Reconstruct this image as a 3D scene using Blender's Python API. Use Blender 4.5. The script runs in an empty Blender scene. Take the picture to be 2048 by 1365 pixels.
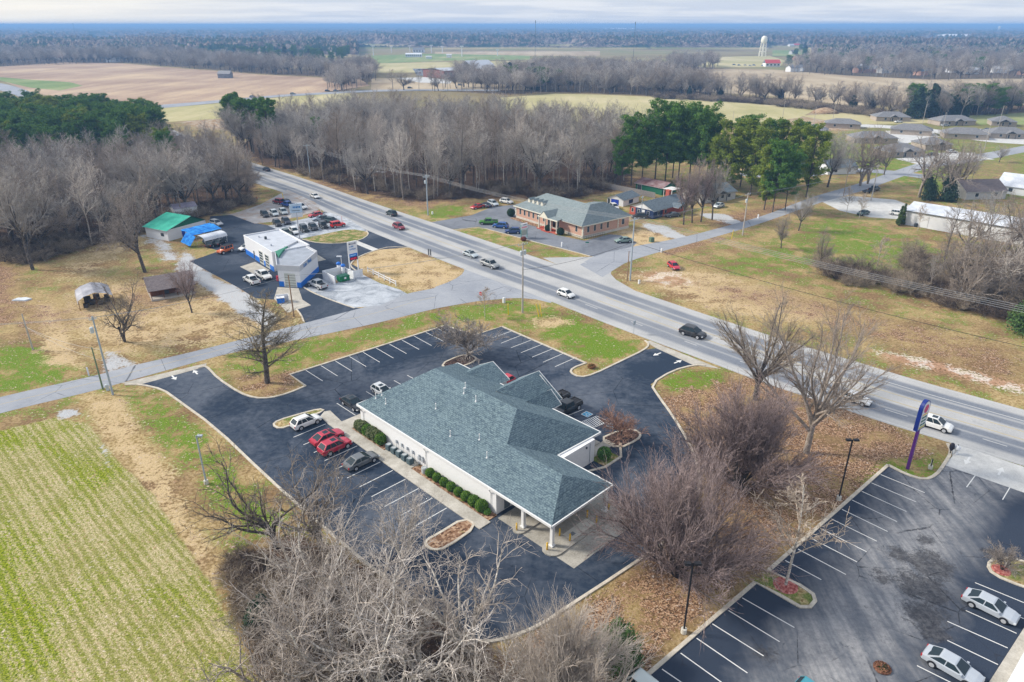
import bpy, math, random
import numpy as np
from mathutils import Vector, Matrix
random.seed(11)
R = math.radians
sc = bpy.context.scene
COL = sc.collection

# ------------------------------------------------------------------ camera, sky, sun, exposure
F, CX, CY, HOR, H = 1400.0, 1024.0, 682.5, 50.0, 53.0      # the photograph's lens in its own pixels; drone 53 m up
PITCH = math.atan((CY - HOR) / F)
PS, PC = math.sin(PITCH), math.cos(PITCH)
cd = bpy.data.cameras.new('camera'); cam = bpy.data.objects.new('camera', cd); COL.objects.link(cam)
cam.location = (0, 0, H); cam.rotation_euler = (math.pi / 2 - PITCH, 0, 0)
cd.sensor_width = 36.0; cd.lens = 36.0 * F / 2048.0
cd.clip_start = 0.5; cd.clip_end = 80000.0
sc.camera = cam

SUN_EL, SUN_AZ = 34.0, -80.0         # azimuth from +y (away from camera), negative = left
world = bpy.data.worlds.new('World'); sc.world = world; world.use_nodes = True
wt = world.node_tree; wt.nodes.clear()
wo = wt.nodes.new('ShaderNodeOutputWorld'); bg = wt.nodes.new('ShaderNodeBackground')
sky = wt.nodes.new('ShaderNodeTexSky'); sky.sky_type = 'NISHITA'; sky.sun_disc = False
sky.sun_elevation = R(SUN_EL); sky.sun_rotation = R(SUN_AZ)
sky.air_density = 1.0; sky.dust_density = 1.5
tc = wt.nodes.new('ShaderNodeTexCoord')
sep = wt.nodes.new('ShaderNodeSeparateXYZ'); wt.links.new(tc.outputs['Generated'], sep.inputs[0])
# cloud layer: direction projected on a flat ceiling, so that clouds shrink to the horizon
zc = wt.nodes.new('ShaderNodeMath'); zc.operation = 'MAXIMUM'; zc.inputs[1].default_value = 0.0
wt.links.new(sep.outputs['Z'], zc.inputs[0])
za = wt.nodes.new('ShaderNodeMath'); za.operation = 'ADD'; za.inputs[1].default_value = 0.06
wt.links.new(zc.outputs[0], za.inputs[0])
dv = wt.nodes.new('ShaderNodeVectorMath'); dv.operation = 'DIVIDE'
cmb = wt.nodes.new('ShaderNodeCombineXYZ')
for i in range(3): wt.links.new(za.outputs[0], cmb.inputs[i])
wt.links.new(tc.outputs['Generated'], dv.inputs[0]); wt.links.new(cmb.outputs[0], dv.inputs[1])
mp = wt.nodes.new('ShaderNodeMapping'); mp.inputs['Scale'].default_value = (0.22, 0.30, 0.0)
wt.links.new(dv.outputs[0], mp.inputs['Vector'])
cn = wt.nodes.new('ShaderNodeTexNoise'); cn.inputs['Scale'].default_value = 2.2; cn.inputs['Detail'].default_value = 6
cn.inputs['Roughness'].default_value = 0.55
wt.links.new(mp.outputs[0], cn.inputs['Vector'])
cr = wt.nodes.new('ShaderNodeValToRGB')
cr.color_ramp.elements[0].position = 0.42; cr.color_ramp.elements[0].color = (5.4, 6.0, 7.1, 1)
cr.color_ramp.elements[1].position = 0.60; cr.color_ramp.elements[1].color = (6.9, 7.2, 7.8, 1)
wt.links.new(cn.outputs['Fac'], cr.inputs[0])
# brighter and warmer towards the low sun side (left horizon)
dp = wt.nodes.new('ShaderNodeVectorMath'); dp.operation = 'DOT_PRODUCT'
wt.links.new(tc.outputs['Generated'], dp.inputs[0]); dp.inputs[1].default_value = Vector((-0.78, 0.62, 0.02)).normalized()
wr = wt.nodes.new('ShaderNodeMapRange'); wr.inputs['From Min'].default_value = 0.80; wr.inputs['From Max'].default_value = 1.0
wt.links.new(dp.outputs['Value'], wr.inputs['Value'])
hz = wt.nodes.new('ShaderNodeMapRange'); hz.inputs['From Min'].default_value = 0.12; hz.inputs['From Max'].default_value = 0.0
wt.links.new(sep.outputs['Z'], hz.inputs['Value'])
wm = wt.nodes.new('ShaderNodeMath'); wm.operation = 'MULTIPLY'
wt.links.new(wr.outputs[0], wm.inputs[0]); wt.links.new(hz.outputs[0], wm.inputs[1])
mw = wt.nodes.new('ShaderNodeMix'); mw.data_type = 'RGBA'
wt.links.new(wm.outputs[0], mw.inputs['Factor']); wt.links.new(cr.outputs['Color'], mw.inputs[6]); mw.inputs[7].default_value = (9.6, 8.9, 7.6, 1)
mx = wt.nodes.new('ShaderNodeMix'); mx.data_type = 'RGBA'; mx.inputs['Factor'].default_value = 0.88
wt.links.new(sky.outputs[0], mx.inputs[6]); wt.links.new(mw.outputs[2], mx.inputs[7])
wt.links.new(mx.outputs[2], bg.inputs['Color']); bg.inputs['Strength'].default_value = 0.084
wt.links.new(bg.outputs[0], wo.inputs['Surface'])

sl = bpy.data.lights.new('sun', 'SUN'); sun = bpy.data.objects.new('sun', sl); COL.objects.link(sun)
sl.energy = 3.1; sl.angle = R(11); sl.color = (1.0, 0.93, 0.82)
az = R(SUN_AZ); el = R(SUN_EL)
sd = Vector((math.sin(az) * math.cos(el), math.cos(az) * math.cos(el), math.sin(el)))
sun.rotation_euler = sd.to_track_quat('Z', 'Y').to_euler(); sun.location = (0, 0, 200)
sc.view_settings.view_transform = 'Standard'; sc.view_settings.look = 'None'
sc.view_settings.exposure = 0.62; sc.view_settings.gamma = 1.0
sc.cycles.max_bounces = 5; sc.cycles.diffuse_bounces = 2; sc.cycles.glossy_bounces = 2
sc.cycles.transmission_bounces = 2; sc.cycles.volume_bounces = 0; sc.cycles.transparent_max_bounces = 4

# ------------------------------------------------------------------ reading places off the photograph
def at(px, py, z=0.0):
    u = (px - CX) / F; v = (CY - py) / F
    t = (H - z) / (PS - v * PC)
    return (u * t, (PC + v * PS) * t)
def P(px, py, z=0.0):
    x, y = at(px, py, z); return Vector((x, y, z))
def hgt(px, py, pt):
    x, D = at(px, py); v = (CY - pt) / F
    return H + D * (v * PC - PS) / (PC + v * PS)
def px_m(px, py):
    """metres per photograph pixel, across, at a ground point"""
    x, y = at(px, py); return (y * PC + H * PS) / F
def heading(p, q):
    a = at(*p); b = at(*q); return math.atan2(b[1] - a[1], b[0] - a[0])
TH = R(134.7); A_ = (math.cos(TH), math.sin(TH)); B_ = (math.sin(TH), -math.cos(TH)); O_ = at(985, 1030)
def AB(a, b, z=0.0):
    return Vector((O_[0] + a * A_[0] + b * B_[0], O_[1] + a * A_[1] + b * B_[1], z))

# ------------------------------------------------------------------ node helper
class N:
    def __init__(s, name, rough=0.85, spec=0.2):
        s.m = bpy.data.materials.new(name); s.m.use_nodes = True; s.t = s.m.node_tree
        s.b = s.t.nodes['Principled BSDF']; s.b.inputs['Roughness'].default_value = rough
        s.b.inputs['Specular IOR Level'].default_value = spec
        s._pos = None
    def n(s, k): return s.t.nodes.new(k)
    def set(s, inp, v):
        if v is None: return
        if isinstance(v, bpy.types.NodeSocket): s.t.links.new(v, inp)
        elif isinstance(v, (tuple, list)):
            inp.default_value = tuple(v) + (1,) if (len(v) == 3 and inp.type == 'RGBA') else tuple(v)
        else:
            inp.default_value = v
    def pos(s):
        if s._pos is None: s._pos = s.n('ShaderNodeNewGeometry').outputs['Position']
        return s._pos
    def obj(s): return s.n('ShaderNodeTexCoord').outputs['Object']
    def uv(s): return s.n('ShaderNodeTexCoord').outputs['UV']
    def mapv(s, vec, scale=(1, 1, 1), rot=(0, 0, 0), loc=(0, 0, 0)):
        k = s.n('ShaderNodeMapping'); s.set(k.inputs['Vector'], vec)
        k.inputs['Scale'].default_value = scale; k.inputs['Rotation'].default_value = rot; k.inputs['Location'].default_value = loc
        return k.outputs[0]
    def noise(s, scale, detail=3, rough=0.6, vec=None, dist=0.0):
        k = s.n('ShaderNodeTexNoise'); s.set(k.inputs['Vector'], vec if vec is not None else s.pos())
        k.inputs['Scale'].default_value = scale; k.inputs['Detail'].default_value = detail; k.inputs['Roughness'].default_value = rough
        k.inputs['Distortion'].default_value = dist
        return k.outputs['Fac']
    def voro(s, scale, vec=None, out='Color', feature='F1'):
        k = s.n('ShaderNodeTexVoronoi'); k.feature = feature; s.set(k.inputs['Vector'], vec if vec is not None else s.pos())
        k.inputs['Scale'].default_value = scale
        return k.outputs[out]
    def math(s, op, a, b=0.0, c=None, clamp=False):
        k = s.n('ShaderNodeMath'); k.operation = op; k.use_clamp = clamp
        s.set(k.inputs[0], a); s.set(k.inputs[1], b)
        if c is not None: s.set(k.inputs[2], c)
        return k.outputs[0]
    def rng(s, v, a, b, c=0.0, d=1.0):
        k = s.n('ShaderNodeMapRange'); s.set(k.inputs['Value'], v)
        for i, q in zip(('From Min', 'From Max', 'To Min', 'To Max'), (a, b, c, d)): k.inputs[i].default_value = q
        return k.outputs[0]
    def mix(s, f, a, b, mode='MIX'):
        k = s.n('ShaderNodeMix'); k.data_type = 'RGBA'; k.blend_type = mode
        s.set(k.inputs['Factor'], f); s.set(k.inputs[6], a); s.set(k.inputs[7], b)
        return k.outputs[2]
    def attr(s, name):
        k = s.n('ShaderNodeAttribute'); k.attribute_name = name; return k.outputs['Fac']
    def sepx(s, v):
        k = s.n('ShaderNodeSeparateXYZ'); s.set(k.inputs[0], v); return k.outputs
    def rgb2f(s, v):
        k = s.n('ShaderNodeSeparateColor'); s.set(k.inputs[0], v); return k.outputs[0]
    def ramp(s, f, stops):
        k = s.n('ShaderNodeValToRGB'); s.set(k.inputs[0], f); e = k.color_ramp.elements
        while len(e) < len(stops): e.new(0.5)
        for i, (p, c) in enumerate(stops): e[i].position = p; e[i].color = tuple(c) + (1,)
        return k.outputs['Color']
    def rand(s): return s.n('ShaderNodeObjectInfo').outputs['Random']
    def ocol(s): return s.n('ShaderNodeObjectInfo').outputs['Color']
    def bump(s, h, dist=0.02, strength=0.6):
        k = s.n('ShaderNodeBump'); k.inputs['Strength'].default_value = strength; k.inputs['Distance'].default_value = dist
        s.set(k.inputs['Height'], h); s.t.links.new(k.outputs[0], s.b.inputs['Normal'])
    def out(s, c): s.set(s.b.inputs['Base Color'], c); return s.m

MAT = {}
def simple(name, c, rough=0.8, spec=0.25, var=0.12, scale=1.5, metal=0.0):
    if name in MAT: return MAT[name]
    k = N(name, rough, spec); k.b.inputs['Metallic'].default_value = metal
    n1 = k.noise(scale, 4, vec=k.obj())
    lo = tuple(x * (1 - var) for x in c); hi = tuple(min(1, x * (1 + var)) for x in c)
    MAT[name] = k.out(k.ramp(n1, [(0.3, lo), (0.7, hi)])); return MAT[name]

# ------------------------------------------------------------------ mesh helper
class MB:
    def __init__(s): s.v = []; s.f = []; s.mi = []; s.uv = None; s.smooth = False
    def add(s, vs, fs, mi=0):
        o = len(s.v); s.v += [tuple(v) for v in vs]
        for f in fs: s.f.append(tuple(o + i for i in f)); s.mi.append(mi)
        return s
    def box(s, x0, x1, y0, y1, z0, z1, mi=0):
        vs = [(x, y, z) for z in (z0, z1) for y in (y0, y1) for x in (x0, x1)]
        return s.add(vs, [(0, 2, 3, 1), (4, 5, 7, 6), (0, 1, 5, 4), (2, 6, 7, 3), (0, 4, 6, 2), (1, 3, 7, 5)], mi)
    def prism(s, pts, z0, z1, mi=0, top=None):
        """pts: closed outline (x,y); vertical extrusion"""
        n = len(pts)
        ar = sum(pts[i][0] * pts[(i + 1) % n][1] - pts[(i + 1) % n][0] * pts[i][1] for i in range(n))
        if ar < 0: pts = list(reversed(pts))
        vs = [(p[0], p[1], z0) for p in pts] + [(p[0], p[1], z1) for p in pts]
        o = len(s.v); s.add(vs, [(i, (i + 1) % n, n + (i + 1) % n, n + i) for i in range(n)], mi)
        s.f.append(tuple(o + n + i for i in range(n))); s.mi.append(mi if top is None else top)
        s.f.append(tuple(o + i for i in reversed(range(n)))); s.mi.append(mi)
        return s
    def cyl(s, x, y, z0, z1, r0, r1=None, n=10, mi=0):
        r1 = r0 if r1 is None else r1
        vs = [(x + r * math.cos(2 * math.pi * i / n), y + r * math.sin(2 * math.pi * i / n), z) for r, z in ((r0, z0), (r1, z1)) for i in range(n)]
        s.add(vs, [(i, (i + 1) % n, n + (i + 1) % n, n + i) for i in range(n)] + [tuple(range(n, 2 * n)), tuple(reversed(range(n)))], mi)
        return s
    def lathe(s, x, y, prof, n=12, mi=0):
        vs = [(x + r * math.cos(2 * math.pi * i / n), y + r * math.sin(2 * math.pi * i / n), z) for r, z in prof for i in range(n)]
        fs = [(k * n + i, k * n + (i + 1) % n, (k + 1) * n + (i + 1) % n, (k + 1) * n + i) for k in range(len(prof) - 1) for i in range(n)]
        fs += [tuple(range((len(prof) - 1) * n, len(prof) * n)), tuple(reversed(range(n)))]
        return s.add(vs, fs, mi)
    def tube(s, pts, r, n=6, mi=0, rs=None):
        pts = [Vector(p) for p in pts]; o = []; prev = None
        for i, p in enumerate(pts):
            d = (pts[min(i + 1, len(pts) - 1)] - pts[max(i - 1, 0)]).normalized()
            u = d.cross(Vector((0, 0, 1)));
            if u.length < 1e-3: u = d.cross(Vector((0, 1, 0)))
            u.normalize(); w = d.cross(u); rr = rs[i] if rs else r
            o += [p + (u * math.cos(2 * math.pi * k / n) + w * math.sin(2 * math.pi * k / n)) * rr for k in range(n)]
        m = len(pts)
        fs = [(k * n + i, (k + 1) * n + i, (k + 1) * n + (i + 1) % n, k * n + (i + 1) % n) for k in range(m - 1) for i in range(n)]
        fs += [tuple(range(n)), tuple(reversed(range((m - 1) * n, m * n)))]
        return s.add(o, fs, mi)
    def quad(s, a, b, c, d, mi=0): return s.add([a, b, c, d], [(0, 1, 2, 3)], mi)
    def poly(s, pts, mi=0): return s.add(pts, [tuple(range(len(pts)))], mi)
    def mesh(s, name, mats, smooth=False):
        me = bpy.data.meshes.new(name); me.from_pydata(s.v, [], s.f)
        for m in (mats if isinstance(mats, (list, tuple)) else [mats]): me.materials.append(m)
        if any(s.mi): me.polygons.foreach_set('material_index', s.mi)
        if smooth: me.polygons.foreach_set('use_smooth', [True] * len(s.f))
        if s.uv:
            ul = me.uv_layers.new(name='UVMap'); li = [0] * len(me.loops); me.loops.foreach_get('vertex_index', li)
            flat = [c for i in li for c in s.uv[i]]; ul.data.foreach_set('uv', flat)
        me.update(); return me

def link(name, me, parent=None, loc=None, rz=0.0):
    o = bpy.data.objects.new(name, me); COL.objects.link(o)
    if parent is not None: o.parent = parent
    if loc is not None: o.location = loc
    if rz: o.rotation_euler = (0, 0, rz)
    return o
def tag(o, label, cat, group=None):
    o['label'] = label; o['category'] = cat
    if group: o['group'] = group
    return o
def thing(name, label, cat, loc=(0, 0, 0), rz=0.0, group=None):
    o = link(name, None, None, loc, rz); o.empty_display_size = 0.5
    return tag(o, label, cat, group)
def part(name, mb, mats, parent, smooth=False, loc=None, rz=0.0):
    return link(name, mb.mesh(name, mats, smooth) if isinstance(mb, MB) else mb, parent, loc, rz)
def struct(name, mb, mats, smooth=False):
    o = link(name, mb.mesh(name, mats, smooth) if isinstance(mb, MB) else mb); o['kind'] = 'structure'; return o
def stuff(o, label, cat):
    o['kind'] = 'stuff'; o['label'] = label; o['category'] = cat; return o
def copy_thing(o, loc, rz=0.0, label=None, group=None, scale=None, color=None):
    c = o.copy(); COL.objects.link(c); c.location = loc; c.rotation_euler = (0, 0, rz)
    if label: c['label'] = label
    if group: c['group'] = group
    if scale is not None: c.scale = scale if isinstance(scale, (tuple, list)) else (scale,) * 3
    for ch in list(o.children):
        d = ch.copy(); COL.objects.link(d); d.parent = c
        if color and ch.get('paint'): d.color = color
        for g in list(ch.children):
            e = g.copy(); COL.objects.link(e); e.parent = d
            if color and g.get('paint'): e.color = color
    return c

# polyline tools (world metres, 2-D)
def pl(pts): return [at(*p) for p in pts]
def resample(pts, step):
    pts = [Vector(p[:2]) for p in pts]; out = [pts[0].copy()]
    for a, b in zip(pts, pts[1:]):
        n = max(1, int((b - a).length / step))
        for i in range(1, n + 1): out.append(a.lerp(b, i / n))
    return out
def smooth_line(pts, it=2, closed=False):
    pts = [Vector(p[:2]) for p in pts]
    for _ in range(it):
        q = [] if closed else [pts[0]]
        n = len(pts)
        for i in range(n if closed else n - 1):
            a, b = pts[i], pts[(i + 1) % n]
            q += [a.lerp(b, 0.25), a.lerp(b, 0.75)]
        if not closed: q.append(pts[-1])
        pts = q
    return pts
def offset_line(pts, d, closed=False):
    n = len(pts); out = []
    for i in range(n):
        a = pts[(i - 1) % n] if (closed or i > 0) else pts[i]; b = pts[(i + 1) % n] if (closed or i < n - 1) else pts[i]
        t = (b - a).normalized() if (b - a).length > 1e-6 else Vector((1, 0)); out.append(pts[i] + Vector((-t.y, t.x)) * d)
    return out
def tri_mesh(outline, z, name, mats, uvscale=None):
    from mathutils.geometry import tessellate_polygon
    pts = [Vector((p[0], p[1], z)) for p in outline]
    tr = tessellate_polygon([pts])
    mb = MB(); fs = []
    for t in tr:
        a, b, c = (pts[i] for i in t)
        if (b - a).cross(c - a).z < 0: t = (t[0], t[2], t[1])
        fs.append(tuple(t))
    mb.add(pts, fs); return mb.mesh(name, mats)
def sheet(name, outline, z, mat):
    o = link(name, tri_mesh(outline, z, name, mat)); o['kind'] = 'structure'; return o
def ribbon(name, pts, w, z, mat, closed=False, h=None, uv=False):
    """flat (or, with h, raised) strip along a line"""
    l = offset_line(pts, w / 2, closed); r = offset_line(pts, -w / 2, closed); n = len(pts); mb = MB()
    m = n if closed else n - 1
    if h is None:
        mb.add([(p.x, p.y, z) for p in l] + [(p.x, p.y, z) for p in r], [(i, n + i, n + (i + 1) % n, (i + 1) % n) for i in range(m)])
        if uv:
            d = [0.0]
            for a, b in zip(pts, pts[1:]): d.append(d[-1] + (b - a).length)
            mb.uv = [(0, q) for q in d] + [(1, q) for q in d]
    else:
        vs = [(p.x, p.y, z) for p in l] + [(p.x, p.y, h) for p in l] + [(p.x, p.y, h) for p in r] + [(p.x, p.y, z) for p in r]
        fs = []
        for i in range(m):
            j = (i + 1) % n
            fs += [(i, n + i, n + j, j), (n + i, 2 * n + i, 2 * n + j, n + j), (2 * n + i, 3 * n + i, 3 * n + j, 2 * n + j)]
        if not closed: fs += [(0, 3 * n, 2 * n, n), (n - 1, 2 * n - 1, 3 * n - 1, 4 * n - 1)]
        mb.add(vs, fs)
    return mb
# ================================================================== THE GROUND
def inside_sd(X, Y, poly):
    """signed distance (positive inside) of grid points to a polygon"""
    d = np.full(X.shape, 1e9); ins = np.zeros(X.shape, bool); n = len(poly)
    for i in range(n):
        x0, y0 = poly[i]; x1, y1 = poly[(i + 1) % n]
        ex, ey = x1 - x0, y1 - y0; L = ex * ex + ey * ey + 1e-9
        t = np.clip(((X - x0) * ex + (Y - y0) * ey) / L, 0, 1)
        d = np.minimum(d, np.hypot(X - x0 - t * ex, Y - y0 - t * ey))
        c = ((y0 > Y) != (y1 > Y)) & (X < (x1 - x0) * (Y - y0) / (y1 - y0 + 1e-12) + x0)
        ins ^= c
    return np.where(ins, d, -d)
def axis(lo, hi, a, b, step, grow):
    c = list(np.arange(a, b, step)); s = step
    while c[-1] < hi: s *= grow; c.append(c[-1] + s)
    s = step
    while c[0] > lo: s *= grow; c.insert(0, c[0] - s)
    return np.array(c)
gx = axis(-60000, 60000, -115, 125, 0.9, 1.035); gy = axis(-3000, 70000, 34, 175, 0.9, 1.03)
GX, GY = np.meshgrid(gx, gy)
Xf, Yf = GX.ravel(), GY.ravel()
near = (np.abs(Xf) < 1600) & (Yf > 20) & (Yf < 1900); Xn, Yn = Xf[near], Yf[near]
ATT = {k: np.zeros(Xf.shape, np.float32) for k in ('green', 'litter', 'straw', 'dark', 'gravel', 'red', 'stub')}
def paint(kind, pts, soft=2.0, val=1.0, px=True):
    poly = pl(pts) if px else pts
    sdv = inside_sd(Xn, Yn, poly)
    v = np.clip(0.5 + sdv / soft, 0, 1) * val
    ATT[kind][near] = np.maximum(ATT[kind][near], v)
ATT['green'][:] = 0.32
# bottom-left cropped field and its margins
paint('stub', [(-700, 900), (-100, 850), (0, 862), (110, 835), (180, 850), (216, 900), (301, 985), (361, 1075), (426, 1175), (477, 1275), (540, 1390), (560, 1700), (-900, 1700)], 2.2)
paint('green', [(-60, 800), (0, 850), (180, 905), (250, 960), (180, 1000), (60, 905), (-60, 900)], 6, .9)
paint('green', [(-100, 950), (0, 960), (70, 1100), (130, 1290), (190, 1365), (-40, 1400), (-200, 1200)], 7, .8)
paint('straw', [(170, 790), (235, 800), (270, 870), (340, 950), (390, 1060), (440, 1130), (420, 1175), (350, 1060), (280, 960), (215, 880)], 4, 1.0)
paint('green', [(240, 780), (320, 790), (420, 880), (520, 985), (640, 1100), (560, 1130), (450, 1050), (400, 960), (310, 880)], 4, .75)
paint('gravel', [(110, 825), (160, 812), (160, 832), (120, 840)], 1.2, .8)
paint('gravel', [(195, 885), (210, 885), (228, 940), (214, 935)], 1.0, .7)
# verge between side street and lot, and corner lawn
paint('green', [(430, 715), (600, 685), (750, 650), (900, 615), (1020, 600), (1110, 615), (1290, 690), (1230, 715), (1150, 700), (1010, 645), (890, 645), (620, 730), (520, 770)], 3, .68)
paint('green', [(1060, 655), (1160, 640), (1285, 692), (1225, 728), (1150, 708)], 4, 1.0)
paint('straw', [(1055, 640), (1120, 632), (1140, 650), (1080, 662)], 3, .8)
paint('green', [(430, 720), (560, 700), (600, 760), (560, 785), (480, 770)], 4, .45)
paint('litter', [(470, 750), (590, 740), (600, 780), (530, 795), (480, 780)], 4, .7)
# between the two lots, under the trees
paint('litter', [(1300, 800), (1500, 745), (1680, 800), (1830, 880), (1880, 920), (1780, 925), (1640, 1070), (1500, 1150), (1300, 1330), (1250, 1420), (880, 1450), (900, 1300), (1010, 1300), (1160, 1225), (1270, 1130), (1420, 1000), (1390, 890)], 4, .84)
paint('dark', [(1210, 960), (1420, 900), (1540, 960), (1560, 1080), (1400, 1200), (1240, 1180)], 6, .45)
paint('green', [(1310, 760), (1400, 735), (1470, 760), (1440, 785), (1350, 790)], 3, .9)
paint('green', [(1740, 915), (1830, 905), (1895, 905), (1880, 960), (1800, 960), (1700, 985), (1600, 1085), (1560, 1080), (1660, 980)], 3, .8)
paint('green', [(1640, 900), (1760, 860), (1840, 890), (1800, 925), (1700, 920)], 6, .5)
paint('green', [(1480, 1160), (1550, 1140), (1540, 1190), (1440, 1240)], 3, .7)
paint('straw', [(1430, 1215), (1480, 1180), (1330, 1330), (1260, 1420), (1230, 1390)], 3, .8)
paint('green', [(1210, 1230), (1300, 1240), (1260, 1365), (1180, 1420), (1150, 1330)], 5, .7)
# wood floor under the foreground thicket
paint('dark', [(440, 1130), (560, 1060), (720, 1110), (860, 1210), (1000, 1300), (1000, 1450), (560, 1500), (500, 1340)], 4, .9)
paint('litter', [(860, 1250), (1000, 1300), (1100, 1290), (1150, 1400), (900, 1430)], 4, .8)
# left: house plots
paint('litter', [(0, 560), (100, 600), (250, 640), (420, 600), (280, 560), (160, 650), (0, 700)], 8, .45)
paint('straw', [(330, 460), (240, 470), (130, 520), (110, 560), (260, 560), (420, 560), (520, 620), (600, 640), (440, 690), (330, 700), (200, 720), (60, 640)], 12, .62)
paint('green', [(-40, 700), (80, 680), (180, 740), (60, 780), (-80, 800)], 5, .85)
paint('green', [(330, 600), (440, 590), (480, 640), (400, 650), (330, 640)], 5, .5)
paint('straw', [(60, 600), (120, 610), (170, 740), (90, 730)], 4, .8)
paint('litter', [(-60, 500), (30, 540), (40, 640), (-60, 680)], 6, .8)
paint('gravel', [(370, 500), (430, 555), (480, 575), (560, 640), (540, 660), (470, 620), (410, 575), (350, 540)], 3, .95)
paint('gravel', [(280, 470), (330, 480), (370, 520), (330, 525)], 4, .7)
paint('gravel', [(195, 748), (215, 700), (260, 720), (300, 735), (260, 748)], 2, .7)
# woods: dark leaf floor
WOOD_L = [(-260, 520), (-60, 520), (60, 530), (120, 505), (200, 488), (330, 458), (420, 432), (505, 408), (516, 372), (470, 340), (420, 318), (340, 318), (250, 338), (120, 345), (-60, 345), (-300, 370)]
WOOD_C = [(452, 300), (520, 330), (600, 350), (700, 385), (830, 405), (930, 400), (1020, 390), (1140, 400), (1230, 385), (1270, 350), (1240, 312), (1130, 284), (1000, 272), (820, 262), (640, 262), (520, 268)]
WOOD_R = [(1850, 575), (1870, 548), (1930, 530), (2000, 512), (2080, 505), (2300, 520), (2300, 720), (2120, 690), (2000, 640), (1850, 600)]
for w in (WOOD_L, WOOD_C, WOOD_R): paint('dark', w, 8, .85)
FARW = [([(1000, 192), (1100, 186), (1230, 189), (1400, 199), (1430, 186), (1350, 168), (1320, 150), (1100, 146), (1000, 160), (960, 180)], 8), ([(1320, 194), (1500, 203), (1700, 222), (1790, 236), (1800, 232), (1700, 217), (1500, 198), (1330, 190)], 9),
      ([(1800, 236), (1900, 240), (2060, 225), (2200, 222), (2200, 212), (2048, 208), (1900, 224), (1800, 230)], 7), ([(-60, 136), (60, 131), (240, 126), (330, 134), (520, 149), (700, 158), (700, 146), (520, 130), (330, 112), (-60, 112)], 11),
      ([(640, 185), (690, 186), (760, 160), (740, 140), (680, 150)], 9), ([(1560, 146), (1700, 154), (1860, 162), (1960, 160), (2100, 158), (2100, 112), (1850, 108), (1640, 108), (1610, 130)], 15), ([(870, 182), (1000, 190), (1010, 165), (930, 160)], 11),
      ([(1330, 150), (1430, 140), (1440, 130), (1340, 132)], 10), ([(780, 182), (870, 184), (870, 180), (780, 178)], 14), ([(1320, 172), (1420, 184), (1420, 178), (1340, 165)], 9)]
for w, _ in FARW: paint('dark', w, 14, .8)
paint('litter', [(600, 365), (720, 395), (850, 425), (940, 400), (1100, 400), (1280, 380), (1300, 350), (1000, 350), (700, 330)], 10, .7)
paint('gravel', [(640, 300), (700, 340), (860, 360), (800, 350), (690, 322)], 4, .5)
# highway verges
paint('litter', [(560, 400), (700, 440), (600, 430), (515, 385)], 3, .6)
paint('green', [(505, 312), (640, 365), (850, 436), (905, 435), (860, 405), (700, 375), (560, 320)], 4, .55)
paint('straw', [(700, 490), (800, 492), (930, 545), (900, 570), (830, 585), (730, 550), (705, 530)], 4, .75)
paint('green', [(905, 462), (960, 455), (1080, 490), (1180, 515), (1110, 518), (1010, 500)], 3, .5)
paint('green', [(840, 425), (880, 405), (930, 415), (920, 430), (870, 440)], 2, .8)
# right: meadow and verge
paint('green', [(1500, 500), (1640, 430), (1760, 450), (1900, 500), (1880, 540), (1800, 580), (1640, 540), (1480, 560), (1390, 520)], 10, .62)
paint('green', [(1600, 440), (1700, 440), (1880, 510), (1840, 560), (1740, 560), (1640, 500)], 8, .75)
paint('straw', [(1240, 550), (1400, 540), (1600, 590), (1760, 660), (1600, 650), (1420, 620)], 8, .75)
paint('litter', [(1400, 560), (1560, 580), (1800, 640), (2048, 700), (2048, 780), (1860, 720), (1640, 650), (1440, 600)], 8, .55)
paint('red', [(1740, 700), (1840, 715), (2048, 770), (2048, 790), (1900, 750), (1780, 722)], 3, .75)
paint('red', [(1280, 545), (1350, 540), (1400, 570), (1340, 575), (1290, 565)], 4, .6)
paint('litter', [(1310, 505), (1440, 472), (1450, 478), (1330, 515)], 2, .8)
paint('straw', [(1230, 450), (1330, 470), (1350, 485), (1260, 500), (1240, 470)], 4, .8)
paint('litter', [(1420, 430), (1620, 400), (1600, 430), (1500, 450), (1430, 470)], 6, .7)
paint('gravel', [(1290, 445), (1330, 452), (1390, 480), (1350, 480), (1280, 455)], 3, .8)
paint('gravel', [(1400, 425), (1450, 428), (1500, 452), (1480, 455), (1400, 432)], 2, .8)
# estate beyond
paint('green', [(1600, 300), (1700, 250), (2048, 230), (2300, 260), (2300, 400), (1900, 400), (1700, 340)], 15, .75)
paint('red', [(1560, 232), (1640, 218), (1720, 232), (1790, 245), (1700, 262), (1600, 262)], 10, .8)
paint('straw', [(1640, 385), (1750, 370), (1740, 400), (1650, 410)], 8, .7)
paint('litter', [(1880, 340), (2048, 310), (2048, 360), (1950, 380)], 8, .5)
# plot south of the far road
paint('red', [(340, 238), (470, 232), (620, 255), (640, 290), (520, 262), (400, 258)], 6, .9)
paint('green', [(310, 214), (450, 208), (470, 225), (330, 245)], 6, .6)

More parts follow.
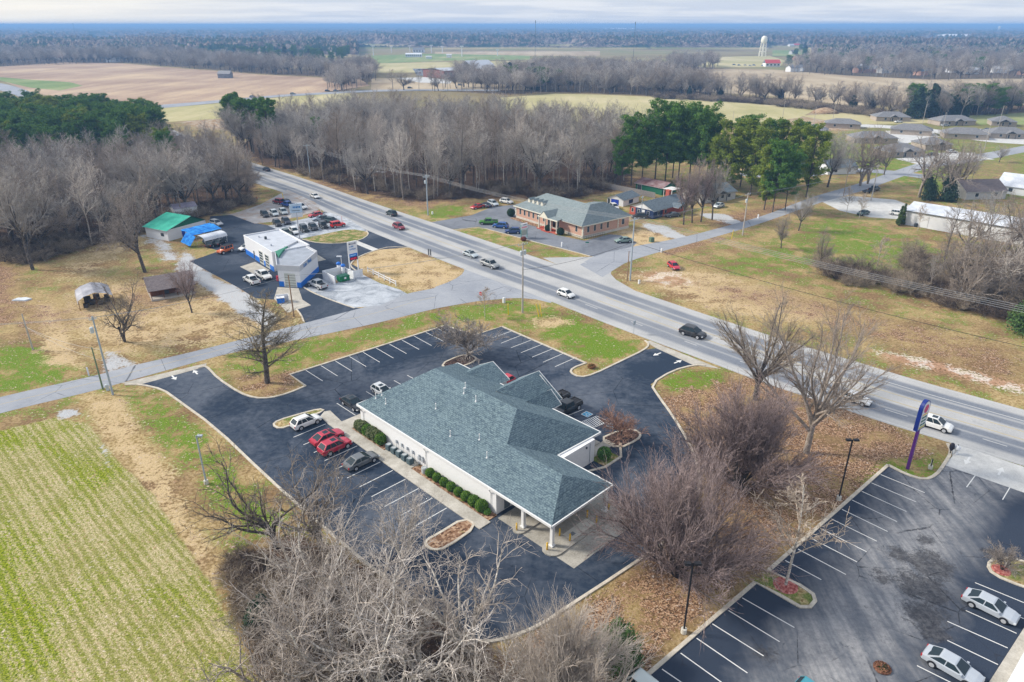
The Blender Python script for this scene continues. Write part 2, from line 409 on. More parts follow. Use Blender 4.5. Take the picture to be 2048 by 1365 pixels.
k = N('ground_soil', 0.95, 0.1)
big = k.noise(0.045, 4, 0.6); mid = k.noise(0.28, 5, 0.62); fin = k.noise(2.2, 4, 0.65); gra = k.noise(7.0, 3, 0.7)
def mask(attr, gain=2.4, kn=1.8, base=0.5, nz=None):
    gain *= 1.25; kn *= 3.9
    a = k.math('MULTIPLY', k.math('SUBTRACT', k.attr(attr), base), gain)
    return k.math('ADD', k.math('ADD', a, k.math('MULTIPLY', k.math('SUBTRACT', nz if nz is not None else mid, 0.5), kn * 2)), 0.5, clamp=True)
blend = k.math('ADD', k.math('MULTIPLY', mid, 0.55), k.math('MULTIPLY', fin, 0.45))
dry = k.ramp(fin, [(0.32, (.20, .135, .055)), (0.5, (.38, .28, .135)), (0.68, (.62, .50, .29))])
brn = k.ramp(fin, [(0.3, (.13, .08, .04)), (0.6, (.28, .185, .10)), (0.8, (.42, .30, .17))])
c = k.mix(k.rng(k.noise(0.09, 4, 0.6), 0.42, 0.62), dry, brn)
grn = k.ramp(gra, [(0.3, (.045, .095, .01)), (0.5, (.13, .215, .022)), (0.7, (.30, .38, .07))])
c = k.mix(mask('green', 2.2, 2.2, 0.55, blend), c, grn)
stw = k.ramp(gra, [(0.25, (.34, .24, .12)), (0.5, (.54, .41, .235)), (0.75, (.72, .58, .38))])
c = k.mix(mask('straw', 2.2, 1.8, 0.55, blend), c, stw)
lit = k.ramp(k.math('ADD', k.math('MULTIPLY', k.rgb2f(k.voro(8, None, 'Color')), .55), k.math('MULTIPLY', k.noise(2.2, 5, .8), .45)), [(0.32, (.055, .032, .022)), (0.45, (.18, .095, .055)), (0.56, (.33, .19, .115)), (0.7, (.52, .36, .24))])
lit = k.mix(k.math('MULTIPLY', gra, .35), lit, brn)
c = k.mix(mask('litter', 2.2, 2.0, 0.55, blend), c, lit)
# cropped field: rows of pale stubble over green
hd = heading((196, 976), (502, 1352)); nx, ny = -math.sin(hd), math.cos(hd)
row = k.n('ShaderNodeVectorMath'); row.operation = 'DOT_PRODUCT'; k.set(row.inputs[0], k.pos()); row.inputs[1].default_value = (nx, ny, 0)
rw = k.math('ADD', k.math('MULTIPLY', row.outputs['Value'], 1 / 0.92), k.math('MULTIPLY', k.noise(0.35, 3), 0.8))
tri = k.math('ABSOLUTE', k.math('SUBTRACT', k.math('FRACT', rw), 0.5))
stripe = k.math('ADD', k.rng(tri, 0.10, 0.34, 1.0, 0.0), k.rng(k.math('ABSOLUTE', k.math('SUBTRACT', k.math('FRACT', k.math('MULTIPLY', rw, .25)), .5)), .02, .07, 1.1, 0))
bits = k.noise(3.4, 3, 0.75, k.mapv(k.pos(), (1, 1, 1), (0, 0, 0.6)), 1.2)
sg = k.ramp(k.noise(4.5, 3, .7), [(0.34, (.04, .065, .006)), (0.5, (.17, .215, .015)), (0.66, (.38, .40, .05))])
sg2 = k.ramp(k.noise(4.5, 3, .7), [(0.3, (.10, .115, .02)), (0.5, (.21, .215, .05)), (0.7, (.40, .38, .13))])
sg = k.mix(k.rng(k.math('ADD', k.math('MULTIPLY', k.attr('green'), .5), k.noise(.12, 4)), 0.62, 0.86, 1, 0), sg, sg2)
ss = k.ramp(gra, [(0.33, (.20, .16, .07)), (0.5, (.48, .40, .23)), (0.68, (.82, .72, .50))])
sm = k.math('ADD', k.math('MULTIPLY', stripe, 0.42), k.math('MULTIPLY', k.math('SUBTRACT', bits, 0.5), 3.6))
sm = k.math('ADD', k.math('MULTIPLY', k.math('ADD', k.math('SUBTRACT', sm, 0.24), k.math('MULTIPLY', k.math('SUBTRACT', k.noise(.16, 5, .7), .5), 1.3)), 1.7), k.rng(k.attr('green'), .4, 1, .32, -.30), clamp=True)
fld = k.mix(sm, sg, ss)
c = k.mix(mask('stub', 5, .7, 0.5, blend), c, fld)
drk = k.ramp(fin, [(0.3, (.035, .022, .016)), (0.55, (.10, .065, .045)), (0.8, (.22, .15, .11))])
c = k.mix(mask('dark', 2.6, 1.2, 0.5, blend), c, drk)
grv = k.ramp(gra, [(0.25, (.28, .29, .31)), (0.5, (.46, .47, .48)), (0.75, (.64, .64, .63))])
c = k.mix(mask('gravel', 3, 1.3, 0.5, blend), c, grv)
red = k.ramp(mid, [(0.3, (.30, .17, .10)), (0.48, (.48, .30, .20)), (0.56, (.66, .58, .52)), (0.8, (.55, .42, .25))])
c = k.mix(mask('red', 2.4, 1.4, 0.5, fin), c, red)
# open country far off: subdued farmland tones
far = k.rng(k.n('ShaderNodeVectorMath').outputs[0], 0, 1)
ln = k.n('ShaderNodeVectorMath'); ln.operation = 'LENGTH'; k.set(ln.inputs[0], k.pos())
fm = k.math('MULTIPLY', k.rng(ln.outputs['Value'], 330, 600), k.math('SUBTRACT', 1.0, k.attr('dark')))
farc = k.ramp(k.noise(0.0035, 3, .6), [(0.35, (.15, .12, .06)), (0.5, (.27, .22, .12)), (0.60, (.20, .20, .08)), (0.75, (.36, .27, .17))])
c = k.mix(fm, c, farc)
hs = k.n('ShaderNodeHueSaturation'); hs.inputs['Saturation'].default_value = 1.04; hs.inputs['Value'].default_value = 1.06; k.set(hs.inputs['Color'], c)
k.bump(k.math('ADD', fin, gra), 0.14, 0.8)
GROUND = k.out(hs.outputs[0])
nxv, nyv = len(gx), len(gy)
me = bpy.data.meshes.new('ground'); nv = nxv * nyv
co = np.zeros((nv, 3), np.float32); co[:, 0] = Xf; co[:, 1] = Yf
i0 = (np.arange(nyv - 1)[:, None] * nxv + np.arange(nxv - 1)[None, :]).ravel()
quads = np.stack([i0, i0 + 1, i0 + 1 + nxv, i0 + nxv], 1).astype(np.int32)
me.vertices.add(nv); me.vertices.foreach_set('co', co.ravel())
me.loops.add(quads.size); me.loops.foreach_set('vertex_index', quads.ravel())
me.polygons.add(len(quads)); me.polygons.foreach_set('loop_start', np.arange(0, quads.size, 4, dtype=np.int32))
me.polygons.foreach_set('loop_total', np.full(len(quads), 4, np.int32)); me.update(calc_edges=True)
for kk, vv in ATT.items():
    a = me.attributes.new(kk, 'FLOAT', 'POINT'); a.data.foreach_set('value', vv)
me.materials.append(GROUND); struct('ground', me, None)

# ================================================================== PAVING MATERIALS
def asphalt(name, dark, light, lo=0.42, hi=0.72, crack=True, warp=0.06):
    k = N(name, 0.9, 0.12)
    f = k.math('ADD', k.math('MULTIPLY', k.noise(warp, 5, .62, dist=.8), .72), k.math('MULTIPLY', k.noise(1.1, 5, .7), .28))
    c = k.mix(k.rng(f, lo, hi), dark, light)
    g = k.noise(9, 3, .8); c = k.mix(k.rng(g, .3, .7, 0, .34), c, tuple(x * 1.9 for x in dark))
    st = k.noise(.55, 4, .6, dist=1.5); c = k.mix(k.rng(st, .66, .74, 0, .5), c, tuple(x * .55 for x in dark))
    if crack:
        d = k.voro(.11, k.mapv(k.pos(), (1, 1, 1)), 'Distance', 'DISTANCE_TO_EDGE')
        w = k.math('ADD', d, k.math('MULTIPLY', k.math('SUBTRACT', k.noise(.9, 4, .7), .5), .016))
        cm = k.math('MULTIPLY', k.rng(w, .001, .006, .85, 0), k.rng(k.noise(.09, 2), .42, .52))
        c = k.mix(cm, c, tuple(x * .3 for x in dark))
    k.bump(g, 0.01, .4); return k.out(c)
M_LOT = asphalt('asphalt_lot', (.022, .034, .056), (.15, .165, .195), .44, .66)
M_SHOP = asphalt('asphalt_shop', (.034, .046, .068), (.13, .145, .175), .46, .72)
M_OLD = asphalt('asphalt_old', (.12, .13, .15), (.27, .285, .315), .38, .66)
M_SIDE = asphalt('asphalt_side_street', (.24, .255, .285), (.37, .38, .40), .38, .66)

def concrete(name, c1, c2, sc_=0.5):
    k = N(name, 0.9, 0.15)
    f = k.math('ADD', k.math('MULTIPLY', k.noise(sc_, 5, .65), .6), k.math('MULTIPLY', k.noise(5, 4, .7), .4))
    c = k.ramp(f, [(.34, c1), (.62, c2)]); k.bump(k.noise(9, 2), .01, .3); return k.out(c)
M_CONC = concrete('concrete_walk', (.30, .275, .23), (.55, .52, .46))
M_CONC2 = concrete('concrete_apron', (.42, .42, .41), (.66, .655, .63))
M_KERB = concrete('concrete_kerb', (.40, .355, .29), (.66, .60, .50), 1.2)
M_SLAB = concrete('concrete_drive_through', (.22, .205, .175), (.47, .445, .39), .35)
M_PAD = concrete('concrete_pad', (.50, .48, .42), (.66, .63, .56), .6)
def gravel_mat(name, a, b, c3):
    k = N(name, .95, .1)
    f = k.math('ADD', k.math('MULTIPLY', k.noise(.22, 5, .65, dist=1.), .65), k.math('MULTIPLY', k.noise(3, 4, .8), .35))
    return k.out(k.ramp(f, [(.38, a), (.52, b), (.68, c3)]))
M_GRAV = gravel_mat('gravel_grey', (.20, .22, .25), (.42, .45, .49), (.62, .64, .67))
M_DIRT = gravel_mat('gravel_dirt', (.34, .24, .16), (.38, .37, .37), (.52, .50, .48))
def paint_mat(name, c):
    k = N(name, .7, .2); w = k.noise(2.5, 5, .8)
    return k.out(k.mix(k.rng(w, .56, .85, 0, .6), c, (.16, .17, .19)))
M_WHITE = paint_mat('white_road_paint', (.72, .72, .70)); M_YEL = paint_mat('yellow_road_paint', (.66, .42, .08)); M_BLUEP = paint_mat('blue_road_paint', (.08, .36, .58))
M_FWHITE = paint_mat('faded_white_paint', (.50, .50, .49)); M_FYEL = paint_mat('faded_yellow_paint', (.46, .38, .22))
# islands take a soil material whose cover depends on place, like the ground
def bed(name, cols, s=2.5, green=None):
    k = N(name, .95, .1); c = k.ramp(k.voro(s, None, 'Color'), cols)
    if green: c = k.mix(k.rng(k.noise(.45, 4, .6), green[0], green[1]), c, k.ramp(k.noise(6, 3), [(.3, (.06, .10, .02)), (.7, (.24, .27, .07))]))
    k.bump(k.noise(5, 3), .08, .5); return k.out(c)
M_BED = bed('bark_mulch_bed', [(.15, (.10, .05, .03)), (.5, (.26, .15, .09)), (.85, (.48, .33, .22))], 3.5, (.62, .7))
M_MULCH = bed('dark_mulch', [(.2, (.025, .018, .018)), (.6, (.07, .045, .04)), (.9, (.16, .10, .08))], 4)
M_LAWN = bed('dry_lawn', [(.15, (.22, .15, .06)), (.5, (.38, .28, .14)), (.85, (.52, .41, .22))], 4, (.42, .55))
M_REDM = bed('red_mulch', [(.2, (.25, .06, .05)), (.6, (.42, .14, .12)), (.9, (.55, .26, .22))], 5)

# ================================================================== ROADS
near_px = [(250, 236), (330, 278), (400, 318), (457, 346), (515, 369), (572, 387), (614, 406), (685, 441), (741, 464), (819, 496), (925, 538), (1063, 588), (1133, 616), (1206, 645), (1300, 681), (1435, 731), (1520, 764), (1666, 812), (1805, 858), (1901, 886), (2047, 933), (2300, 1010)]
far_px = [(250, 218), (330, 252), (400, 284), (445, 305), (482, 318), (523, 332), (600, 355), (651, 373), (727, 400), (790, 421), (860, 444), (1000, 491), (1140, 538), (1279, 585), (1440, 639), (1578, 684), (1703, 721), (1842, 764), (2048, 820), (2300, 890)]
NE = resample(smooth_line(pl(near_px), 2), 2.5); FE0 = resample(smooth_line(pl(far_px), 2), 2.5)
def closest(p, line):
    best = None
    for a, b in zip(line, line[1:]):
        e = b - a; t = max(0, min(1, (p - a).dot(e) / max(e.dot(e), 1e-9))); q = a + e * t; d = (q - p).length
        if best is None or d < best[0]: best = (d, q)
    return best[1]
FE = [closest(p, FE0) for p in NE]
vd = [0.0]
for a, b in zip(NE, NE[1:]): vd.append(vd[-1] + (b - a).length)
mb = MB(); nU = 4
for i, (a, b) in enumerate(zip(NE, FE)):
    for j in range(nU + 1): q = a.lerp(b, j / nU); mb.v.append((q.x, q.y, .020))
mb.uv = [(j / nU, d) for d in vd for j in range(nU + 1)]
for i in range(len(NE) - 1):
    for j in range(nU): q = i * (nU + 1) + j; mb.f.append((q, q + 1, q + nU + 2, q + nU + 1)); mb.mi.append(0)
k = N('highway_pavement', .88, .15)
u = k.sepx(k.uv())[0]; v = k.sepx(k.uv())[1]
wob = k.math('MULTIPLY', k.math('SUBTRACT', k.noise(.03, 2), .5), .035)
uu = k.math('ADD', u, wob)
band = None
for cu, hw in ((.20, .085), (.335, .06), (.66, .06), (.80, .075)):
    d = k.rng(k.math('ABSOLUTE', k.math('SUBTRACT', uu, cu)), hw * .55, hw * 1.15, 1, 0)
    band = d if band is None else k.math('MAXIMUM', band, d)
band = k.math('MULTIPLY', band, k.rng(k.noise(.05, 3), .2, .6, .55, 1))
bs = k.ramp(k.math('ADD', k.math('MULTIPLY', k.noise(.12, 4), .5), k.math('MULTIPLY', k.noise(3, 4, .8), .5)), [(.35, (.34, .345, .35)), (.62, (.49, .485, .475))])
dk = k.ramp(k.noise(2.2, 4, .8), [(.3, (.13, .15, .185)), (.7, (.21, .23, .27))])
c = k.mix(k.math('MULTIPLY', band, .95), bs, dk)
c = k.mix(k.rng(k.noise(.3, 5, .7, dist=1.5), .60, .70, 0, .4), c, (.24, .25, .27))
HWY = k.out(c); struct('highway', mb, HWY)
def lane(u, w, z, mat, dash=None, rng=(0, 1), name='lane_marking'):
    mbx = MB(); i0, i1 = int(rng[0] * (len(NE) - 1)), int(rng[1] * (len(NE) - 1))
    line = [NE[i].lerp(FE[i], u) for i in range(i0, i1 + 1)]
    if not dash: return ribbon(name, line, w, z, mat)
    line = resample(line, 0.8); dist = 0
    seg = []
    for a, b in zip(line, line[1:]):
        on = (dist % dash[1]) < dash[0]
        if on: seg.append(a)
        elif seg:
            seg.append(a)
            if len(seg) > 1: r = ribbon('', seg, w, z, mat); mbx.add(r.v, r.f)
            seg = []
        dist += (b - a).length
    return mbx
mw_, my_, mf_ = MB(), MB(), MB()
def merge(dst, src): dst.add(src.v, src.f)
nfr = len(NE) - 1
def frac_of(px, py):
    p = Vector(at(px, py)); return min(range(len(NE)), key=lambda i: (NE[i] - p).length) / nfr
f_w, f_e = frac_of(925, 538), frac_of(1133, 616)
merge(mw_, lane(.045, .20, .026, None, None, (0, f_w))); merge(mw_, lane(.03, .20, .026, None, None, (f_e, 1)))
merge(mw_, lane(.965, .20, .026, None, None, (0, frac_of(900, 530)))); merge(mw_, lane(.972, .20, .026, None, None, (frac_of(1240, 660), 1)))
merge(mw_, lane(.235, .20, .026, None, (3, 12), (f_e, 1))); merge(mw_, lane(.775, .20, .026, None, None, (frac_of(1500, 760), 1)))
merge(my_, lane(.43, .20, .026, None, None, (f_e, 1))); merge(my_, lane(.575, .20, .026, None, None, (f_e, 1)))
merge(my_, lane(.49, .2, .026, None, None, (0, f_w * .98))); merge(mf_, lane(.30, .12, .026, None, (3, 12), (0, f_w)))
merge(mf_, lane(.70, .12, .026, None, (3, 12), (0, f_w)))

side_N = [(-400, 905), (-200, 845), (0, 794), (200, 750), (250, 735), (370, 708), (450, 688), (604, 648), (690, 625), (775, 603), (814, 587), (860, 579), (913, 566), (940, 552)]
side_S = [(-400, 950), (-200, 885), (0, 826), (186, 783), (250, 764), (370, 731), (460, 706), (616, 676), (750, 648), (840, 625), (922, 606), (985, 600), (1010, 598)]
def two_edge(name, a, b, z, mat, n=60):
    a = smooth_line(pl(a), 2); b = smooth_line(pl(b), 2)
    def rs(l, n):
        L = [0.0]
        for p, q in zip(l, l[1:]): L.append(L[-1] + (q - p).length)
        out = []
        for i in range(n + 1):
            t = L[-1] * i / n; j = max(x for x in range(len(L)) if L[x] <= t + 1e-6); j = min(j, len(l) - 2)
            out.append(l[j].lerp(l[j + 1], (t - L[j]) / max(L[j + 1] - L[j], 1e-9)))
        return out
    a, b = rs(a, n), rs(b, n); m = MB()
    for p, q in zip(a, b): m.v += [(p.x, p.y, z), (q.x, q.y, z)]
    for i in range(n): m.f.append((2 * i, 2 * i + 1, 2 * i + 3, 2 * i + 2)); m.mi.append(0)
    struct(name, m, mat); return a, b
sa, sb = two_edge('side_street', side_N, side_S, .014, M_SIDE)
merge(my_, ribbon('', [p.lerp(q, .46) for p, q in zip(sa, sb)][0:54], .12, .0185, None))
# mouths of the intersection
sheet('junction_west', smooth_line(pl([(860, 578), (905, 562), (930, 545), (925, 530), (1075, 585), (1115, 610), (1060, 596), (985, 598), (900, 612), (850, 622)]), 1, True), .010, M_CONC2 if False else M_SIDE)
sr_S = [(1205, 555), (1222, 545), (1235, 534), (1260, 522), (1309, 507), (1440, 472), (1530, 445), (1640, 405), (1700, 390), (1755, 372), (1800, 355), (1860, 335), (1950, 325), (2048, 305), (2200, 275)]
sr_N = [(1160, 530), (1183, 515), (1200, 508), (1262, 494), (1361, 477), (1440, 456), (1530, 432), (1620, 395), (1690, 376), (1740, 360), (1780, 345), (1850, 322), (1940, 312), (2048, 292), (2200, 262)]
two_edge('side_road', sr_N, sr_S, .014, M_SIDE)
sheet('junction_east', pl([(1085, 516), (1183, 514), (1262, 496), (1262, 521), (1235, 531), (1222, 540), (1222, 549), (1232, 560), (1279, 587), (1140, 541)]), .010, HWY)
merge(mw_, ribbon('', resample([Vector(at(1140, 517)), Vector(at(1173, 527))], 2), .3, .026, None))
struct('white_lane_markings', mw_, M_FWHITE); struct('yellow_lane_markings', my_, M_FYEL); struct('faded_lane_markings', mf_, M_FWHITE)
# far roads
two_edge('far_road', [(300, 212), (380, 206), (460, 199), (560, 190), (640, 186), (740, 180), (860, 179), (1000, 180)], [(300, 219), (380, 212), (460, 204), (560, 194), (640, 190), (740, 184), (860, 182), (1000, 183)], .12, M_SIDE)
two_edge('far_highway', [(-60, 160), (0, 166), (40, 176), (75, 190)], [(-60, 172), (0, 181), (30, 190), (60, 205)], .12, M_SIDE)
two_edge('estate_road', [(1480, 345), (1580, 352), (1700, 335), (1790, 342), (1850, 350)], [(1480, 352), (1580, 360), (1700, 342), (1790, 350), (1850, 358)], .03, M_SIDE)
two_edge('estate_lane', [(1700, 248), (1800, 252), (1900, 262), (1960, 272), (2060, 276)], [(1700, 254), (1800, 258), (1900, 270), (1960, 284), (2060, 290)], .03, M_CONC2)
two_edge('estate_drive', [(1790, 318), (1860, 310), (1900, 305), (1960, 312)], [(1840, 330), (1880, 325), (1930, 318), (1990, 320)], .03, M_CONC2)
two_edge('house_drive', [(1850, 308), (1900, 305), (1950, 306)], [(1850, 316), (1900, 314), (1950, 316)], .025, M_CONC2)

# ================================================================== FAR FIELDS
def field_mat(name, cols, rot, rows=.05, sc_=.01):
    k = N(name, .95, .1); v = k.mapv(k.pos(), (1, .12, 1), (0, 0, rot))
    f = k.math('ADD', k.math('MULTIPLY', k.noise(sc_, 4, .6), .5), k.math('ADD', k.math('MULTIPLY', k.noise(rows, 3, .6, v), .3), k.math('MULTIPLY', k.noise(.35, 3, .7), .2)))
    return k.out(k.ramp(f, cols))
FM1 = field_mat('ploughed_stubble', [(.38, (.30, .20, .135)), (.5, (.42, .30, .21)), (.6, (.56, .42, .27))], 1.0)
FM2 = field_mat('pasture_tan', [(.38, (.33, .31, .13)), (.5, (.46, .41, .21)), (.62, (.58, .50, .31))], 1.35)
FM3 = field_mat('pasture_green', [(.38, (.13, .21, .06)), (.5, (.22, .28, .10)), (.62, (.38, .37, .18))], 1.2)
FM4 = field_mat('crop_tan', [(.38, (.32, .24, .15)), (.5, (.44, .35, .23)), (.62, (.55, .46, .32))], 1.35)
def field(pts, mat, z=.08): return sheet('field', pl(pts), z, mat)
field([(-200, 150), (0, 134), (90, 128), (130, 125), (240, 127), (330, 135), (430, 142), (520, 150), (640, 156), (720, 158), (740, 172), (640, 186), (560, 190), (450, 200), (310, 212), (230, 215), (140, 200), (60, 185), (0, 160), (-200, 175)], FM1)
field([(0, 155), (60, 160), (140, 165), (165, 172), (120, 182), (60, 176), (0, 162)], FM3, .14)
field([(300, 219), (450, 206), (560, 195), (700, 186), (720, 200), (600, 230), (440, 238), (330, 245)], FM2, .06)
field([(870, 104), (1010, 103), (1200, 103), (1200, 112), (1040, 112), (870, 110)], FM4)
field([(740, 112), (870, 108), (1060, 112), (1060, 120), (900, 122), (760, 127)], FM3, .10)
field([(740, 128), (900, 124), (1060, 122), (1060, 140), (900, 145), (740, 146)], FM2)
field([(742, 158), (780, 157), (900, 165), (1040, 168), (1060, 180), (860, 182), (742, 180)], FM4)
field([(1000, 196), (1110, 188), (1200, 190), (1300, 194), (1420, 202), (1560, 212), (1640, 216), (1600, 236), (1480, 252), (1300, 262), (1130, 262), (1000, 240)], FM2)
field([(1330, 148), (1440, 138), (1550, 140), (1700, 152), (1860, 160), (1960, 158), (2060, 158), (2060, 210), (1850, 210), (1700, 212), (1540, 192), (1400, 184), (1330, 172)], FM4)
field([(1360, 116), (1540, 112), (1570, 122), (1560, 134), (1400, 136)], FM2)
field([(1545, 101), (1600, 101), (1602, 112), (1545, 113)], FM3)
field([(1930, 232), (2080, 225), (2080, 250), (1960, 250)], FM3, .06)
field([(1600, 232), (1780, 222), (1830, 232), (1900, 246), (1700, 250)], FM2, .05)
# ================================================================== CAR PARKS, KERBS, ISLANDS, MARKINGS
def S(pts, it=1, closed=False): return smooth_line(pl(pts), it, closed)
lot_out = [(283, 768), (410, 733), (435, 757), (480, 787), (510, 797), (540, 797), (575, 788), (611, 773), (580, 750), (890, 652), (950, 671), (1004, 654), (1172, 727), (1145, 737), (1141, 746), (1160, 755), (1186, 750), (1240, 724), (1290, 700), (1312, 697), (1387, 731), (1345, 742), (1301, 769), (1318, 795), (1345, 832), (1378, 885), (1400, 940), (1395, 1000), (1345, 1075), (1240, 1147), (1135, 1215), (1080, 1252), (1018, 1277), (971, 1286), (935, 1278), (880, 1245), (760, 1150), (640, 1050), (532, 953), (431, 856), (351, 798), (326, 780)]
sheet('car_park', pl(lot_out), .012, M_LOT)
KERBS = MB()
def kerb(pts, it=1, closed=False, w=.34, h=.13, px=True, z=0):
    l = smooth_line(pl(pts) if px else pts, it, closed); r = ribbon('', l, w, z, None, closed, h); KERBS.add(r.v, r.f)
kerb([(395, 737), (410, 733), (418, 738), (435, 757), (480, 787), (510, 797), (540, 797), (575, 788), (611, 773)], 1)
kerb([(611, 773), (580, 750), (890, 652)], 0); kerb([(890, 652), (950, 671), (1004, 654), (1172, 727)], 0)
kerb([(1172, 727), (1145, 737), (1140, 746), (1160, 756), (1186, 750), (1240, 724), (1288, 701), (1299, 690), (1290, 682)], 1)
kerb([(1410, 732), (1387, 731), (1345, 742), (1301, 769), (1318, 795), (1345, 832), (1378, 885), (1400, 940), (1395, 1000), (1345, 1075), (1240, 1147), (1135, 1215), (1080, 1252), (1018, 1277), (971, 1286), (935, 1278), (880, 1245), (760, 1150), (640, 1050), (532, 953), (431, 856), (351, 798), (326, 780), (283, 770), (250, 770)], 1)
sheet('entrance_apron', pl([(242, 767), (413, 727), (412, 734), (283, 769)]), .018, M_CONC)
sheet('entrance_apron', pl([(1290, 683), (1312, 697), (1387, 731), (1440, 738), (1300, 682)]), .022, M_CONC)
def island(name, pts, mat, closed=True, it=1, h=.13, px=True):
    l = smooth_line(pl(pts) if px else [Vector(p) for p in pts], it, True)
    ar = sum(l[i].x * l[(i + 1) % len(l)].y - l[(i + 1) % len(l)].x * l[i].y for i in range(len(l)))
    if ar < 0: l = list(reversed(l))
    r = ribbon('', l, .32, 0, None, True, h); KERBS.add(r.v, r.f)
    return sheet(name, l, h - .03, mat)
island('planting_bed', [(882, 729), (915, 714), (931, 711), (949, 714), (953, 720), (943, 727), (921, 735), (895, 740)], M_MULCH)
island('planting_bed', [(545, 851), (556, 842), (600, 829), (638, 819), (650, 822), (610, 838), (585, 850), (560, 859)], M_LAWN)
island('planting_bed', [(955, 1053), (928, 1037), (875, 1070), (853, 1081), (851, 1092), (867, 1102), (892, 1097)], M_BED)
island('planting_bed', [(1198, 880), (1236, 863), (1270, 860), (1282, 870), (1276, 880), (1237, 899)], M_MULCH)
lawn_ab = [AB(-1.6, 17.4), AB(-1.6, 22.5), AB(.6, 22.5), AB(.6, 17.4)]
# walks
def abrect(a0, a1, b0, b1): return [AB(a0, b0).to_2d(), AB(a1, b0).to_2d(), AB(a1, b1).to_2d(), AB(a0, b1).to_2d()]
def slabm(name, a0, a1, b0, b1, mat, h=.12):
    mb = MB(); mb.prism(abrect(a0, a1, b0, b1), 0, h); return struct(name, mb, mat)
slabm('pavement', -.9, 31.4, -2.9, -1.15, M_CONC); slabm('pavement', 28.4, 31.0, -1.15, 21.5, M_CONC); slabm('pavement', 14.4, 20.3, -1.15, .25, M_CONC)
slabm('planting_strip', -.5, 14.3, -1.13, .3, M_BED, .09); slabm('planting_strip', 20.4, 28.3, -1.13, .3, M_BED, .09)
slabm('pavement', .9, 28.3, 19.0, 21.4, M_CONC, .12); slabm('pavement', -.8, .8, 17.3, 22.6, M_CONC, .11)
struct('lawn_corner', MB().prism(abrect(-3.2, -.85, 17.3, 20.5), 0, .09), M_LAWN)
kerb([AB(-1.6, 13).to_2d(), AB(-3.3, 17.2).to_2d(), AB(-3.3, 20.6).to_2d(), AB(-1.2, 23.2).to_2d()], 0, px=False)
struct('walk_corner', MB().prism([AB(31.4, -2.9).to_2d(), AB(34.5, -2.6).to_2d(), AB(35.4, -1.4).to_2d(), AB(35, -.6).to_2d(), AB(30.7, -1.15).to_2d(), AB(30.7, -2.9).to_2d()], 0, .115), M_CONC)
# drive-through slab with its two islands
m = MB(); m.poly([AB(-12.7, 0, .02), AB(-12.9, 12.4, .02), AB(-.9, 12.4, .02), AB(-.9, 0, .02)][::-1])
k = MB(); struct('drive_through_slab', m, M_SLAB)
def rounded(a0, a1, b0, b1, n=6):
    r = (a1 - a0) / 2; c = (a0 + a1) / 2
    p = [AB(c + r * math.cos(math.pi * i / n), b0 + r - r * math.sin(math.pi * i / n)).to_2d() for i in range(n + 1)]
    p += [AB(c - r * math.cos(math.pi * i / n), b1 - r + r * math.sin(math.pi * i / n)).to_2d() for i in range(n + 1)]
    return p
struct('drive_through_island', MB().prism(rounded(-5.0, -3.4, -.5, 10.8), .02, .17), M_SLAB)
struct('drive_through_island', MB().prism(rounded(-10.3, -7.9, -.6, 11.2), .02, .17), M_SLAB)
struct('island_pad', MB().prism(abrect(-9.75, -8.35, 3.1, 7.2), .17, .20), M_PAD)
struct('drain_grate', MB().prism(abrect(-9.3, -8.8, 3.7, 4.3), .20, .215), simple('grate_grey', (.2, .22, .24)))
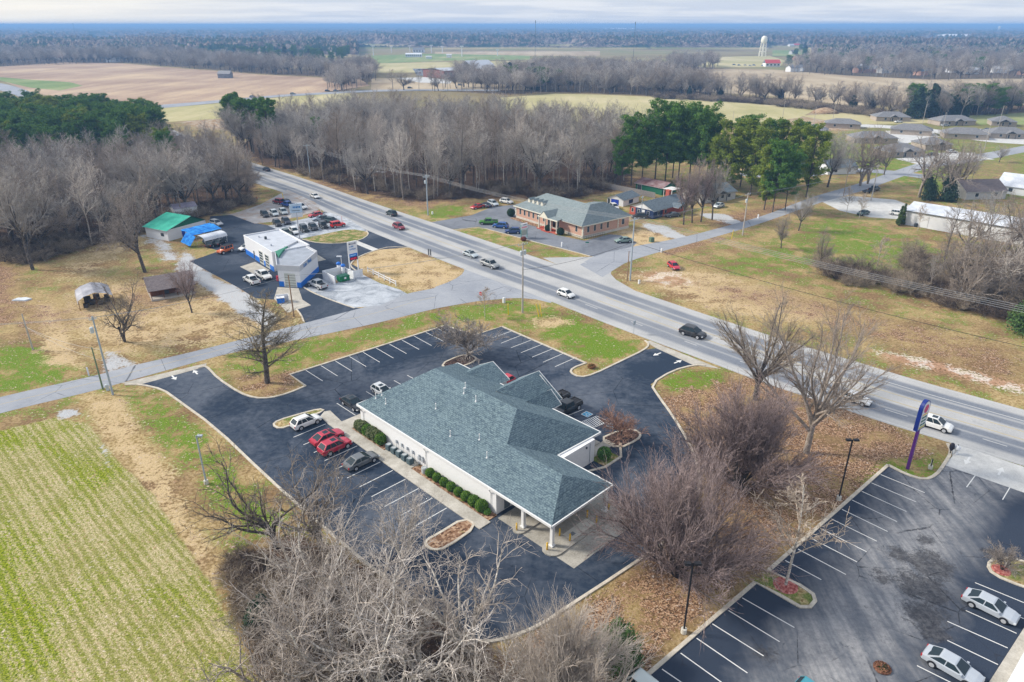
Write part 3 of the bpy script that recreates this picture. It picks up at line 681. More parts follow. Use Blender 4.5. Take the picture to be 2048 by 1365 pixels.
# lower right car park
lot2 = [(1893, 931), (1886, 931), (1871, 952), (1849, 960), (1813, 949), (1776, 931), (1537, 1142), (1629, 1192), (1627, 1212), (1600, 1216), (1510, 1165), (1255, 1385), (1200, 1440), (2400, 1900), (2500, 1200), (2200, 1030), (2048, 986)]
def lot2mat():
    k = N('asphalt_worn_centre', .9, .12)
    # worn pale aisle with dark oily patches down its middle
    p0 = Vector(at(1880, 1000)); p1 = Vector(at(1700, 1290)); d = (p1 - p0).normalized(); nrm = Vector((-d.y, d.x))
    dt = k.n('ShaderNodeVectorMath'); dt.operation = 'DOT_PRODUCT'; k.set(dt.inputs[0], k.pos()); dt.inputs[1].default_value = (nrm.x, nrm.y, 0)
    off = k.math('ADD', k.math('SUBTRACT', dt.outputs['Value'], p0.dot(nrm)), k.math('MULTIPLY', k.math('SUBTRACT', k.noise(.12, 4, dist=.6), .5), 9))
    ae = k.math('ABSOLUTE', off)
    worn = k.rng(ae, 2.2, 7.2, 1, 0)
    nz = k.math('ADD', k.math('MULTIPLY', k.noise(.25, 5, .65), .5), k.math('MULTIPLY', k.noise(2.0, 5, .75), .5))
    w = k.math('MULTIPLY', worn, k.rng(nz, .30, .60, .35, 1))
    st = k.n('ShaderNodeTexNoise'); 
    streak = k.noise(1.0, 3, .6, k.mapv(k.pos(), (1, .10, 1), (0, 0, -math.atan2(d.x, d.y) )))
    c = k.mix(w, (.026, .038, .064), k.ramp(streak, [(.38, (.19, .20, .22)), (.62, (.37, .365, .365))]))
    def near(px, py, r0, r1):
        x, y = at(px, py); s = k.n('ShaderNodeVectorMath'); s.operation = 'DISTANCE'; k.set(s.inputs[0], k.pos()); s.inputs[1].default_value = (x, y, .01)
        return k.rng(s.outputs['Value'], r0, r1, 1, 0)
    spots = None
    for q in ((1860, 1130, 1.5, 4.2), (1845, 1175, 1.5, 4.5), (1850, 1230, 1, 4), (1865, 1265, .8, 2.6), (1800, 1110, .6, 3.0), (1765, 1155, .3, 2.4), (1850, 1080, .3, 2.2), (1975, 1105, .3, 1.6), (1530, 1310, .2, 2.4)):
        s = near(*q); spots = s if spots is None else k.math('MAXIMUM', spots, s)
    sp = k.math('MULTIPLY', spots, 1.5); n2 = k.math('ADD', k.math('MULTIPLY', k.noise(.9, 5, .75, dist=.6), .6), k.math('MULTIPLY', k.noise(4.5, 4, .8), .4))
    sp = k.rng(k.math('ADD', k.math('MULTIPLY', sp, .20), n2), .66, .76)
    c = k.mix(k.math('MULTIPLY', sp, .85), c, k.ramp(k.noise(1.6, 4, .8), [(.4, (.022, .020, .024)), (.62, (.10, .10, .105))]))
    dr = k.noise(.8, 4, .7, dist=1); c = k.mix(k.rng(dr, .64, .70, 0, .6), c, (.022, .026, .036))
    e = k.voro(.16, None, 'Distance', 'DISTANCE_TO_EDGE')
    wv = k.math('ADD', e, k.math('MULTIPLY', k.math('SUBTRACT', k.noise(1.4, 4, .7), .5), .05))
    c = k.mix(k.math('MULTIPLY', k.rng(wv, .002, .009, .85, 0), k.rng(k.noise(.13, 2), .46, .56)), c, (.018, .018, .022))
    g = k.noise(9, 3, .8); c = k.mix(k.rng(g, .35, .7, 0, .25), c, (.12, .13, .15))
    return k.out(c)
M_LOT2 = lot2mat(); sheet('car_park', pl(lot2), .012, M_LOT2)
sheet('entrance_apron', pl([(1901, 885), (1905, 913), (1886, 931), (1893, 932), (2048, 986), (2240, 1055), (2300, 1010), (2047, 934)]), .018, M_CONC2)
kerb([(1895, 888), (1903, 905), (1886, 933), (1871, 952), (1849, 961), (1813, 950), (1776, 931)], 1, w=.4)
kerb([(1776, 931), (1537, 1142), (1600, 1172), (1626, 1190), (1630, 1203), (1620, 1215), (1600, 1215), (1560, 1192), (1510, 1166), (1255, 1385)], 0, w=.4)
sheet('island_lawn', S([(1537, 1145), (1600, 1175), (1624, 1192), (1626, 1204), (1616, 1211), (1600, 1211), (1512, 1166)], 1, True), .05, M_LAWN)
island('planting_bed', [(1974, 1130), (1990, 1118), (2014, 1116), (2110, 1140), (2130, 1200), (2048, 1176), (1985, 1150)], M_LAWN)
struct('mulch_ring', MB().lathe(*at(1571, 1172), [(1.35, .0), (1.15, .10), (.4, .17), (.05, .18)], 20), M_REDM)
struct('mulch_ring', MB().lathe(*at(2002, 1142), [(.95, .08), (.8, .17), (.3, .2), (.05, .2)], 20), M_REDM)
struct('pavement', MB().prism(pl([(2060, 1238), (1974, 1372), (2006, 1390), (2070, 1290)]), 0, .13), M_CONC)
# stall lines
WL, BL_ = MB(), MB()
def line(p, q, w=.11, z=.017, dst=None, px=True):
    a, b = (Vector(at(*p)), Vector(at(*q))) if px else (Vector(p[:2]), Vector(q[:2]))
    r = ribbon('', resample([a, b], 50), w, z, None); (dst or WL).add(r.v, r.f)
z1 = lambda x, y: (560 + x * .1953, 640 + y * .1953)
for p, q in (((265, 518), (438, 628)), ((415, 467), (590, 577)), ((563, 420), (738, 528)), ((705, 373), (882, 480)), ((845, 330), (1022, 435)), ((975, 285), (1162, 393)), ((1108, 242), (1295, 347)), ((1240, 203), (1425, 305)), ((1368, 165), (1552, 265)), ((1490, 127), (1675, 222)), ((1608, 87), (1803, 183))):
    line(z1(*p), z1(*q))
for p, q in (((983, 677), (1025, 662)), ((1002, 687), (1045, 670)), ((1022, 696), (1067, 679)), ((1042, 706), (1087, 688)), ((1064, 715), (1108, 697)), ((1086, 725), (1130, 706)), ((1110, 734), (1153, 715))): line(p, q)
for i in range(11): line(AB(32.2 - 2.74 * i, -3.05), AB(32.2 - 2.74 * i, -8.2), px=False)
for i in range(6): line(AB(31.3, 1.4 + 2.68 * i), AB(36.4, 1.4 + 2.68 * i), px=False)
c2 = lambda x, y: (880 + x * .2197, 680 + y * .2197)
line(c2(1165, 690), c2(1305, 635)); line(c2(1290, 745), c2(1425, 695)); line(c2(1425, 695), c2(1537, 745)); line(c2(1537, 745), c2(1400, 800)); line(c2(1290, 745), c2(1400, 800))
for i in range(1, 8):
    t = i / 8; a = Vector(c2(1290, 745)).lerp(Vector(c2(1400, 800)), t); b = Vector(c2(1425, 695)).lerp(Vector(c2(1537, 745)), min(1, t)); 
    a2 = Vector(c2(1290, 745)).lerp(Vector(c2(1425, 695)), t); b2 = Vector(c2(1400, 800)).lerp(Vector(c2(1537, 745)), t)
    line(tuple(a2), tuple(Vector(c2(1400, 800)).lerp(Vector(c2(1537, 745)), max(0, t - .18))), .16)
def ada(px, py):
    c = Vector(at(px, py)); ua, ub = Vector(A_), Vector(B_)
    q = [c + ua * i * .62 + ub * j * .62 for i, j in ((-1, -1), (1, -1), (1, 1), (-1, 1))]
    BL_.add([(p.x, p.y, .016) for p in q], [(0, 1, 2, 3)])
    for i in range(4): line(q[i], q[(i + 1) % 4], .1, .019, WL, False)
    # wheelchair symbol: head, back, seat, leg and wheel arc
    def g(u, v): return c + ub * (-u) * .11 + ua * v * .11
    r = ribbon('', [g(-.6, 3.2), g(-.4, .6), g(2.0, .4), g(2.9, -2.4), g(3.9, -2.2)], .10, .020, None); WL.add(r.v, r.f)
    arc = [g(.2 + 2.3 * math.cos(t), -1.3 + 2.3 * math.sin(t)) for t in np.linspace(2.3, 6.0, 12)]; r = ribbon('', arc, .09, .0205, None); WL.add(r.v, r.f)
    h = [g(-.6 + .55 * math.cos(t), 4.2 + .55 * math.sin(t)) for t in np.linspace(0, 6.28, 9)[:-1]]; WL.add([(p.x, p.y, .0195) for p in h], [tuple(range(8))])
ada(1174, 829); ada(1224, 852)
c9 = lambda x, y: (1300 + x * .3663, 660 + y * .3663); c10 = lambda x, y: (1248 + x * .3906, 960 + y * .3906)
for p, q in (((1257, 790), (1500, 890)), ((1208, 836), (1452, 940)), ((1155, 882), (1400, 993)), ((1103, 930), (1348, 1048)), ((1048, 981), (1297, 1102)), ((990, 1033), (1238, 1155)), ((930, 1085), (1183, 1213)), ((872, 1135), (1130, 1268)), ((808, 1198), (1070, 1337)), ((738, 1260), (935, 1365))): line(c9(*p), c9(*q))
for p, q in (((605, 605), (872, 757)), ((535, 670), (797, 830)), ((452, 738), (715, 903)), ((372, 812), (632, 990)), ((290, 888), (530, 1060)), ((195, 970), (370, 1090)), ((1797, 527), (2048, 630)), ((1750, 670), (2010, 787)), ((1655, 725), (1965, 862)), ((1655, 823), (1915, 947)), ((1500, 952), (1700, 1052)), ((1870, 455+180), (2048, 712))): line(c10(*p), c10(*q))
line((1981, 910), (1933, 975)); line((2044, 935), (2005, 1000))
def arrow(px, py, tx, ty, L=2.0):
    c = Vector(at(px, py)); d = (Vector(at(tx, ty)) - c).normalized(); n = Vector((-d.y, d.x))
    for q in ([c - d * L * .5 + n * .13, c - d * L * .5 - n * .13, c + d * .1 - n * .13, c + d * .1 + n * .13], [c + n * .48, c - n * .48, c + d * L * .5]):
        z = .0215 if len(q) == 3 else .020
        WL.add([(p.x, p.y, z + .006) for p in q], [tuple(range(len(q)))])
arrow(348, 756, 356, 764); arrow(391, 745, 384, 738); arrow(1314, 709, 1303, 713); arrow(1356, 724, 1366, 720)
arrow(1935, 922, 1930, 930, 2.4); arrow(2001, 943, 2006, 934, 2.4)
struct('parking_lines', WL, M_WHITE); struct('accessible_bay_paint', BL_, M_BLUEP)

# workshop yard by the highway
shop = [(380, 523), (440, 502), (419, 497), (404, 484), (421, 433), (465, 430), (505, 446), (560, 455), (690, 410), (740, 463), (819, 495), (755, 500), (721, 512), (702, 528), (721, 538), (700, 550), (668, 545), (620, 575), (611, 578), (655, 598), (709, 616), (750, 618), (611, 646), (607, 638), (592, 618), (552, 600), (511, 597), (477, 576), (421, 546)]
sheet('workshop_yard', pl(shop), .012, M_SHOP)
sheet('gravel_yard', S([(611, 577), (655, 597), (709, 616), (760, 611), (814, 588), (800, 580), (760, 567), (716, 545), (700, 541), (668, 545), (625, 572)], 0), .016, M_GRAV)
kerb([(607, 575), (625, 586), (655, 598), (685, 609), (709, 617)], 1, w=.3, h=.10)
kerb([(819, 496), (780, 494), (755, 500), (721, 512), (704, 524), (700, 533), (716, 545)], 1, w=.3, h=.12)
kerb([(604, 479), (625, 485), (653, 488), (690, 487), (721, 481), (738, 470), (733, 462)], 1, w=.3, h=.12)
kerb([(592, 618), (602, 630), (608, 645)], 1, w=.3, h=.12)
sheet('display_gravel', S([(430, 428), (466, 428), (520, 410), (575, 380), (630, 405), (640, 415), (632, 424), (560, 442), (510, 448), (465, 431)], 0), .024, M_DIRT)
sheet('display_gravel', S([(536, 452), (600, 440), (660, 425), (700, 440), (736, 464), (736, 468), (690, 466), (640, 470), (600, 478), (560, 462)], 0), .023, M_GRAV)
sheet('verge_island', S([(604, 478), (650, 468), (700, 458), (737, 464), (736, 471), (721, 480), (690, 486), (653, 487), (625, 484)], 1), .028, M_LAWN)
sheet('culvert_strip', pl([(700, 484), (712, 481), (757, 499), (746, 503)]), .032, M_CONC2)
sheet('workshop_apron', pl([(480, 534), (510, 524), (540, 541), (512, 551)]), .018, M_CONC)
sheet('workshop_apron', pl([(555, 575), (597, 577), (605, 600), (622, 611), (575, 626), (548, 598)]), .018, M_CONC)
sheet('workshop_apron', pl([(632, 508), (652, 520), (634, 524)]), .018, M_CONC)
# brick office car park
office = [(857, 446), (943, 431), (985, 414), (1028, 410), (1050, 424), (1110, 470), (1170, 482), (1218, 469), (1241, 471), (1274, 486), (1262, 497), (1205, 515), (1183, 513), (1074, 485), (1016, 470), (957, 454), (907, 459)]
sheet('office_car_park', pl(office), .011, M_OLD)
kerb([(907, 461), (957, 454), (1016, 470), (1074, 486), (1140, 502), (1180, 513)], 1, w=.25, h=.1)
sheet('building_yard', pl([(1640, 402), (1700, 392), (1790, 400), (1830, 415), (1810, 440), (1740, 435), (1680, 422)]), .013, M_CONC2)
sheet('building_yard', pl([(1770, 262), (1860, 262), (1880, 274), (1800, 290)]), .026, M_CONC2)
struct('kerb', KERBS, M_KERB)
# ================================================================== WHITE ONE-STOREY OFFICE WITH DRIVE-THROUGH CANOPY
def shingles(name, base, dark, lite, scale=1.0):
    k = N(name, .92, .12)
    # courses of tabs: brick pattern in the roof plane, read from the slope's own UV
    br = k.n('ShaderNodeTexBrick'); k.set(br.inputs['Vector'], k.mapv(k.uv(), (scale, scale, 1)))
    br.offset = .5; br.inputs['Color1'].default_value = base + (1,); br.inputs['Color2'].default_value = lite + (1,); br.inputs['Mortar'].default_value = dark + (1,)
    br.inputs['Scale'].default_value = 1; br.inputs['Mortar Size'].default_value = .035; br.inputs['Brick Width'].default_value = .56; br.inputs['Row Height'].default_value = .26; br.inputs['Bias'].default_value = -.15
    vv = k.voro(2.6, k.mapv(k.uv(), (.8, 1.5, 1)), 'Color')
    c = k.mix(k.math('MULTIPLY', k.rgb2f(vv), .75), br.outputs['Color'], lite)
    c = k.mix(k.rng(k.noise(4.2, 3, .8), .42, .62, 0, .62), c, dark)
    c = k.mix(k.rng(k.noise(.18, 4, .6), .4, .7, 0, .25), c, tuple(min(1, x * 1.35) for x in base))
    k.bump(br.outputs['Fac'], .02, .5); return k.out(c)
M_SHING = shingles('blue_grey_shingles', (.115, .162, .195), (.04, .066, .09), (.21, .285, .305))
M_WALLW = simple('white_painted_brick', (.80, .80, .80), .75, .2, .04, 3)
M_TRIM = simple('white_trim', (.78, .78, .77), .5, .3, .03)
M_GLASS = N('window_glass', .08, .5).out((.035, .05, .065))
M_DARKM = simple('dark_metal', (.05, .06, .07), .5, .4)
M_YELB = simple('yellow_bollard_paint', (.78, .47, .02), .6, .3, .08)

def roof_uv(mb, faces):
    """planar uv in metres per face: u along the eave, v up the slope"""
    pass
def roof_mesh(name, polys, mats, thick=.12, mi=None):
    """polys: 3-D outlines; each gets an own uv frame (u horizontal, v up the slope)"""
    me_v, me_f, uvs, mis = [], [], [], []
    for n_, pts in enumerate(polys):
        pts = [Vector(p) for p in pts]; nrm = Vector((0, 0, 0))
        for i in range(len(pts)):
            a, b = pts[i], pts[(i + 1) % len(pts)]
            nrm += Vector(((a.y - b.y) * (a.z + b.z), (a.z - b.z) * (a.x + b.x), (a.x - b.x) * (a.y + b.y)))
        nrm.normalize()
        if nrm.z < 0: pts.reverse(); nrm = -nrm
        u = Vector((0, 0, 1)).cross(nrm); u = u.normalized() if u.length > 1e-3 else Vector((1, 0, 0)); w = nrm.cross(u)
        o = len(me_v); me_v += [tuple(p) for p in pts]; me_f.append(tuple(range(o, o + len(pts)))); uvs += [(p.dot(u), p.dot(w)) for p in pts]; mis.append(0)
        low = [tuple(p - Vector((0, 0, thick))) for p in pts]; o2 = len(me_v); me_v += low; uvs += [(0, 0)] * len(pts)
        me_f.append(tuple(reversed(range(o2, o2 + len(pts))))); mis.append(1)
    mb = MB(); mb.v = me_v; mb.f = me_f; mb.mi = mis; mb.uv = uvs; return mb.mesh(name, mats)
bank = thing('office_building', 'white one-storey office with blue-grey hip roofs and a drive-through canopy', 'building', (O_[0], O_[1], 0), TH)
L = lambda a, b, z=0: Vector((a, -b, z))       # building frame: x = a, y = -b
def Lbox(mb, a0, a1, b0, b1, z0, z1, mi=0): return mb.box(a0, a1, -b1, -b0, z0, z1, mi)
EZ = 3.5
w = MB(); Lbox(w, -.3, 28.0, .35, 10.4, 0, EZ - .1); Lbox(w, -1.3, 27.9, 10.4, 17.3, 0, EZ - .1)
w.prism([(-.3, -1.5), (-1.2, -1.5), (-1.2, -.35), (-.3, -.35)], 0, EZ - .1) if False else None
# front gable wings
for a0, a1, zt, b1 in ((18.9, 25.1, 3.4, 20.8), (10.8, 17.0, 3.4, 21.9), (8.5, 12.0, 3.3, 20.6)): Lbox(w, a0, a1, 17.3, b1, 0, zt)
for a0, a1, zr, b1 in ((18.9, 25.1, 5.1, 20.8), (8.7, 17.2, 6.1, 21.9), (8.4, 11.7, 4.9, 20.6)):
    am = (a0 + a1) / 2; w.add([L(a0, b1 - .02, 3.2), L(a1, b1 - .02, 3.2), L(am, b1 - .02, zr)], [(0, 1, 2)])
part('wall', w, M_WALLW, bank)
zr, zc_ = 8.0, 5.9
polys = [
 [L(28.5, .2, EZ), L(-9.2, .2, EZ), L(-5.9, 5.55, zc_), L(3.2, 5.55, zc_), L(5.9, 10, zr), L(22.4, 9.8, zr)],        # west slope
 [L(28.5, .2, EZ), L(22.4, 9.8, zr), L(28.5, 19.2, EZ)],                                                            # north hip
 [L(22.4, 9.8, zr), L(5.9, 10, zr), L(-.8, 19.1, EZ), L(28.5, 19.2, EZ)],                                           # east slope
 [L(5.9, 10, zr), L(3.2, 5.55, zc_), L(-.45, 10.9, EZ), L(-.8, 19.1, EZ)],                                          # south hip of the main block
 [L(-9.2, .2, EZ), L(-9.2, 10.9, EZ), L(-5.9, 5.55, zc_)],                                                          # canopy hip
 [L(-5.9, 5.55, zc_), L(-9.2, 10.9, EZ), L(-.45, 10.9, EZ), L(3.2, 5.55, zc_)],                                     # canopy east slope
]
def gwing(a0, a1, am, zr_, b1, ze=EZ):
    def bs(z): return 10 + (zr - z) * (19.15 - 10) / (zr - EZ)      # where the main east slope has height z
    return [[L(am, bs(zr_), zr_ + .02), L(am, b1, zr_ + .02), L(a0, b1, ze), L(a0, bs(ze) - .3, ze)], [L(am, bs(zr_), zr_ + .02), L(am, b1, zr_ + .02), L(a1, b1, ze), L(a1, bs(ze) - .3, ze)]]
polys += gwing(18.6, 25.6, 22.3, 5.25, 21.1) + gwing(8.9, 17.9, 13.6, 6.3, 22.3) + gwing(7.9, 12.0, 10.0, 5.1, 21.0)
part('roof', roof_mesh('roof', polys, [M_SHING, M_TRIM]), None, bank)
fs = MB()
def eave(p, q, h=.26, t=.10):
    p, q = Vector(p), Vector(q); d = (q - p); d.z = 0; d.normalize(); n = Vector((d.y, -d.x, 0)) * t
    b0 = Vector((0, 0, -h)); up = Vector((0, 0, .03))
    vs = [p + b0 - n, p + up - n, p + up + n, p + b0 + n, q + b0 - n, q + up - n, q + up + n, q + b0 + n]
    fs.add(vs, [(0, 1, 5, 4), (1, 2, 6, 5), (2, 3, 7, 6), (3, 0, 4, 7), (0, 3, 2, 1), (4, 5, 6, 7)])
for p, q in ((L(28.5, .2, EZ), L(-9.2, .2, EZ)), (L(-9.2, .2, EZ), L(-9.2, 10.9, EZ)), (L(-9.2, 10.9, EZ), L(-.45, 10.9, EZ)), (L(-.45, 10.9, EZ), L(-.8, 19.1, EZ)), (L(-.8, 19.1, EZ), L(28.5, 19.2, EZ)), (L(28.5, 19.2, EZ), L(28.5, .2, EZ))): eave(p, q)
for a0, am, a1, z2, b1 in ((18.6, 22.3, 25.6, 5.25, 21.15), (8.9, 13.6, 17.9, 6.3, 22.35), (7.9, 10.0, 12.0, 5.1, 21.05)):
    eave(L(a0, b1, EZ), L(am, b1, z2 + .02), .2, .05); eave(L(am, b1, z2 + .02), L(a1, b1, EZ), .2, .05)
part('gutter', fs, M_TRIM, bank)
sf = MB(); sf.quad(L(-9.1, .3, EZ - .2), L(-9.1, 10.8, EZ - .2), L(-.31, 10.8, EZ - .2), L(-.31, .3, EZ - .2)); part('soffit', sf, M_TRIM, bank)
for a, b in ((-8.7, .9), (-4.2, .95), (-9.0, 9.9), (-4.2, 9.9)):
    c = MB(); Lbox(c, a - .3, a + .3, b - .3, b + .3, .17, .30); Lbox(c, a - .19, a + .19, b - .19, b + .19, .30, EZ - .3); Lbox(c, a - .25, a + .25, b - .25, b + .25, EZ - .45, EZ - .28)
    part('column', c, M_TRIM, bank)
for b0, b1, m_, nm in ((1.65, 2.55, simple('grey_door', (.14, .17, .20)), 'door'), (2.9, 4.4, M_TRIM, 'pilaster'), (5.2, 8.4, M_GLASS, 'window')):
    d = MB(); Lbox(d, -.36, -.29, b0, b1, .15 if nm == 'door' else (0 if nm == 'pilaster' else 1.0), 2.3 if nm != 'pilaster' else 3.2); part(nm, d, m_, bank)
for a in (27.2, 12.9, .55):
    d = MB(); d.tube([L(a, -.05, EZ - .1), L(a, .1, EZ - .45), L(a, .27, EZ - .7), L(a, .27, .25), L(a, .05, .12)], .055, 6); part('downspout', d, M_TRIM, bank)
d = MB(); d.tube([L(-1.36, 16.3, EZ - .3), L(-1.36, 16.3, .2)], .055, 6); part('downspout', d, simple('grey_downspout', (.45, .47, .5)), bank)
for a, b in ((27.8, .3), (-1.32, 15.6)):
    d = MB(); Lbox(d, a - .12, a + .12, b - .14, b + .06, 2.75, 3.0); part('wall_lamp', d, M_DARKM, bank)
for a, b, zz in ((26.0, 3.2, 0), (25.6, 3.9, 0), (24.0, 3.1, 0), (17.5, 4.6, 0), (16.6, 9.0, 0), (18.3, 9.1, 0), (14.6, 9.3, 0), (11.1, 3.6, 0), (9.0, 6.2, 0), (6.2, 5.2, 0)):
    pass
vents = [((674 + 80), 797, 0), (772, 806, 1), (764, 792, 0), (873, 821, 1), (928, 787, 0), (925, 775, 0), (952, 802, 0), (901, 874, 0), (960, 879, 0), (974, 916, 0)]
for i, (px, py, dk_) in enumerate([(752, 797, 0), (772, 808, 1), (764, 791, 0), (872, 818, 1), (928, 787, 0), (931, 776, 0), (952, 803, 0), (901, 873, 0), (959, 880, 0), (974, 916, 0)]):
    # find the roof point on the west slope under this pixel
    z = 5.0
    for _ in range(12):
        q = P(px, py, z) - Vector((O_[0], O_[1], 0)); a = q.x * A_[0] + q.y * A_[1]; b = q.x * B_[0] + q.y * B_[1]; z = EZ + max(0, (b - .2)) * (zr - EZ) / 9.7
    v = MB(); v.lathe(a, -b, [(.17, z - .15), (.12, z + .08), (.05, z + .14), (.05, z + .75)], 8); v.cyl(a, -b, z + .75, z + .87, .09, .07, 8)
    part('roof_vent', v, M_TRIM, bank, loc=None)

# condensers, meters, bollards, shrubs along the wall
M_AC = simple('condenser_green_grey', (.10, .15, .17), .5, .4, .2, 6); M_ACL = simple('condenser_top_light', (.42, .45, .46), .4, .4)
def condenser(label, a, b, s=1.0, rnd=False):
    t = thing('air_conditioner', label, 'air conditioner', AB(a, b, .12), TH, 'air conditioners along the white wall')
    m = MB()
    if rnd: m.cyl(0, 0, 0, .75, .42, n=16)
    else: m.box(-.36, .36, -.36, .36, .03, .86)
    part('housing', m, M_ACL if rnd else M_AC, t)
    g = MB()
    if not rnd:
        for i in range(7):
            zz = .12 + i * .1; g.box(-.375, .375, -.375, .375, zz, zz + .03)
        part('louvre', g, simple('condenser_louvre', (.05, .075, .085), .5), t)
    r = MB(); z0 = .75 if rnd else .86
    r.lathe(0, 0, [(.30, z0), (.33, z0 + .05), (.26, z0 + .06), (.24, z0 + .02)], 14); part('fan_ring', r, M_ACL, t)
    q = MB(); q.cyl(0, 0, z0 - .01, z0 + .015, .23, n=12); part('fan_guard', q, M_DARKM, t)
for i, lb in enumerate(('condenser unit half hidden behind the last shaggy shrub', 'dark condenser unit, second in the row counting from the shaggy shrubs', 'dark condenser unit in the middle of the row of five', 'dark condenser unit just before the last one of the row', 'bluish condenser unit at the end of the row, furthest from the shaggy shrubs')):
    condenser(lb, 20.0 - i * 1.18, -.55, 1)
condenser('pale round condenser beside the first clipped globe shrub', 12.35, -.45, 1, True)
for i, a in enumerate((19.3, 18.1, 16.9, 15.7, 14.3, 13.6)):
    m = MB(); m.box(-.1, .1, -.06, .06, 1.0, 1.5); m.tube([(0, 0, 0), (0, 0, 1.0)], .02, 5)
    if i > 3: m.box(-.22, .22, -.1, .1, .7, 1.2)
    o = link('meter_box', m.mesh('meter_box', simple('meter_grey', (.42, .45, .48), .5)), None, AB(a, .22, .12), TH)
    tag(o, 'grey electric box on a conduit on the white wall above the condensers', 'meter box', 'electric boxes on the white wall')
blab = ['yellow bollard at the rounded near end of the inner drive-through island', 'yellow bollard at the rounded near tip of the outer drive-through island', 'yellow bollard between the near canopy column and the pale pad', 'yellow bollard at the outer near corner of the pale pad', 'yellow bollard at the inner far corner of the pale pad', 'yellow bollard at the outer far corner of the pale pad', 'yellow bollard beyond the far canopy column under the bushy tree', 'yellow bollard half hidden under the canopy eave']
for lb, (a, b) in zip(blab, ((-4.1, -.05), (-8.8, 0), (-8.2, 2.75), (-9.6, 2.9), (-8.3, 7.5), (-9.7, 7.5), (-9.2, 10.4), (-4.3, 3.6))):
    t = thing('bollard', lb, 'bollard', AB(a, b, .17), 0, 'yellow bollards of the drive-through')
    part('post', MB().cyl(0, 0, 0, .92, .10, n=10).lathe(0, 0, [(.10, .92), (.08, .98), (.03, 1.01)], 10), M_YELB, t, True)
# ================================================================== TREES
rg = np.random.default_rng(7)
def nrmz(v): return v / np.maximum(np.linalg.norm(v, axis=-1, keepdims=True), 1e-9)
def stems(n, length, r0, r1, P_=8, lean=0.05, wob=0.05, up=0.0, fan=None, rng=None, base=0.0):
    rng = rng or rg
    az = rng.uniform(0, 2 * np.pi, n) if n > 1 else np.array([rng.uniform(0, 6.28)])
    if n > 1: az = np.arange(n) * 2 * np.pi / n + rng.uniform(-.4, .4, n)
    ln = np.full(n, lean) if fan is None else rng.uniform(fan[0], fan[1], n)
    d = np.stack([np.cos(az) * np.sin(ln), np.sin(az) * np.sin(ln), np.cos(ln)], -1)
    L = length * rng.uniform(.85, 1.1, n) if n > 1 else np.array([length])
    pts = np.zeros((n, P_, 3)); pts[:, 0, :2] = (d[:, :2] * base); cur = d.copy()
    for j in range(1, P_):
        cur = nrmz(cur + rng.normal(0, wob, (n, 3)) + np.array([0, 0, up])); pts[:, j] = pts[:, j - 1] + cur * (L / (P_ - 1))[:, None]
    t = np.linspace(0, 1, P_); rad = r0 * (1 - t) ** .8 * (1 - r1 / r0) + r1
    return dict(p=pts, r=np.tile(rad, (n, 1)), L=L)
def branch(par, c, t0, t1, ang, ratio, P_=5, wob=.12, up=.1, rr=.6, rend=.012, shape=None, rng=None, rmin=.014, tp=1.0):
    rng = rng or rg
    n, Pp, _ = par['p'].shape
    t = t0 + (t1 - t0) * ((np.arange(c)[None] + rng.uniform(0, 1, (n, c))) / c) ** tp
    x = t * (Pp - 1); i = np.clip(x.astype(int), 0, Pp - 2); f = (x - i)[..., None]; ar = np.arange(n)[:, None]
    a, b = par['p'][ar, i], par['p'][ar, i + 1]; base = a * (1 - f) + b * f; tan = nrmz(b - a)
    pr = par['r'][ar, i] * (1 - f[..., 0]) + par['r'][ar, i + 1] * f[..., 0]
    q = rng.normal(0, 1, tan.shape); q -= (q * tan).sum(-1, keepdims=True) * tan; q = nrmz(q)
    # spread the azimuths round the parent
    th = np.radians(rng.uniform(ang[0], ang[1], (n, c)))[..., None]
    d = tan * np.cos(th) + q * np.sin(th)
    sh = shape(t) if shape else 1.0
    L = par['L'][:, None] * ratio * sh * rng.uniform(.7, 1.2, (n, c))
    m = n * c; base = base.reshape(m, 3); d = d.reshape(m, 3); L = L.reshape(m); r0 = np.maximum(np.minimum(pr.reshape(m) * rr, L * .035 + .008), rmin)
    pts = np.zeros((m, P_, 3)); pts[:, 0] = base; cur = d
    for j in range(1, P_):
        cur = nrmz(cur + rng.normal(0, wob, (m, 3)) + np.array([0, 0, up])); pts[:, j] = pts[:, j - 1] + cur * (L / (P_ - 1))[:, None]
    tt = np.linspace(0, 1, P_)[None]; rad = r0[:, None] * (1 - tt) + np.minimum(rend, r0)[:, None] * tt
    return dict(p=pts, r=rad, L=L)
def tubes(levels):
    V, Fc, o = [], [], 0
    for lv, k in levels:
        p, r = lv['p'], lv['r']; n, P_, _ = p.shape
        tan = np.zeros_like(p); tan[:, 1:-1] = p[:, 2:] - p[:, :-2] if P_ > 2 else 0; tan[:, 0] = p[:, 1] - p[:, 0]; tan[:, -1] = p[:, -1] - p[:, -2]; tan = nrmz(tan)
        ref = np.where(np.abs(tan[:, :1, 2:3]) > .9, np.array([1., 0, 0]), np.array([0, 0, 1.])); ref = np.broadcast_to(ref, tan.shape)
        u = nrmz(np.cross(tan, ref)); w = np.cross(tan, u); a = np.arange(k) * 2 * np.pi / k
        ring = p[:, :, None] + (u[:, :, None] * np.cos(a)[None, None, :, None] + w[:, :, None] * np.sin(a)[None, None, :, None]) * r[:, :, None, None]
        V.append(ring.reshape(-1, 3)); idx = (np.arange(n)[:, None, None] * P_ + np.arange(P_ - 1)[None, :, None]) * k + np.arange(k)[None, None]
        nx = (np.arange(n)[:, None, None] * P_ + np.arange(P_ - 1)[None, :, None]) * k + ((np.arange(k) + 1) % k)[None, None]
        Fc.append(np.stack([idx, nx, nx + k, idx + k], -1).reshape(-1, 4) + o); o += n * P_ * k
    return np.concatenate(V), np.concatenate(Fc)
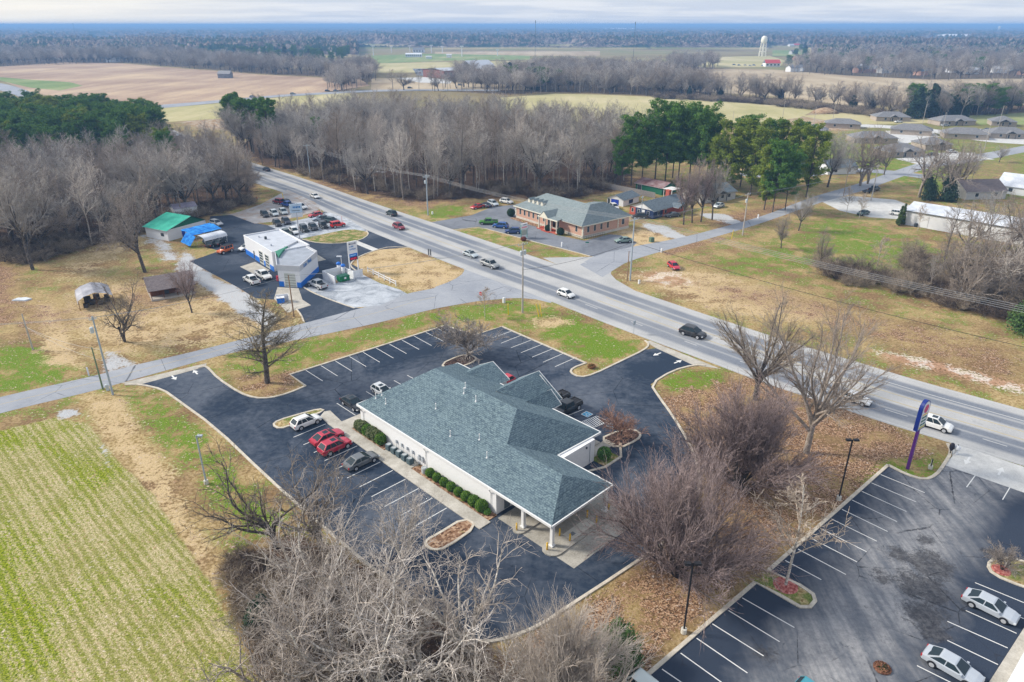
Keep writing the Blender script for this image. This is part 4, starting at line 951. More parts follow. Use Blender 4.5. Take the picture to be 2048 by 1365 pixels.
def np_mesh(name, V, Fq, mats, nv=4):
    me = bpy.data.meshes.new(name); me.vertices.add(len(V)); me.vertices.foreach_set('co', V.astype(np.float32).ravel())
    me.loops.add(Fq.size); me.loops.foreach_set('vertex_index', Fq.astype(np.int32).ravel())
    me.polygons.add(len(Fq)); me.polygons.foreach_set('loop_start', np.arange(0, Fq.size, nv, dtype=np.int32)); me.polygons.foreach_set('loop_total', np.full(len(Fq), nv, np.int32))
    for m in (mats if isinstance(mats, (list, tuple)) else [mats]): me.materials.append(m)
    me.update(calc_edges=True); return me
def bark(name, a, b, c3=None, s=2.0):
    k = N(name, .95, .08); f = k.math('ADD', k.math('MULTIPLY', k.noise(s * 2.2, 2, .7, k.obj()), .75), k.math('MULTIPLY', k.noise(.35, 2, .6, k.obj()), .25))
    c = k.ramp(f, [(.40, tuple(x * .8 for x in a)), (.60, tuple(x * 1.12 for x in b))])
    if c3: c = k.mix(k.math('MULTIPLY', k.rand(), .7), c, c3)
    return k.out(c)
BK_DARK = bark('bark_dark', (.065, .055, .05), (.16, .14, .125))
BK_GREY = bark('bark_grey', (.19, .165, .14), (.44, .40, .36), (.26, .21, .17))
BK_PALE = bark('bark_pale', (.34, .31, .27), (.70, .65, .58))
TW_GREY = bark('twigs_grey', (.20, .17, .145), (.42, .37, .33), (.30, .24, .19))
TW_WOOD = bark('twigs_woodland', (.23, .21, .195), (.56, .525, .49), (.36, .32, .28))
TW_PINK = bark('twigs_pinkish', (.17, .13, .12), (.44, .345, .33))
TW_PALE = bark('twigs_pale', (.36, .31, .27), (.74, .68, .62), (.48, .41, .35))
TW_TAN = bark('twigs_tan', (.24, .19, .14), (.42, .35, .27))
TW_RED = bark('twigs_rusty', (.22, .12, .08), (.42, .26, .20))

PROTO = {}
def mk(name, trunk_lv, twig_lv, bk, tw):
    V, Fq = tubes(trunk_lv); a = np_mesh(name + '_trunk', V, Fq, bk)
    V, Fq = tubes(twig_lv); b = np_mesh(name + '_branches', V, Fq, tw); PROTO[name] = (a, b)
def sh_cone(t): return np.clip(1.12 - t, .12, 1) ** .8
def sh_round(t): return np.clip(1.0 - (2 * (t - .45)) ** 2 * .6, .25, 1)
# pin oak: straight leader, long side limbs
for i in range(2):
    T = stems(1, 14.2, .34, .03, 10, .03, .03)
    l1 = branch(T, 46, .14, .97, (48, 82), .46, 7, .10, .045, .5, .02, lambda t: np.clip(1.15 - t, .15, 1) ** .75, tp=.9)
    l2 = branch(l1, 11, .15, .98, (25, 60), .34, 4, .14, .05, .55, .014)
    l3 = branch(l2, 7, .1, 1, (20, 60), .42, 3, .15, .04, .6, .010, rmin=.012)
    mk('pin_oak%d' % i, [(T, 8)], [(l1, 4), (l2, 3), (l3, 3)], BK_DARK, bark('twigs_oak%d' % i, (.10, .085, .06), (.26, .22, .16)))
# tall vase-shaped oak / maple at the highway
for i in range(3):
    T = stems(1, 4.4 + i, .34, .22, 5, .04, .03)
    l1 = branch(T, 11, .45, 1, (14, 50), 2.2, 9, .07, .03, .75, .035, None)
    l2 = branch(l1, 11, .2, .97, (18, 42), .38, 5, .08, .07, .6, .018, lambda t: np.clip(1.15 - t * .7, .2, 1))
    l3 = branch(l2, 9, .1, 1, (18, 42), .40, 4, .10, .06, .6, .012)
    l4 = branch(l3, 3, .15, 1, (20, 50), .5, 3, .15, .05, .6, .008, rmin=.010)
    mk('vase_oak%d' % i, [(T, 8), (dict(p=l1['p'], r=l1['r'], L=l1['L']), 5)], [(l2, 4), (l3, 3), (l4, 3)], BK_DARK if i == 0 else BK_GREY, (TW_TAN, TW_GREY, TW_GREY)[i])
# dense multi-stem ornamental pear, twigs sweeping up and out
for i in range(2):
    T = stems(46, 6.2, .08, .025, 7, 0, .05, .012, (.05, 1.22), base=.25)
    l2 = branch(T, 13, .22, 1, (12, 40), .36, 4, .09, .03, .6, .015)
    l3 = branch(l2, 8, .1, 1, (12, 40), .52, 3, .10, .03, .6, .012, rmin=.013)
    l4 = branch(l3, 3, .1, 1, (14, 40), .6, 3, .10, .03, .6, .008, rmin=.010)
    mk('dense_pear%d' % i, [(T, 5)], [(l2, 3), (l3, 3), (l4, 3)], BK_DARK, TW_PINK)
# crooked pale tree (hackberry-like) with wide forked limbs
for i in range(4):
    T = stems(2 if i < 3 else 3, 3.6, .22, .14, 5, .1, .10, 0, (.08, .45))
    l1 = branch(T, 4, .4, 1, (15, 50), 1.8, 8, .15, .05, .8, .03)
    l2 = branch(l1, 7, .15, 1, (28, 62), .44, 5, .18, .05, .7, .020, rmin=.022)
    l3 = branch(l2, 6, .12, 1, (28, 62), .46, 4, .2, .04, .7, .012, rmin=.013)
    l4 = branch(l3, 3, .2, 1, (25, 60), .5, 3, .2, .03, .7, .007, rmin=.009)
    mk('crooked%d' % i, [(T, 7), (l1, 5)], [(l2, 4), (l3, 3), (l4, 3)], (BK_PALE, BK_GREY, BK_DARK, BK_PALE)[i], (TW_PALE, TW_GREY, bark('twigs_dark', (.10, .085, .065), (.24, .20, .16)), TW_PALE)[i])
# woodland trees: long clear stem, narrow crown
for i in range(6):
    T = stems(1, 17 + i % 3, .20, .03, 10, .04, .035)
    l1 = branch(T, 20, .38, .97, (22, 55), .30, 6, .10, .07, .6, .025, lambda t: np.clip(1.5 - t, .3, 1))
    l2 = branch(l1, 8, .15, 1, (20, 48), .42, 4, .12, .06, .65, .02, rmin=.022)
    l3 = branch(l2, 4, .1, 1, (20, 50), .5, 3, .12, .05, .7, .018, rmin=.022)
    mk('woodland%d' % i, [(T, 6)], [(l1, 4), (l2, 3), (l3, 3)], (BK_GREY, BK_DARK, BK_PALE, BK_GREY, BK_GREY, BK_DARK)[i], (TW_WOOD, TW_GREY, TW_WOOD, TW_WOOD, TW_PALE, TW_GREY)[i])
# broad crowned woodland-edge / garden tree
for i in range(3):
    T = stems(1, 4.5, .30, .22, 5, .06, .04)
    l1 = branch(T, 8, .55, 1, (20, 60), 1.6, 8, .10, .05, .7, .03)
    l2 = branch(l1, 12, .15, 1, (22, 52), .42, 5, .12, .05, .6, .02)
    l3 = branch(l2, 8, .1, 1, (20, 52), .45, 3, .14, .04, .65, .016, rmin=.017)
    l4 = branch(l3, 5, .2, 1, (20, 50), .5, 2, .1, .03, .7, .012, rmin=.014)
    mk('broad%d' % i, [(T, 7), (l1, 5)], [(l2, 3), (l3, 3), (l4, 3)], BK_DARK, (TW_GREY, TW_WOOD, TW_PINK)[i])
# small round garden tree and brush
T = stems(3, 1.6, .09, .06, 4, 0, .1, 0, (.05, .5)); l1 = branch(T, 7, .4, 1, (25, 70), 1.3, 5, .14, .05, .7, .02); l2 = branch(l1, 9, .1, 1, (25, 60), .45, 4, .16, .04, .6, .012); l3 = branch(l2, 8, .1, 1, (25, 60), .5, 3, .16, .03, .6, .009)
mk('small_round0', [(T, 6)], [(l1, 4), (l2, 3), (l3, 3)], BK_DARK, TW_GREY)
PROTO['small_round1'] = (PROTO['small_round0'][0], PROTO['small_round0'][1].copy()); PROTO['small_round1'][1].materials[0] = TW_RED
T = stems(1, 7.5, .075, .02, 8, .03, .03); l1 = branch(T, 22, .30, .95, (32, 60), .42, 6, .10, .05, .55, .016, sh_cone); l2 = branch(l1, 9, .15, 1, (25, 55), .36, 4, .14, .04, .6, .012); l3 = branch(l2, 6, .1, 1, (20, 55), .45, 3, .14, .03, .6, .009)
mk('young_tree0', [(T, 6)], [(l1, 4), (l2, 3), (l3, 3)], BK_PALE, bark('twigs_young', (.34, .27, .21), (.58, .49, .40)))
for i in range(2):
    T = stems(16, 2.6, .035, .015, 5, 0, .10, .02, (.1, 1.2), base=.3); l2 = branch(T, 9, .1, 1, (20, 55), .45, 4, .15, .03, .7, .012, rmin=.014); l3 = branch(l2, 7, .1, 1, (20, 60), .5, 3, .16, .02, .7, .010, rmin=.012)
    mk('brush%d' % i, [(T, 3)], [(l2, 3), (l3, 3)], BK_DARK, (TW_TAN, bark('twigs_brush', (.07, .05, .04), (.19, .145, .12)))[i])

# evergreens: needle tufts gathered in clumps
def leaf_mat(name, a, b, c3, s=.9, rv=.5):
    k = N(name, .85, .12); f = k.math('ADD', k.math('MULTIPLY', k.noise(s, 3, .7, k.obj()), .6), k.math('MULTIPLY', k.noise(6, 2, .7, k.obj()), .4))
    c = k.ramp(f, [(.32, a), (.5, b), (.68, c3)]); c = k.mix(k.math('MULTIPLY', k.rand(), rv), c, b)
    return k.out(c)
PINE_M = leaf_mat('pine_needles', (.022, .07, .018), (.085, .19, .032), (.30, .38, .07)); PINE2_M = leaf_mat('pine_needles_yellowish', (.04, .09, .012), (.17, .235, .03), (.46, .45, .08))
CEDAR_M = leaf_mat('cedar_foliage', (.014, .032, .022), (.03, .058, .032), (.06, .09, .04)); BOX_M = leaf_mat('boxwood', (.02, .06, .008), (.065, .14, .016), (.20, .30, .05), 3)
HOLLY_M = leaf_mat('holly_foliage', (.03, .05, .02), (.09, .12, .04), (.30, .29, .18), 3); IVY_M = leaf_mat('vine_leaves', (.06, .06, .02), (.15, .13, .04), (.25, .21, .07), 2)
def clumps(cs, rs, n, size, flat=.7, rng=None, shell=.35, rag=0.0):
    rng = rng or rg; cs = np.asarray(cs, float); rs = np.asarray(rs, float); K = len(cs)
    d = nrmz(rng.normal(0, 1, (K, n, 3))); rad = rng.uniform(shell, 1.0, (K, n, 1)) ** .5
    c = cs[:, None] + (d * rad + rng.normal(0, rag, d.shape)) * rs[:, None, None] * np.array([1, 1, flat]); c = c.reshape(-1, 3); m = len(c)
    out = nrmz(d.reshape(-1, 3) + np.array([0, 0, .5]) + rng.normal(0, .55, (m, 3)))
    q = nrmz(np.cross(out, rng.normal(0, 1, (m, 3)))); w = np.cross(out, q); s = size * rng.uniform(.6, 1.3, (m, 1))
    v = np.stack([c - q * s * .5 - w * s * .3, c + q * s * .5 - w * s * .3, c + w * s * .75 + out * s * .3], 1)
    return v.reshape(-1, 3), np.arange(m * 3).reshape(-1, 3)
def mk_pine(name, h, r, nb, n, mat, size, crown0=.35, flat=.5, droop=-.02):
    T = stems(1, h, .28, .05, 9, .03, .02)
    l1 = branch(T, nb, crown0, .99, (55, 85), r / h, 5, .08, .06, .4, .03, lambda t: np.clip(1.5 - 1.25 * np.abs(t - .62) * 1.6, .5, 1) * rg.uniform(.7, 1.15, t.shape))
    ends = l1['p'][:, -1]; mids = l1['p'][:, 3]; top = T['p'][0, -1][None]
    e2 = ends + rg.normal(0, r * .11, ends.shape); m2 = mids + rg.normal(0, r * .13, mids.shape); cs = np.concatenate([ends, mids, l1['p'][:, 2], e2, m2, top]); rs = np.concatenate([np.full(len(ends), .55), np.full(len(mids), .5), np.full(len(ends), .4), np.full(len(ends), .5), np.full(len(ends), .45), [.6]]) * r * .30 * rg.uniform(.4, 1.4, len(cs))
    V, Fq = tubes([(T, 7), (l1, 4)]); a = np_mesh(name + '_trunk', V, Fq, BK_DARK)
    V, Ft = clumps(cs, rs, n, size, flat, rag=.50); b = np_mesh(name + '_crown', V, Ft, mat, 3); PROTO[name] = (a, b)
mk_pine('pine0', 24, 6.5, 60, 120, PINE_M, .34, .24); mk_pine('pine1', 22, 5.5, 56, 120, PINE_M, .34, .28); mk_pine('pine2', 20, 5.2, 58, 120, PINE2_M, .33, .14)
mk_pine('slim_pine0', 23, 3.4, 30, 130, PINE_M, .40, .50); mk_pine('slim_pine1', 20, 3.8, 34, 140, PINE_M, .40, .45)
def mk_cedar(name, h, r, mat, n=3600, size=.34, spire=1.0):
    T = stems(1, h * .95, .14, .03, 6, .02, .02); V, Fq = tubes([(T, 6)]); a = np_mesh(name + '_trunk', V, Fq, BK_DARK)
    K = 46; z = rg.uniform(.08, .97, K); rad = r * (1 - z) ** (.65 * spire) * np.minimum(1, z * 6 + .35); azx = rg.uniform(0, 6.28, K); rr = rad * rg.uniform(.3, .8, K)
    cs = np.stack([np.cos(azx) * rr, np.sin(azx) * rr, z * h], -1); V, Ft = clumps(cs, np.maximum(rad * .55, .25), n // K, size, 1.1)
    PROTO[name] = (a, np_mesh(name + '_crown', V, Ft, mat, 3))
mk_cedar('cedar0', 9, 2.6, CEDAR_M, 5200); mk_cedar('cedar1', 6, 2.6, CEDAR_M, 4200, .32, .6); mk_cedar('slim_cypress', 7, 1.1, leaf_mat('cypress_foliage', (.03, .06, .015), (.07, .11, .03), (.13, .16, .05)), 3200, .25)
mk_cedar('bush_tree', 6, 3.2, leaf_mat('green_bush', (.03, .07, .02), (.07, .13, .035), (.14, .20, .06)), 5000, .30, .45)
TREE_BASE = {'pin_oak': 14.0, 'vase_oak': 16.0, 'dense_pear': 9.5, 'crooked': 12.0, 'woodland': 18.0, 'broad': 13.0, 'small_round': 4.2, 'young_tree': 8.6, 'brush': 3.4, 'pine': 23.0, 'slim_pine': 22.0, 'cedar': 9.0, 'slim_cypress': 7.0, 'bush_tree': 6.2}
REALH = {}
for kk, (a, b) in PROTO.items():
    zz = np.zeros(len(b.vertices) * 3, np.float32); b.vertices.foreach_get('co', zz); REALH[kk] = float(np.percentile(zz[2::3], 99.7))
def tree(proto, name, label, cat, x, y, h, rz=None, group=None, wide=1.0):
    s = h / REALH[proto]; t = thing(name, label, cat, (x, y, 0), rg.uniform(0, 6.28) if rz is None else rz, group); t.scale = (s * wide, s * wide, s)
    a, b = PROTO[proto]; link('trunk', a, t); link('crown', b, t); return t
def ptree(proto, name, label, cat, px, py, top, **kw):
    x, y = at(px, py); return tree(proto, name, label, cat, x, y, max(1.0, hgt(px, py, top)), **kw)

NTH = ('first', 'second', 'third', 'fourth', 'fifth', 'sixth', 'seventh', 'eighth', 'ninth', 'tenth', 'eleventh', 'twelfth')
# ------------------------------------------------------------------ single trees the photograph shows
BT = 'bare tree'
ptree('pin_oak0', 'bare_tree', 'bare tree with a straight leader on the grass corner of the car park', BT, 535, 766, 594, wide=1.35)
ptree('small_round0', 'bare_tree', 'small bare tree with a round twiggy head in the kerbed bed behind the white office', BT, 938, 714, 628, wide=1.25)
ptree('young_tree0', 'bare_tree', 'thin young bare tree beside the stop sign at the junction', BT, 970, 636, 572)
ptree('vase_oak0', 'bare_tree', 'tall bare tree rising behind the dense shrub mass near the car park entrance', BT, 1510, 800, 603, wide=1.05)
ptree('vase_oak1', 'bare_tree', 'tallest bare tree with a forked vase crown in front of the highway', BT, 1612, 906, 598, wide=1.08)
ptree('dense_pear0', 'bare_tree', 'dense brown bare tree with sweeping twigs, behind the nearest dense one', BT, 1478, 975, 776, wide=.74)
ptree('dense_pear1', 'bare_tree', 'dense purplish bare tree with sweeping twigs, nearest to the drive-through canopy', BT, 1350, 1150, 915, wide=.69)
ptree('young_tree0', 'bare_tree', 'pale young bare tree standing in red mulch on the kerbed island', BT, 1571, 1172, 975, wide=1.25, rz=1.0)
ptree('small_round1', 'ornamental_tree', 'small rusty-twigged tree in the dark mulch bed beside the accessible bays', 'ornamental tree', 1244, 882, 820, wide=1.15)
ptree('small_round0', 'bare_tree', 'tiny bare tree in the mulch ring of the kerbed island by the right edge', BT, 2002, 1142, 1085, wide=.8)
ptree('broad0', 'bare_tree', 'large bare tree in front of the green-roofed garage, left of the highway', BT, 290, 545, 352, wide=.85)
ptree('broad1', 'bare_tree', 'bare tree with a thick dark trunk standing alone in the left yard', BT, 66, 540, 330, wide=.7)
ptree('crooked2', 'bare_tree', 'gnarled dark bare tree between the metal carport and the utility pole', BT, 250, 684, 560, wide=1.0)
ptree('broad2', 'bare_tree', 'bare tree with a leaning trunk at the right end of the brown cabin', BT, 384, 626, 520, wide=.65)
ptree('crooked2', 'bare_tree', 'dark crooked bare tree leaning over the pale grass strip beside the stubble field', BT, 552, 1098, 905, wide=1.15, rz=2.6)
ptree('crooked0', 'bare_tree', 'pale forked bare tree spreading over the asphalt at the rounded end of the car park', BT, 945, 1322, 1090, wide=1.0, rz=.3)
fg = [('crooked1', 640, 1100, 905, .95, 'grey bare tree reaching up in front of the dark grey car'), ('crooked3', 640, 1190, 1010, 1.1, 'pale crooked bare tree over the dark thicket floor by the stubble field'),
      ('crooked3', 805, 1135, 975, .8, 'pale bare tree left of the mulch-filled kerbed island'), ('crooked3', 745, 1265, 1080, 1.05, 'pale bare tree in the middle of the foreground thicket'), 
      ('crooked0', 840, 1350, 1150, 1.0, 'tangled pale bare tree at the bottom edge, left of the forked pale tree'), ('crooked3', 690, 1350, 1130, 1.2, 'wide pale bare tree at the bottom edge of the thicket, next to the stubble field'), ('crooked1', 600, 1300, 1120, 1.1, 'low grey bare tree on the stubble side of the thicket'),
      ('crooked3', 985, 1440, 1265, 1.0, 'pale bare tree cut off by the bottom edge below the forked pale tree'), ('crooked0', 800, 1440, 1210, 1.3, 'broad pale bare tree cut off by the bottom edge of the picture'), ('crooked1', 580, 1420, 1235, 1.2, 'grey bare tree cut off at the bottom left end of the thicket')]
for p, x, y, t, w, lb in fg: ptree(p, 'bare_tree', lb, BT, x, y, t, wide=w)
PROTO['pale_brush'] = (PROTO['dense_pear0'][0], PROTO['dense_pear0'][1].copy()); PROTO['pale_brush'][1].materials[0] = TW_PALE; REALH['pale_brush'] = REALH['dense_pear0']
ptree('pale_brush', 'bare_tree', 'pale brushy many-stemmed tree at the bottom edge, right of the rounded car park end', BT, 1125, 1445, 1240, wide=.72)
ptree('cedar1', 'evergreen_shrub', 'yellowish green evergreen shrub at the dark foot of the thicket', 'shrub', 525, 1255, 1195, wide=1.0)
ptree('bush_tree', 'evergreen_shrub', 'dull green bush by the bottom edge, near the black lamp post', 'shrub', 1235, 1330, 1255, wide=1.0)
# right side
rt = [('broad0', 1562, 497, 425, .7, 'small dark bare tree alone in the meadow south of the side road'), ('broad1', 1597, 462, 388, .75, 'bare tree leaning right beside the side road'), ('young_tree0', 1692, 430, 372, .9, 'thin bare tree left of the parked dark green car'), ('young_tree0', 1718, 438, 385, .9, 'slim pale-trunked bare tree right in front of the parked dark green car'),
      ('young_tree0', 1835, 462, 408, .9, 'small bare tree in front of the long white metal shed'), ('young_tree0', 1752, 545, 470, 1.1, 'bare tree with many stems in the hedge row across the meadow'), ('broad0', 1640, 540, 455, .55, 'brushy bare tree at the left end of the hedge row across the meadow'),
      ('crooked0', 1988, 605, 465, .9, 'white-trunked crooked bare tree at the edge of the right wood'), ('crooked1', 1920, 590, 440, .9, 'grey bare tree in front of the right end of the long shed'), ('woodland1', 1888, 520, 400, 1.2, 'leftmost tall bare tree in front of the long shed wall'), ('crooked1', 1932, 505, 392, 1, 'second tall bare tree from the left in front of the long shed wall'), ('woodland3', 1970, 500, 380, 1.3, 'third tall bare tree from the left in front of the long shed wall'), ('broad0', 2012, 512, 388, .8, 'tall bare tree in front of the right end of the long shed wall'), ('crooked1', 2042, 540, 400, 1, 'tall bare tree at the right edge above the bright green evergreen')]
for p, x, y, t, w, lb in rt: ptree(p, 'bare_tree', lb, BT, x, y, t, wide=w)
for i, (x, y, t) in enumerate(((1367, 450, 335), (1384, 446, 320), (1402, 444, 318), (1424, 440, 325))):
    ptree(('broad2', 'broad0', 'broad2', 'broad1')[i], 'bare_tree', ('leftmost', 'second from left', 'third from left', 'rightmost')[i] + ' of the four lollipop-crowned bare trees beside the blue and red house', BT, x, y, t, wide=.62, group='bare trees beside the blue and red house')
for i, (x, y, t) in enumerate(((1655, 375, 262), (1687, 392, 268), (1720, 372, 255), (1735, 368, 250), (1768, 350, 275), (1838, 395, 262), (1862, 398, 255), (1890, 400, 270), (1912, 392, 280), (1935, 385, 285))):
    ptree(('broad1', 'woodland0', 'crooked1', 'crooked1', 'broad0', 'crooked1', 'woodland1', 'crooked1', 'broad0', 'woodland3')[i], 'bare_tree', 'tall bare tree between the side road and the grey-roofed houses, %s from the left' % NTH[i], BT, x, y, t, wide=.8, group='bare trees along the side road')
for x, y, t, s_ in ((1855, 400, 355, 'left'), (1893, 402, 352, 'right')): ptree('cedar1', 'evergreen_shrub', s_ + ' one of the two dark evergreen masses under bare trees behind the long shed', 'shrub', x, y, t, wide=.9, group='evergreens behind the long shed')
ptree('slim_cypress', 'cypress', 'left of the two slim dark cypresses at the corner of the long white shed', 'cypress', 1797, 452, 412); ptree('slim_cypress', 'cypress', 'right and taller one of the two slim cypresses beside the long white shed', 'cypress', 1803, 450, 408)
ptree('bush_tree', 'evergreen_shrub', 'bright green evergreen at the right edge below the right wood', 'shrub', 2050, 665, 600)
ptree('broad1', 'bare_tree', 'rounded bare shrub-like tree where the estate drive meets the side road', BT, 1998, 325, 292, wide=1.1)
# pines by the brick office
pn = [(1240, 376, 268), (1262, 372, 232), (1283, 366, 225), (1310, 360, 204), (1330, 366, 200), (1345, 356, 225), (1356, 362, 206), (1378, 366, 212), (1396, 372, 206), (1412, 368, 226)]
for i, (x, y, t) in enumerate(pn): ptree(('pine0', 'pine1')[i % 2], 'pine_tree', 'tall green pine behind the green barn, %s of the clump counting from the left' % NTH[i], 'pine tree', x, y, t, wide=.85, group='tall pines behind the green barn')
pn = [(1455, 385, 240), (1480, 375, 230), (1500, 392, 240), (1538, 372, 238), (1565, 378, 240), (1590, 368, 242), (1612, 395, 250), (1545, 425, 280), (1528, 420, 290), (1570, 420, 300), (1428, 380, 270)]
for i, (x, y, t) in enumerate(pn): ptree('pine2' if i % 2 == 0 else 'pine1', 'pine_tree', 'yellowish green pine along the side road, %s' % ('%s of the back row' % NTH[i] if i < 7 else ('left of the front three', 'middle one of the front three', 'right of the front three', 'at the left end against the tall clump')[i - 7]), 'pine tree', x, y, t, wide=.8, group='yellowish pines along the side road')
pn = [(468, 300, 197), (478, 302, 190), (488, 298, 185), (498, 306, 196), (508, 308, 200), (520, 306, 197), (530, 312, 200), (540, 316, 196), (548, 312, 205)]
for i, (x, y, t) in enumerate(pn): ptree('slim_pine%d' % (i % 2), 'pine_tree', 'slender pine where the highway leaves the woods, %s from the left' % NTH[i], 'pine tree', x, y, t, wide=.85, group='slender pines beyond the highway bend')
for i, (x, y, t) in enumerate(((335, 350, 256), (345, 356, 262), (230, 330, 262), (255, 340, 270), (640, 320, 235))):
    ptree(('pine2', 'pine1', 'slim_pine1', 'slim_pine1', 'slim_pine1')[i], 'pine_tree', ('single dark pine standing above the left wood', 'lower dark pine against the single pine of the left wood', 'left one of the two pine tops poking out of the left wood', 'right one of the two pine tops poking out of the left wood', 'lone small pine inside the wood right of the highway')[i], 'pine tree', x, y, t, wide=.8)

# ------------------------------------------------------------------ woods: nearest trees one by one, the rest of the mass as scatter
def sample(poly_px, spacing, rng=None, px=True):
    rng = rng or rg; poly = pl(poly_px) if px else poly_px; xs = [p[0] for p in poly]; ys = [p[1] for p in poly]
    gx_ = np.arange(min(xs), max(xs), spacing); gy_ = np.arange(min(ys), max(ys), spacing); X, Y = np.meshgrid(gx_, gy_)
    X = X.ravel() + rng.uniform(-.48, .48, X.size) * spacing; Y = Y.ravel() + rng.uniform(-.48, .48, Y.size) * spacing
    m = inside_sd(X, Y, poly) > 0; X, Y = X[m], Y[m]
    v = np.abs(X / np.maximum(Y, 1)) < .84; return X[v], Y[v]
def scatter(name, label, cat, pts, protos, hs, wide=1.0):
    """one object: instances of existing trees on points"""
    X, Y = pts; n = len(X)
    if n == 0: return
    me = bpy.data.meshes.new(name); co = np.zeros((n, 3), np.float32); co[:, 0] = X; co[:, 1] = Y; me.vertices.add(n); me.vertices.foreach_set('co', co.ravel())
    a = me.attributes.new('sel', 'INT', 'POINT'); a.data.foreach_set('value', rg.integers(0, len(protos), n).astype(np.int32))
    a = me.attributes.new('sc', 'FLOAT', 'POINT'); a.data.foreach_set('value', rg.uniform(hs[0], hs[1], n).astype(np.float32))
    a = me.attributes.new('rot', 'FLOAT_VECTOR', 'POINT'); rr = np.zeros((n, 3), np.float32); rr[:, 2] = rg.uniform(0, 6.28, n); a.data.foreach_set('vector', rr.ravel())
    o = link(name, me); stuff(o, label, cat)
    ng = bpy.data.node_groups.new('scatter_' + name, 'GeometryNodeTree'); ng.interface.new_socket('Geometry', in_out='INPUT', socket_type='NodeSocketGeometry'); ng.interface.new_socket('Geometry', in_out='OUTPUT', socket_type='NodeSocketGeometry')
    nd = ng.nodes; L_ = ng.links; gi = nd.new('NodeGroupInput'); go = nd.new('NodeGroupOutput'); jn = nd.new('GeometryNodeJoinGeometry')
    def named(nm, ty):
        q = nd.new('GeometryNodeInputNamedAttribute'); q.data_type = ty; q.inputs[0].default_value = nm; return [s for s in q.outputs if s.enabled][0]
    for i, pn_ in enumerate(protos):
        cj = nd.new('GeometryNodeJoinGeometry')
        for part_ in SRC[pn_]:
            oi = nd.new('GeometryNodeObjectInfo'); oi.inputs[0].default_value = part_; oi.transform_space = 'ORIGINAL'; oi.inputs[1].default_value = True; L_.new(oi.outputs['Geometry'], cj.inputs[0])
        ip = nd.new('GeometryNodeInstanceOnPoints'); L_.new(gi.outputs[0], ip.inputs['Points']); L_.new(cj.outputs[0], ip.inputs['Instance'])
        cp = nd.new('FunctionNodeCompare'); cp.data_type = 'INT'; cp.operation = 'EQUAL'; L_.new(named('sel', 'INT'), cp.inputs[2]); cp.inputs[3].default_value = i; L_.new(cp.outputs[0], ip.inputs['Selection'])
        L_.new(named('rot', 'FLOAT_VECTOR'), ip.inputs['Rotation'])
        vm = nd.new('ShaderNodeVectorMath') if False else nd.new('ShaderNodeCombineXYZ')
        for j, kf in enumerate((wide, wide, 1.0)):
            mm = nd.new('ShaderNodeMath'); mm.operation = 'MULTIPLY'; L_.new(named('sc', 'FLOAT'), mm.inputs[0]); mm.inputs[1].default_value = kf / REALH[pn_]; L_.new(mm.outputs[0], vm.inputs[j])
        L_.new(vm.outputs[0], ip.inputs['Scale']); L_.new(ip.outputs[0], jn.inputs[0])
    L_.new(jn.outputs[0], go.inputs[0]); md = o.modifiers.new('scatter', 'NODES'); md.node_group = ng; return o
def near_first(X, Y, n):
    """split: the n trees nearest to the camera, and the rest"""
    o = np.argsort(np.hypot(X, Y)); return (X[o[:n]], Y[o[:n]]), (X[o[n:]], Y[o[n:]])
def wood(poly, spacing, n_ind, label, group, cat, protos, hs, wide=1.0):
    X, Y = sample(poly, spacing); (xi, yi), rest = near_first(X, Y, n_ind)
    for x, y in zip(xi, yi): tree(protos[rg.integers(len(protos))], 'woodland_tree', label, cat, x, y, rg.uniform(*hs), group=group, wide=wide)
    return rest
WD = ['woodland%d' % i for i in range(6)]
r_l = wood(WOOD_L, 6.0, 105, 'slender bare tree in the front of the wood left of the highway', 'bare trees in front of the left wood', 'bare tree', WD + ['broad0', 'broad1'], (12, 23), 1.05)
r_c = wood(WOOD_C, 6.6, 110, 'slender bare tree in the front of the wood right of the highway', 'bare trees in front of the middle wood', 'bare tree', WD + ['broad1'], (14, 27), 1.0)
r_r = wood(WOOD_R, 4.6, 34, 'bare tree in the dark wood at the right edge', 'bare trees of the right wood', 'bare tree', ['woodland1', 'woodland3', 'crooked1', 'broad0', 'crooked2'], (6, 10.5), 1.0)
PL = [(-300, 345), (-60, 335), (120, 335), (250, 328), (340, 306), (318, 272), (150, 258), (-60, 256), (-300, 262)]
r_p = wood(PL, 7.5, 60, 'round-topped green pine in the block at the back of the left wood', 'pines at the back of the left wood', 'pine tree', ['pine0', 'pine1', 'pine2'], (15, 21), 1.0)
SRC = {}
for o in bpy.data.objects:
    if o.type == 'MESH' and o.name.split('.')[0] == 'crown' and o.parent:
        tr = [c for c in o.parent.children if c.name.split('.')[0] == 'trunk']
        for kk, (a, b) in PROTO.items():
            if o.data == b and kk not in SRC: SRC[kk] = (tr[0], o)
tree('cedar0', 'cedar_tree', 'dark cedar at the left end of the far hedgerow', 'cedar', *at(1378, 196), 9)
for i, (x, y, t) in enumerate(((1415, 192, 165), (1440, 196, 172), (1560, 205, 178), (1705, 222, 190), (1742, 225, 196), (1830, 238, 175), (1858, 236, 168), (1905, 235, 190), (1925, 236, 188))):
    ptree('cedar0', 'cedar_tree', 'dark cedar in the far hedgerow, %s from the left' % NTH[i + 1], 'cedar', x, y, t, wide=1.1, group='cedars in the far hedgerow')
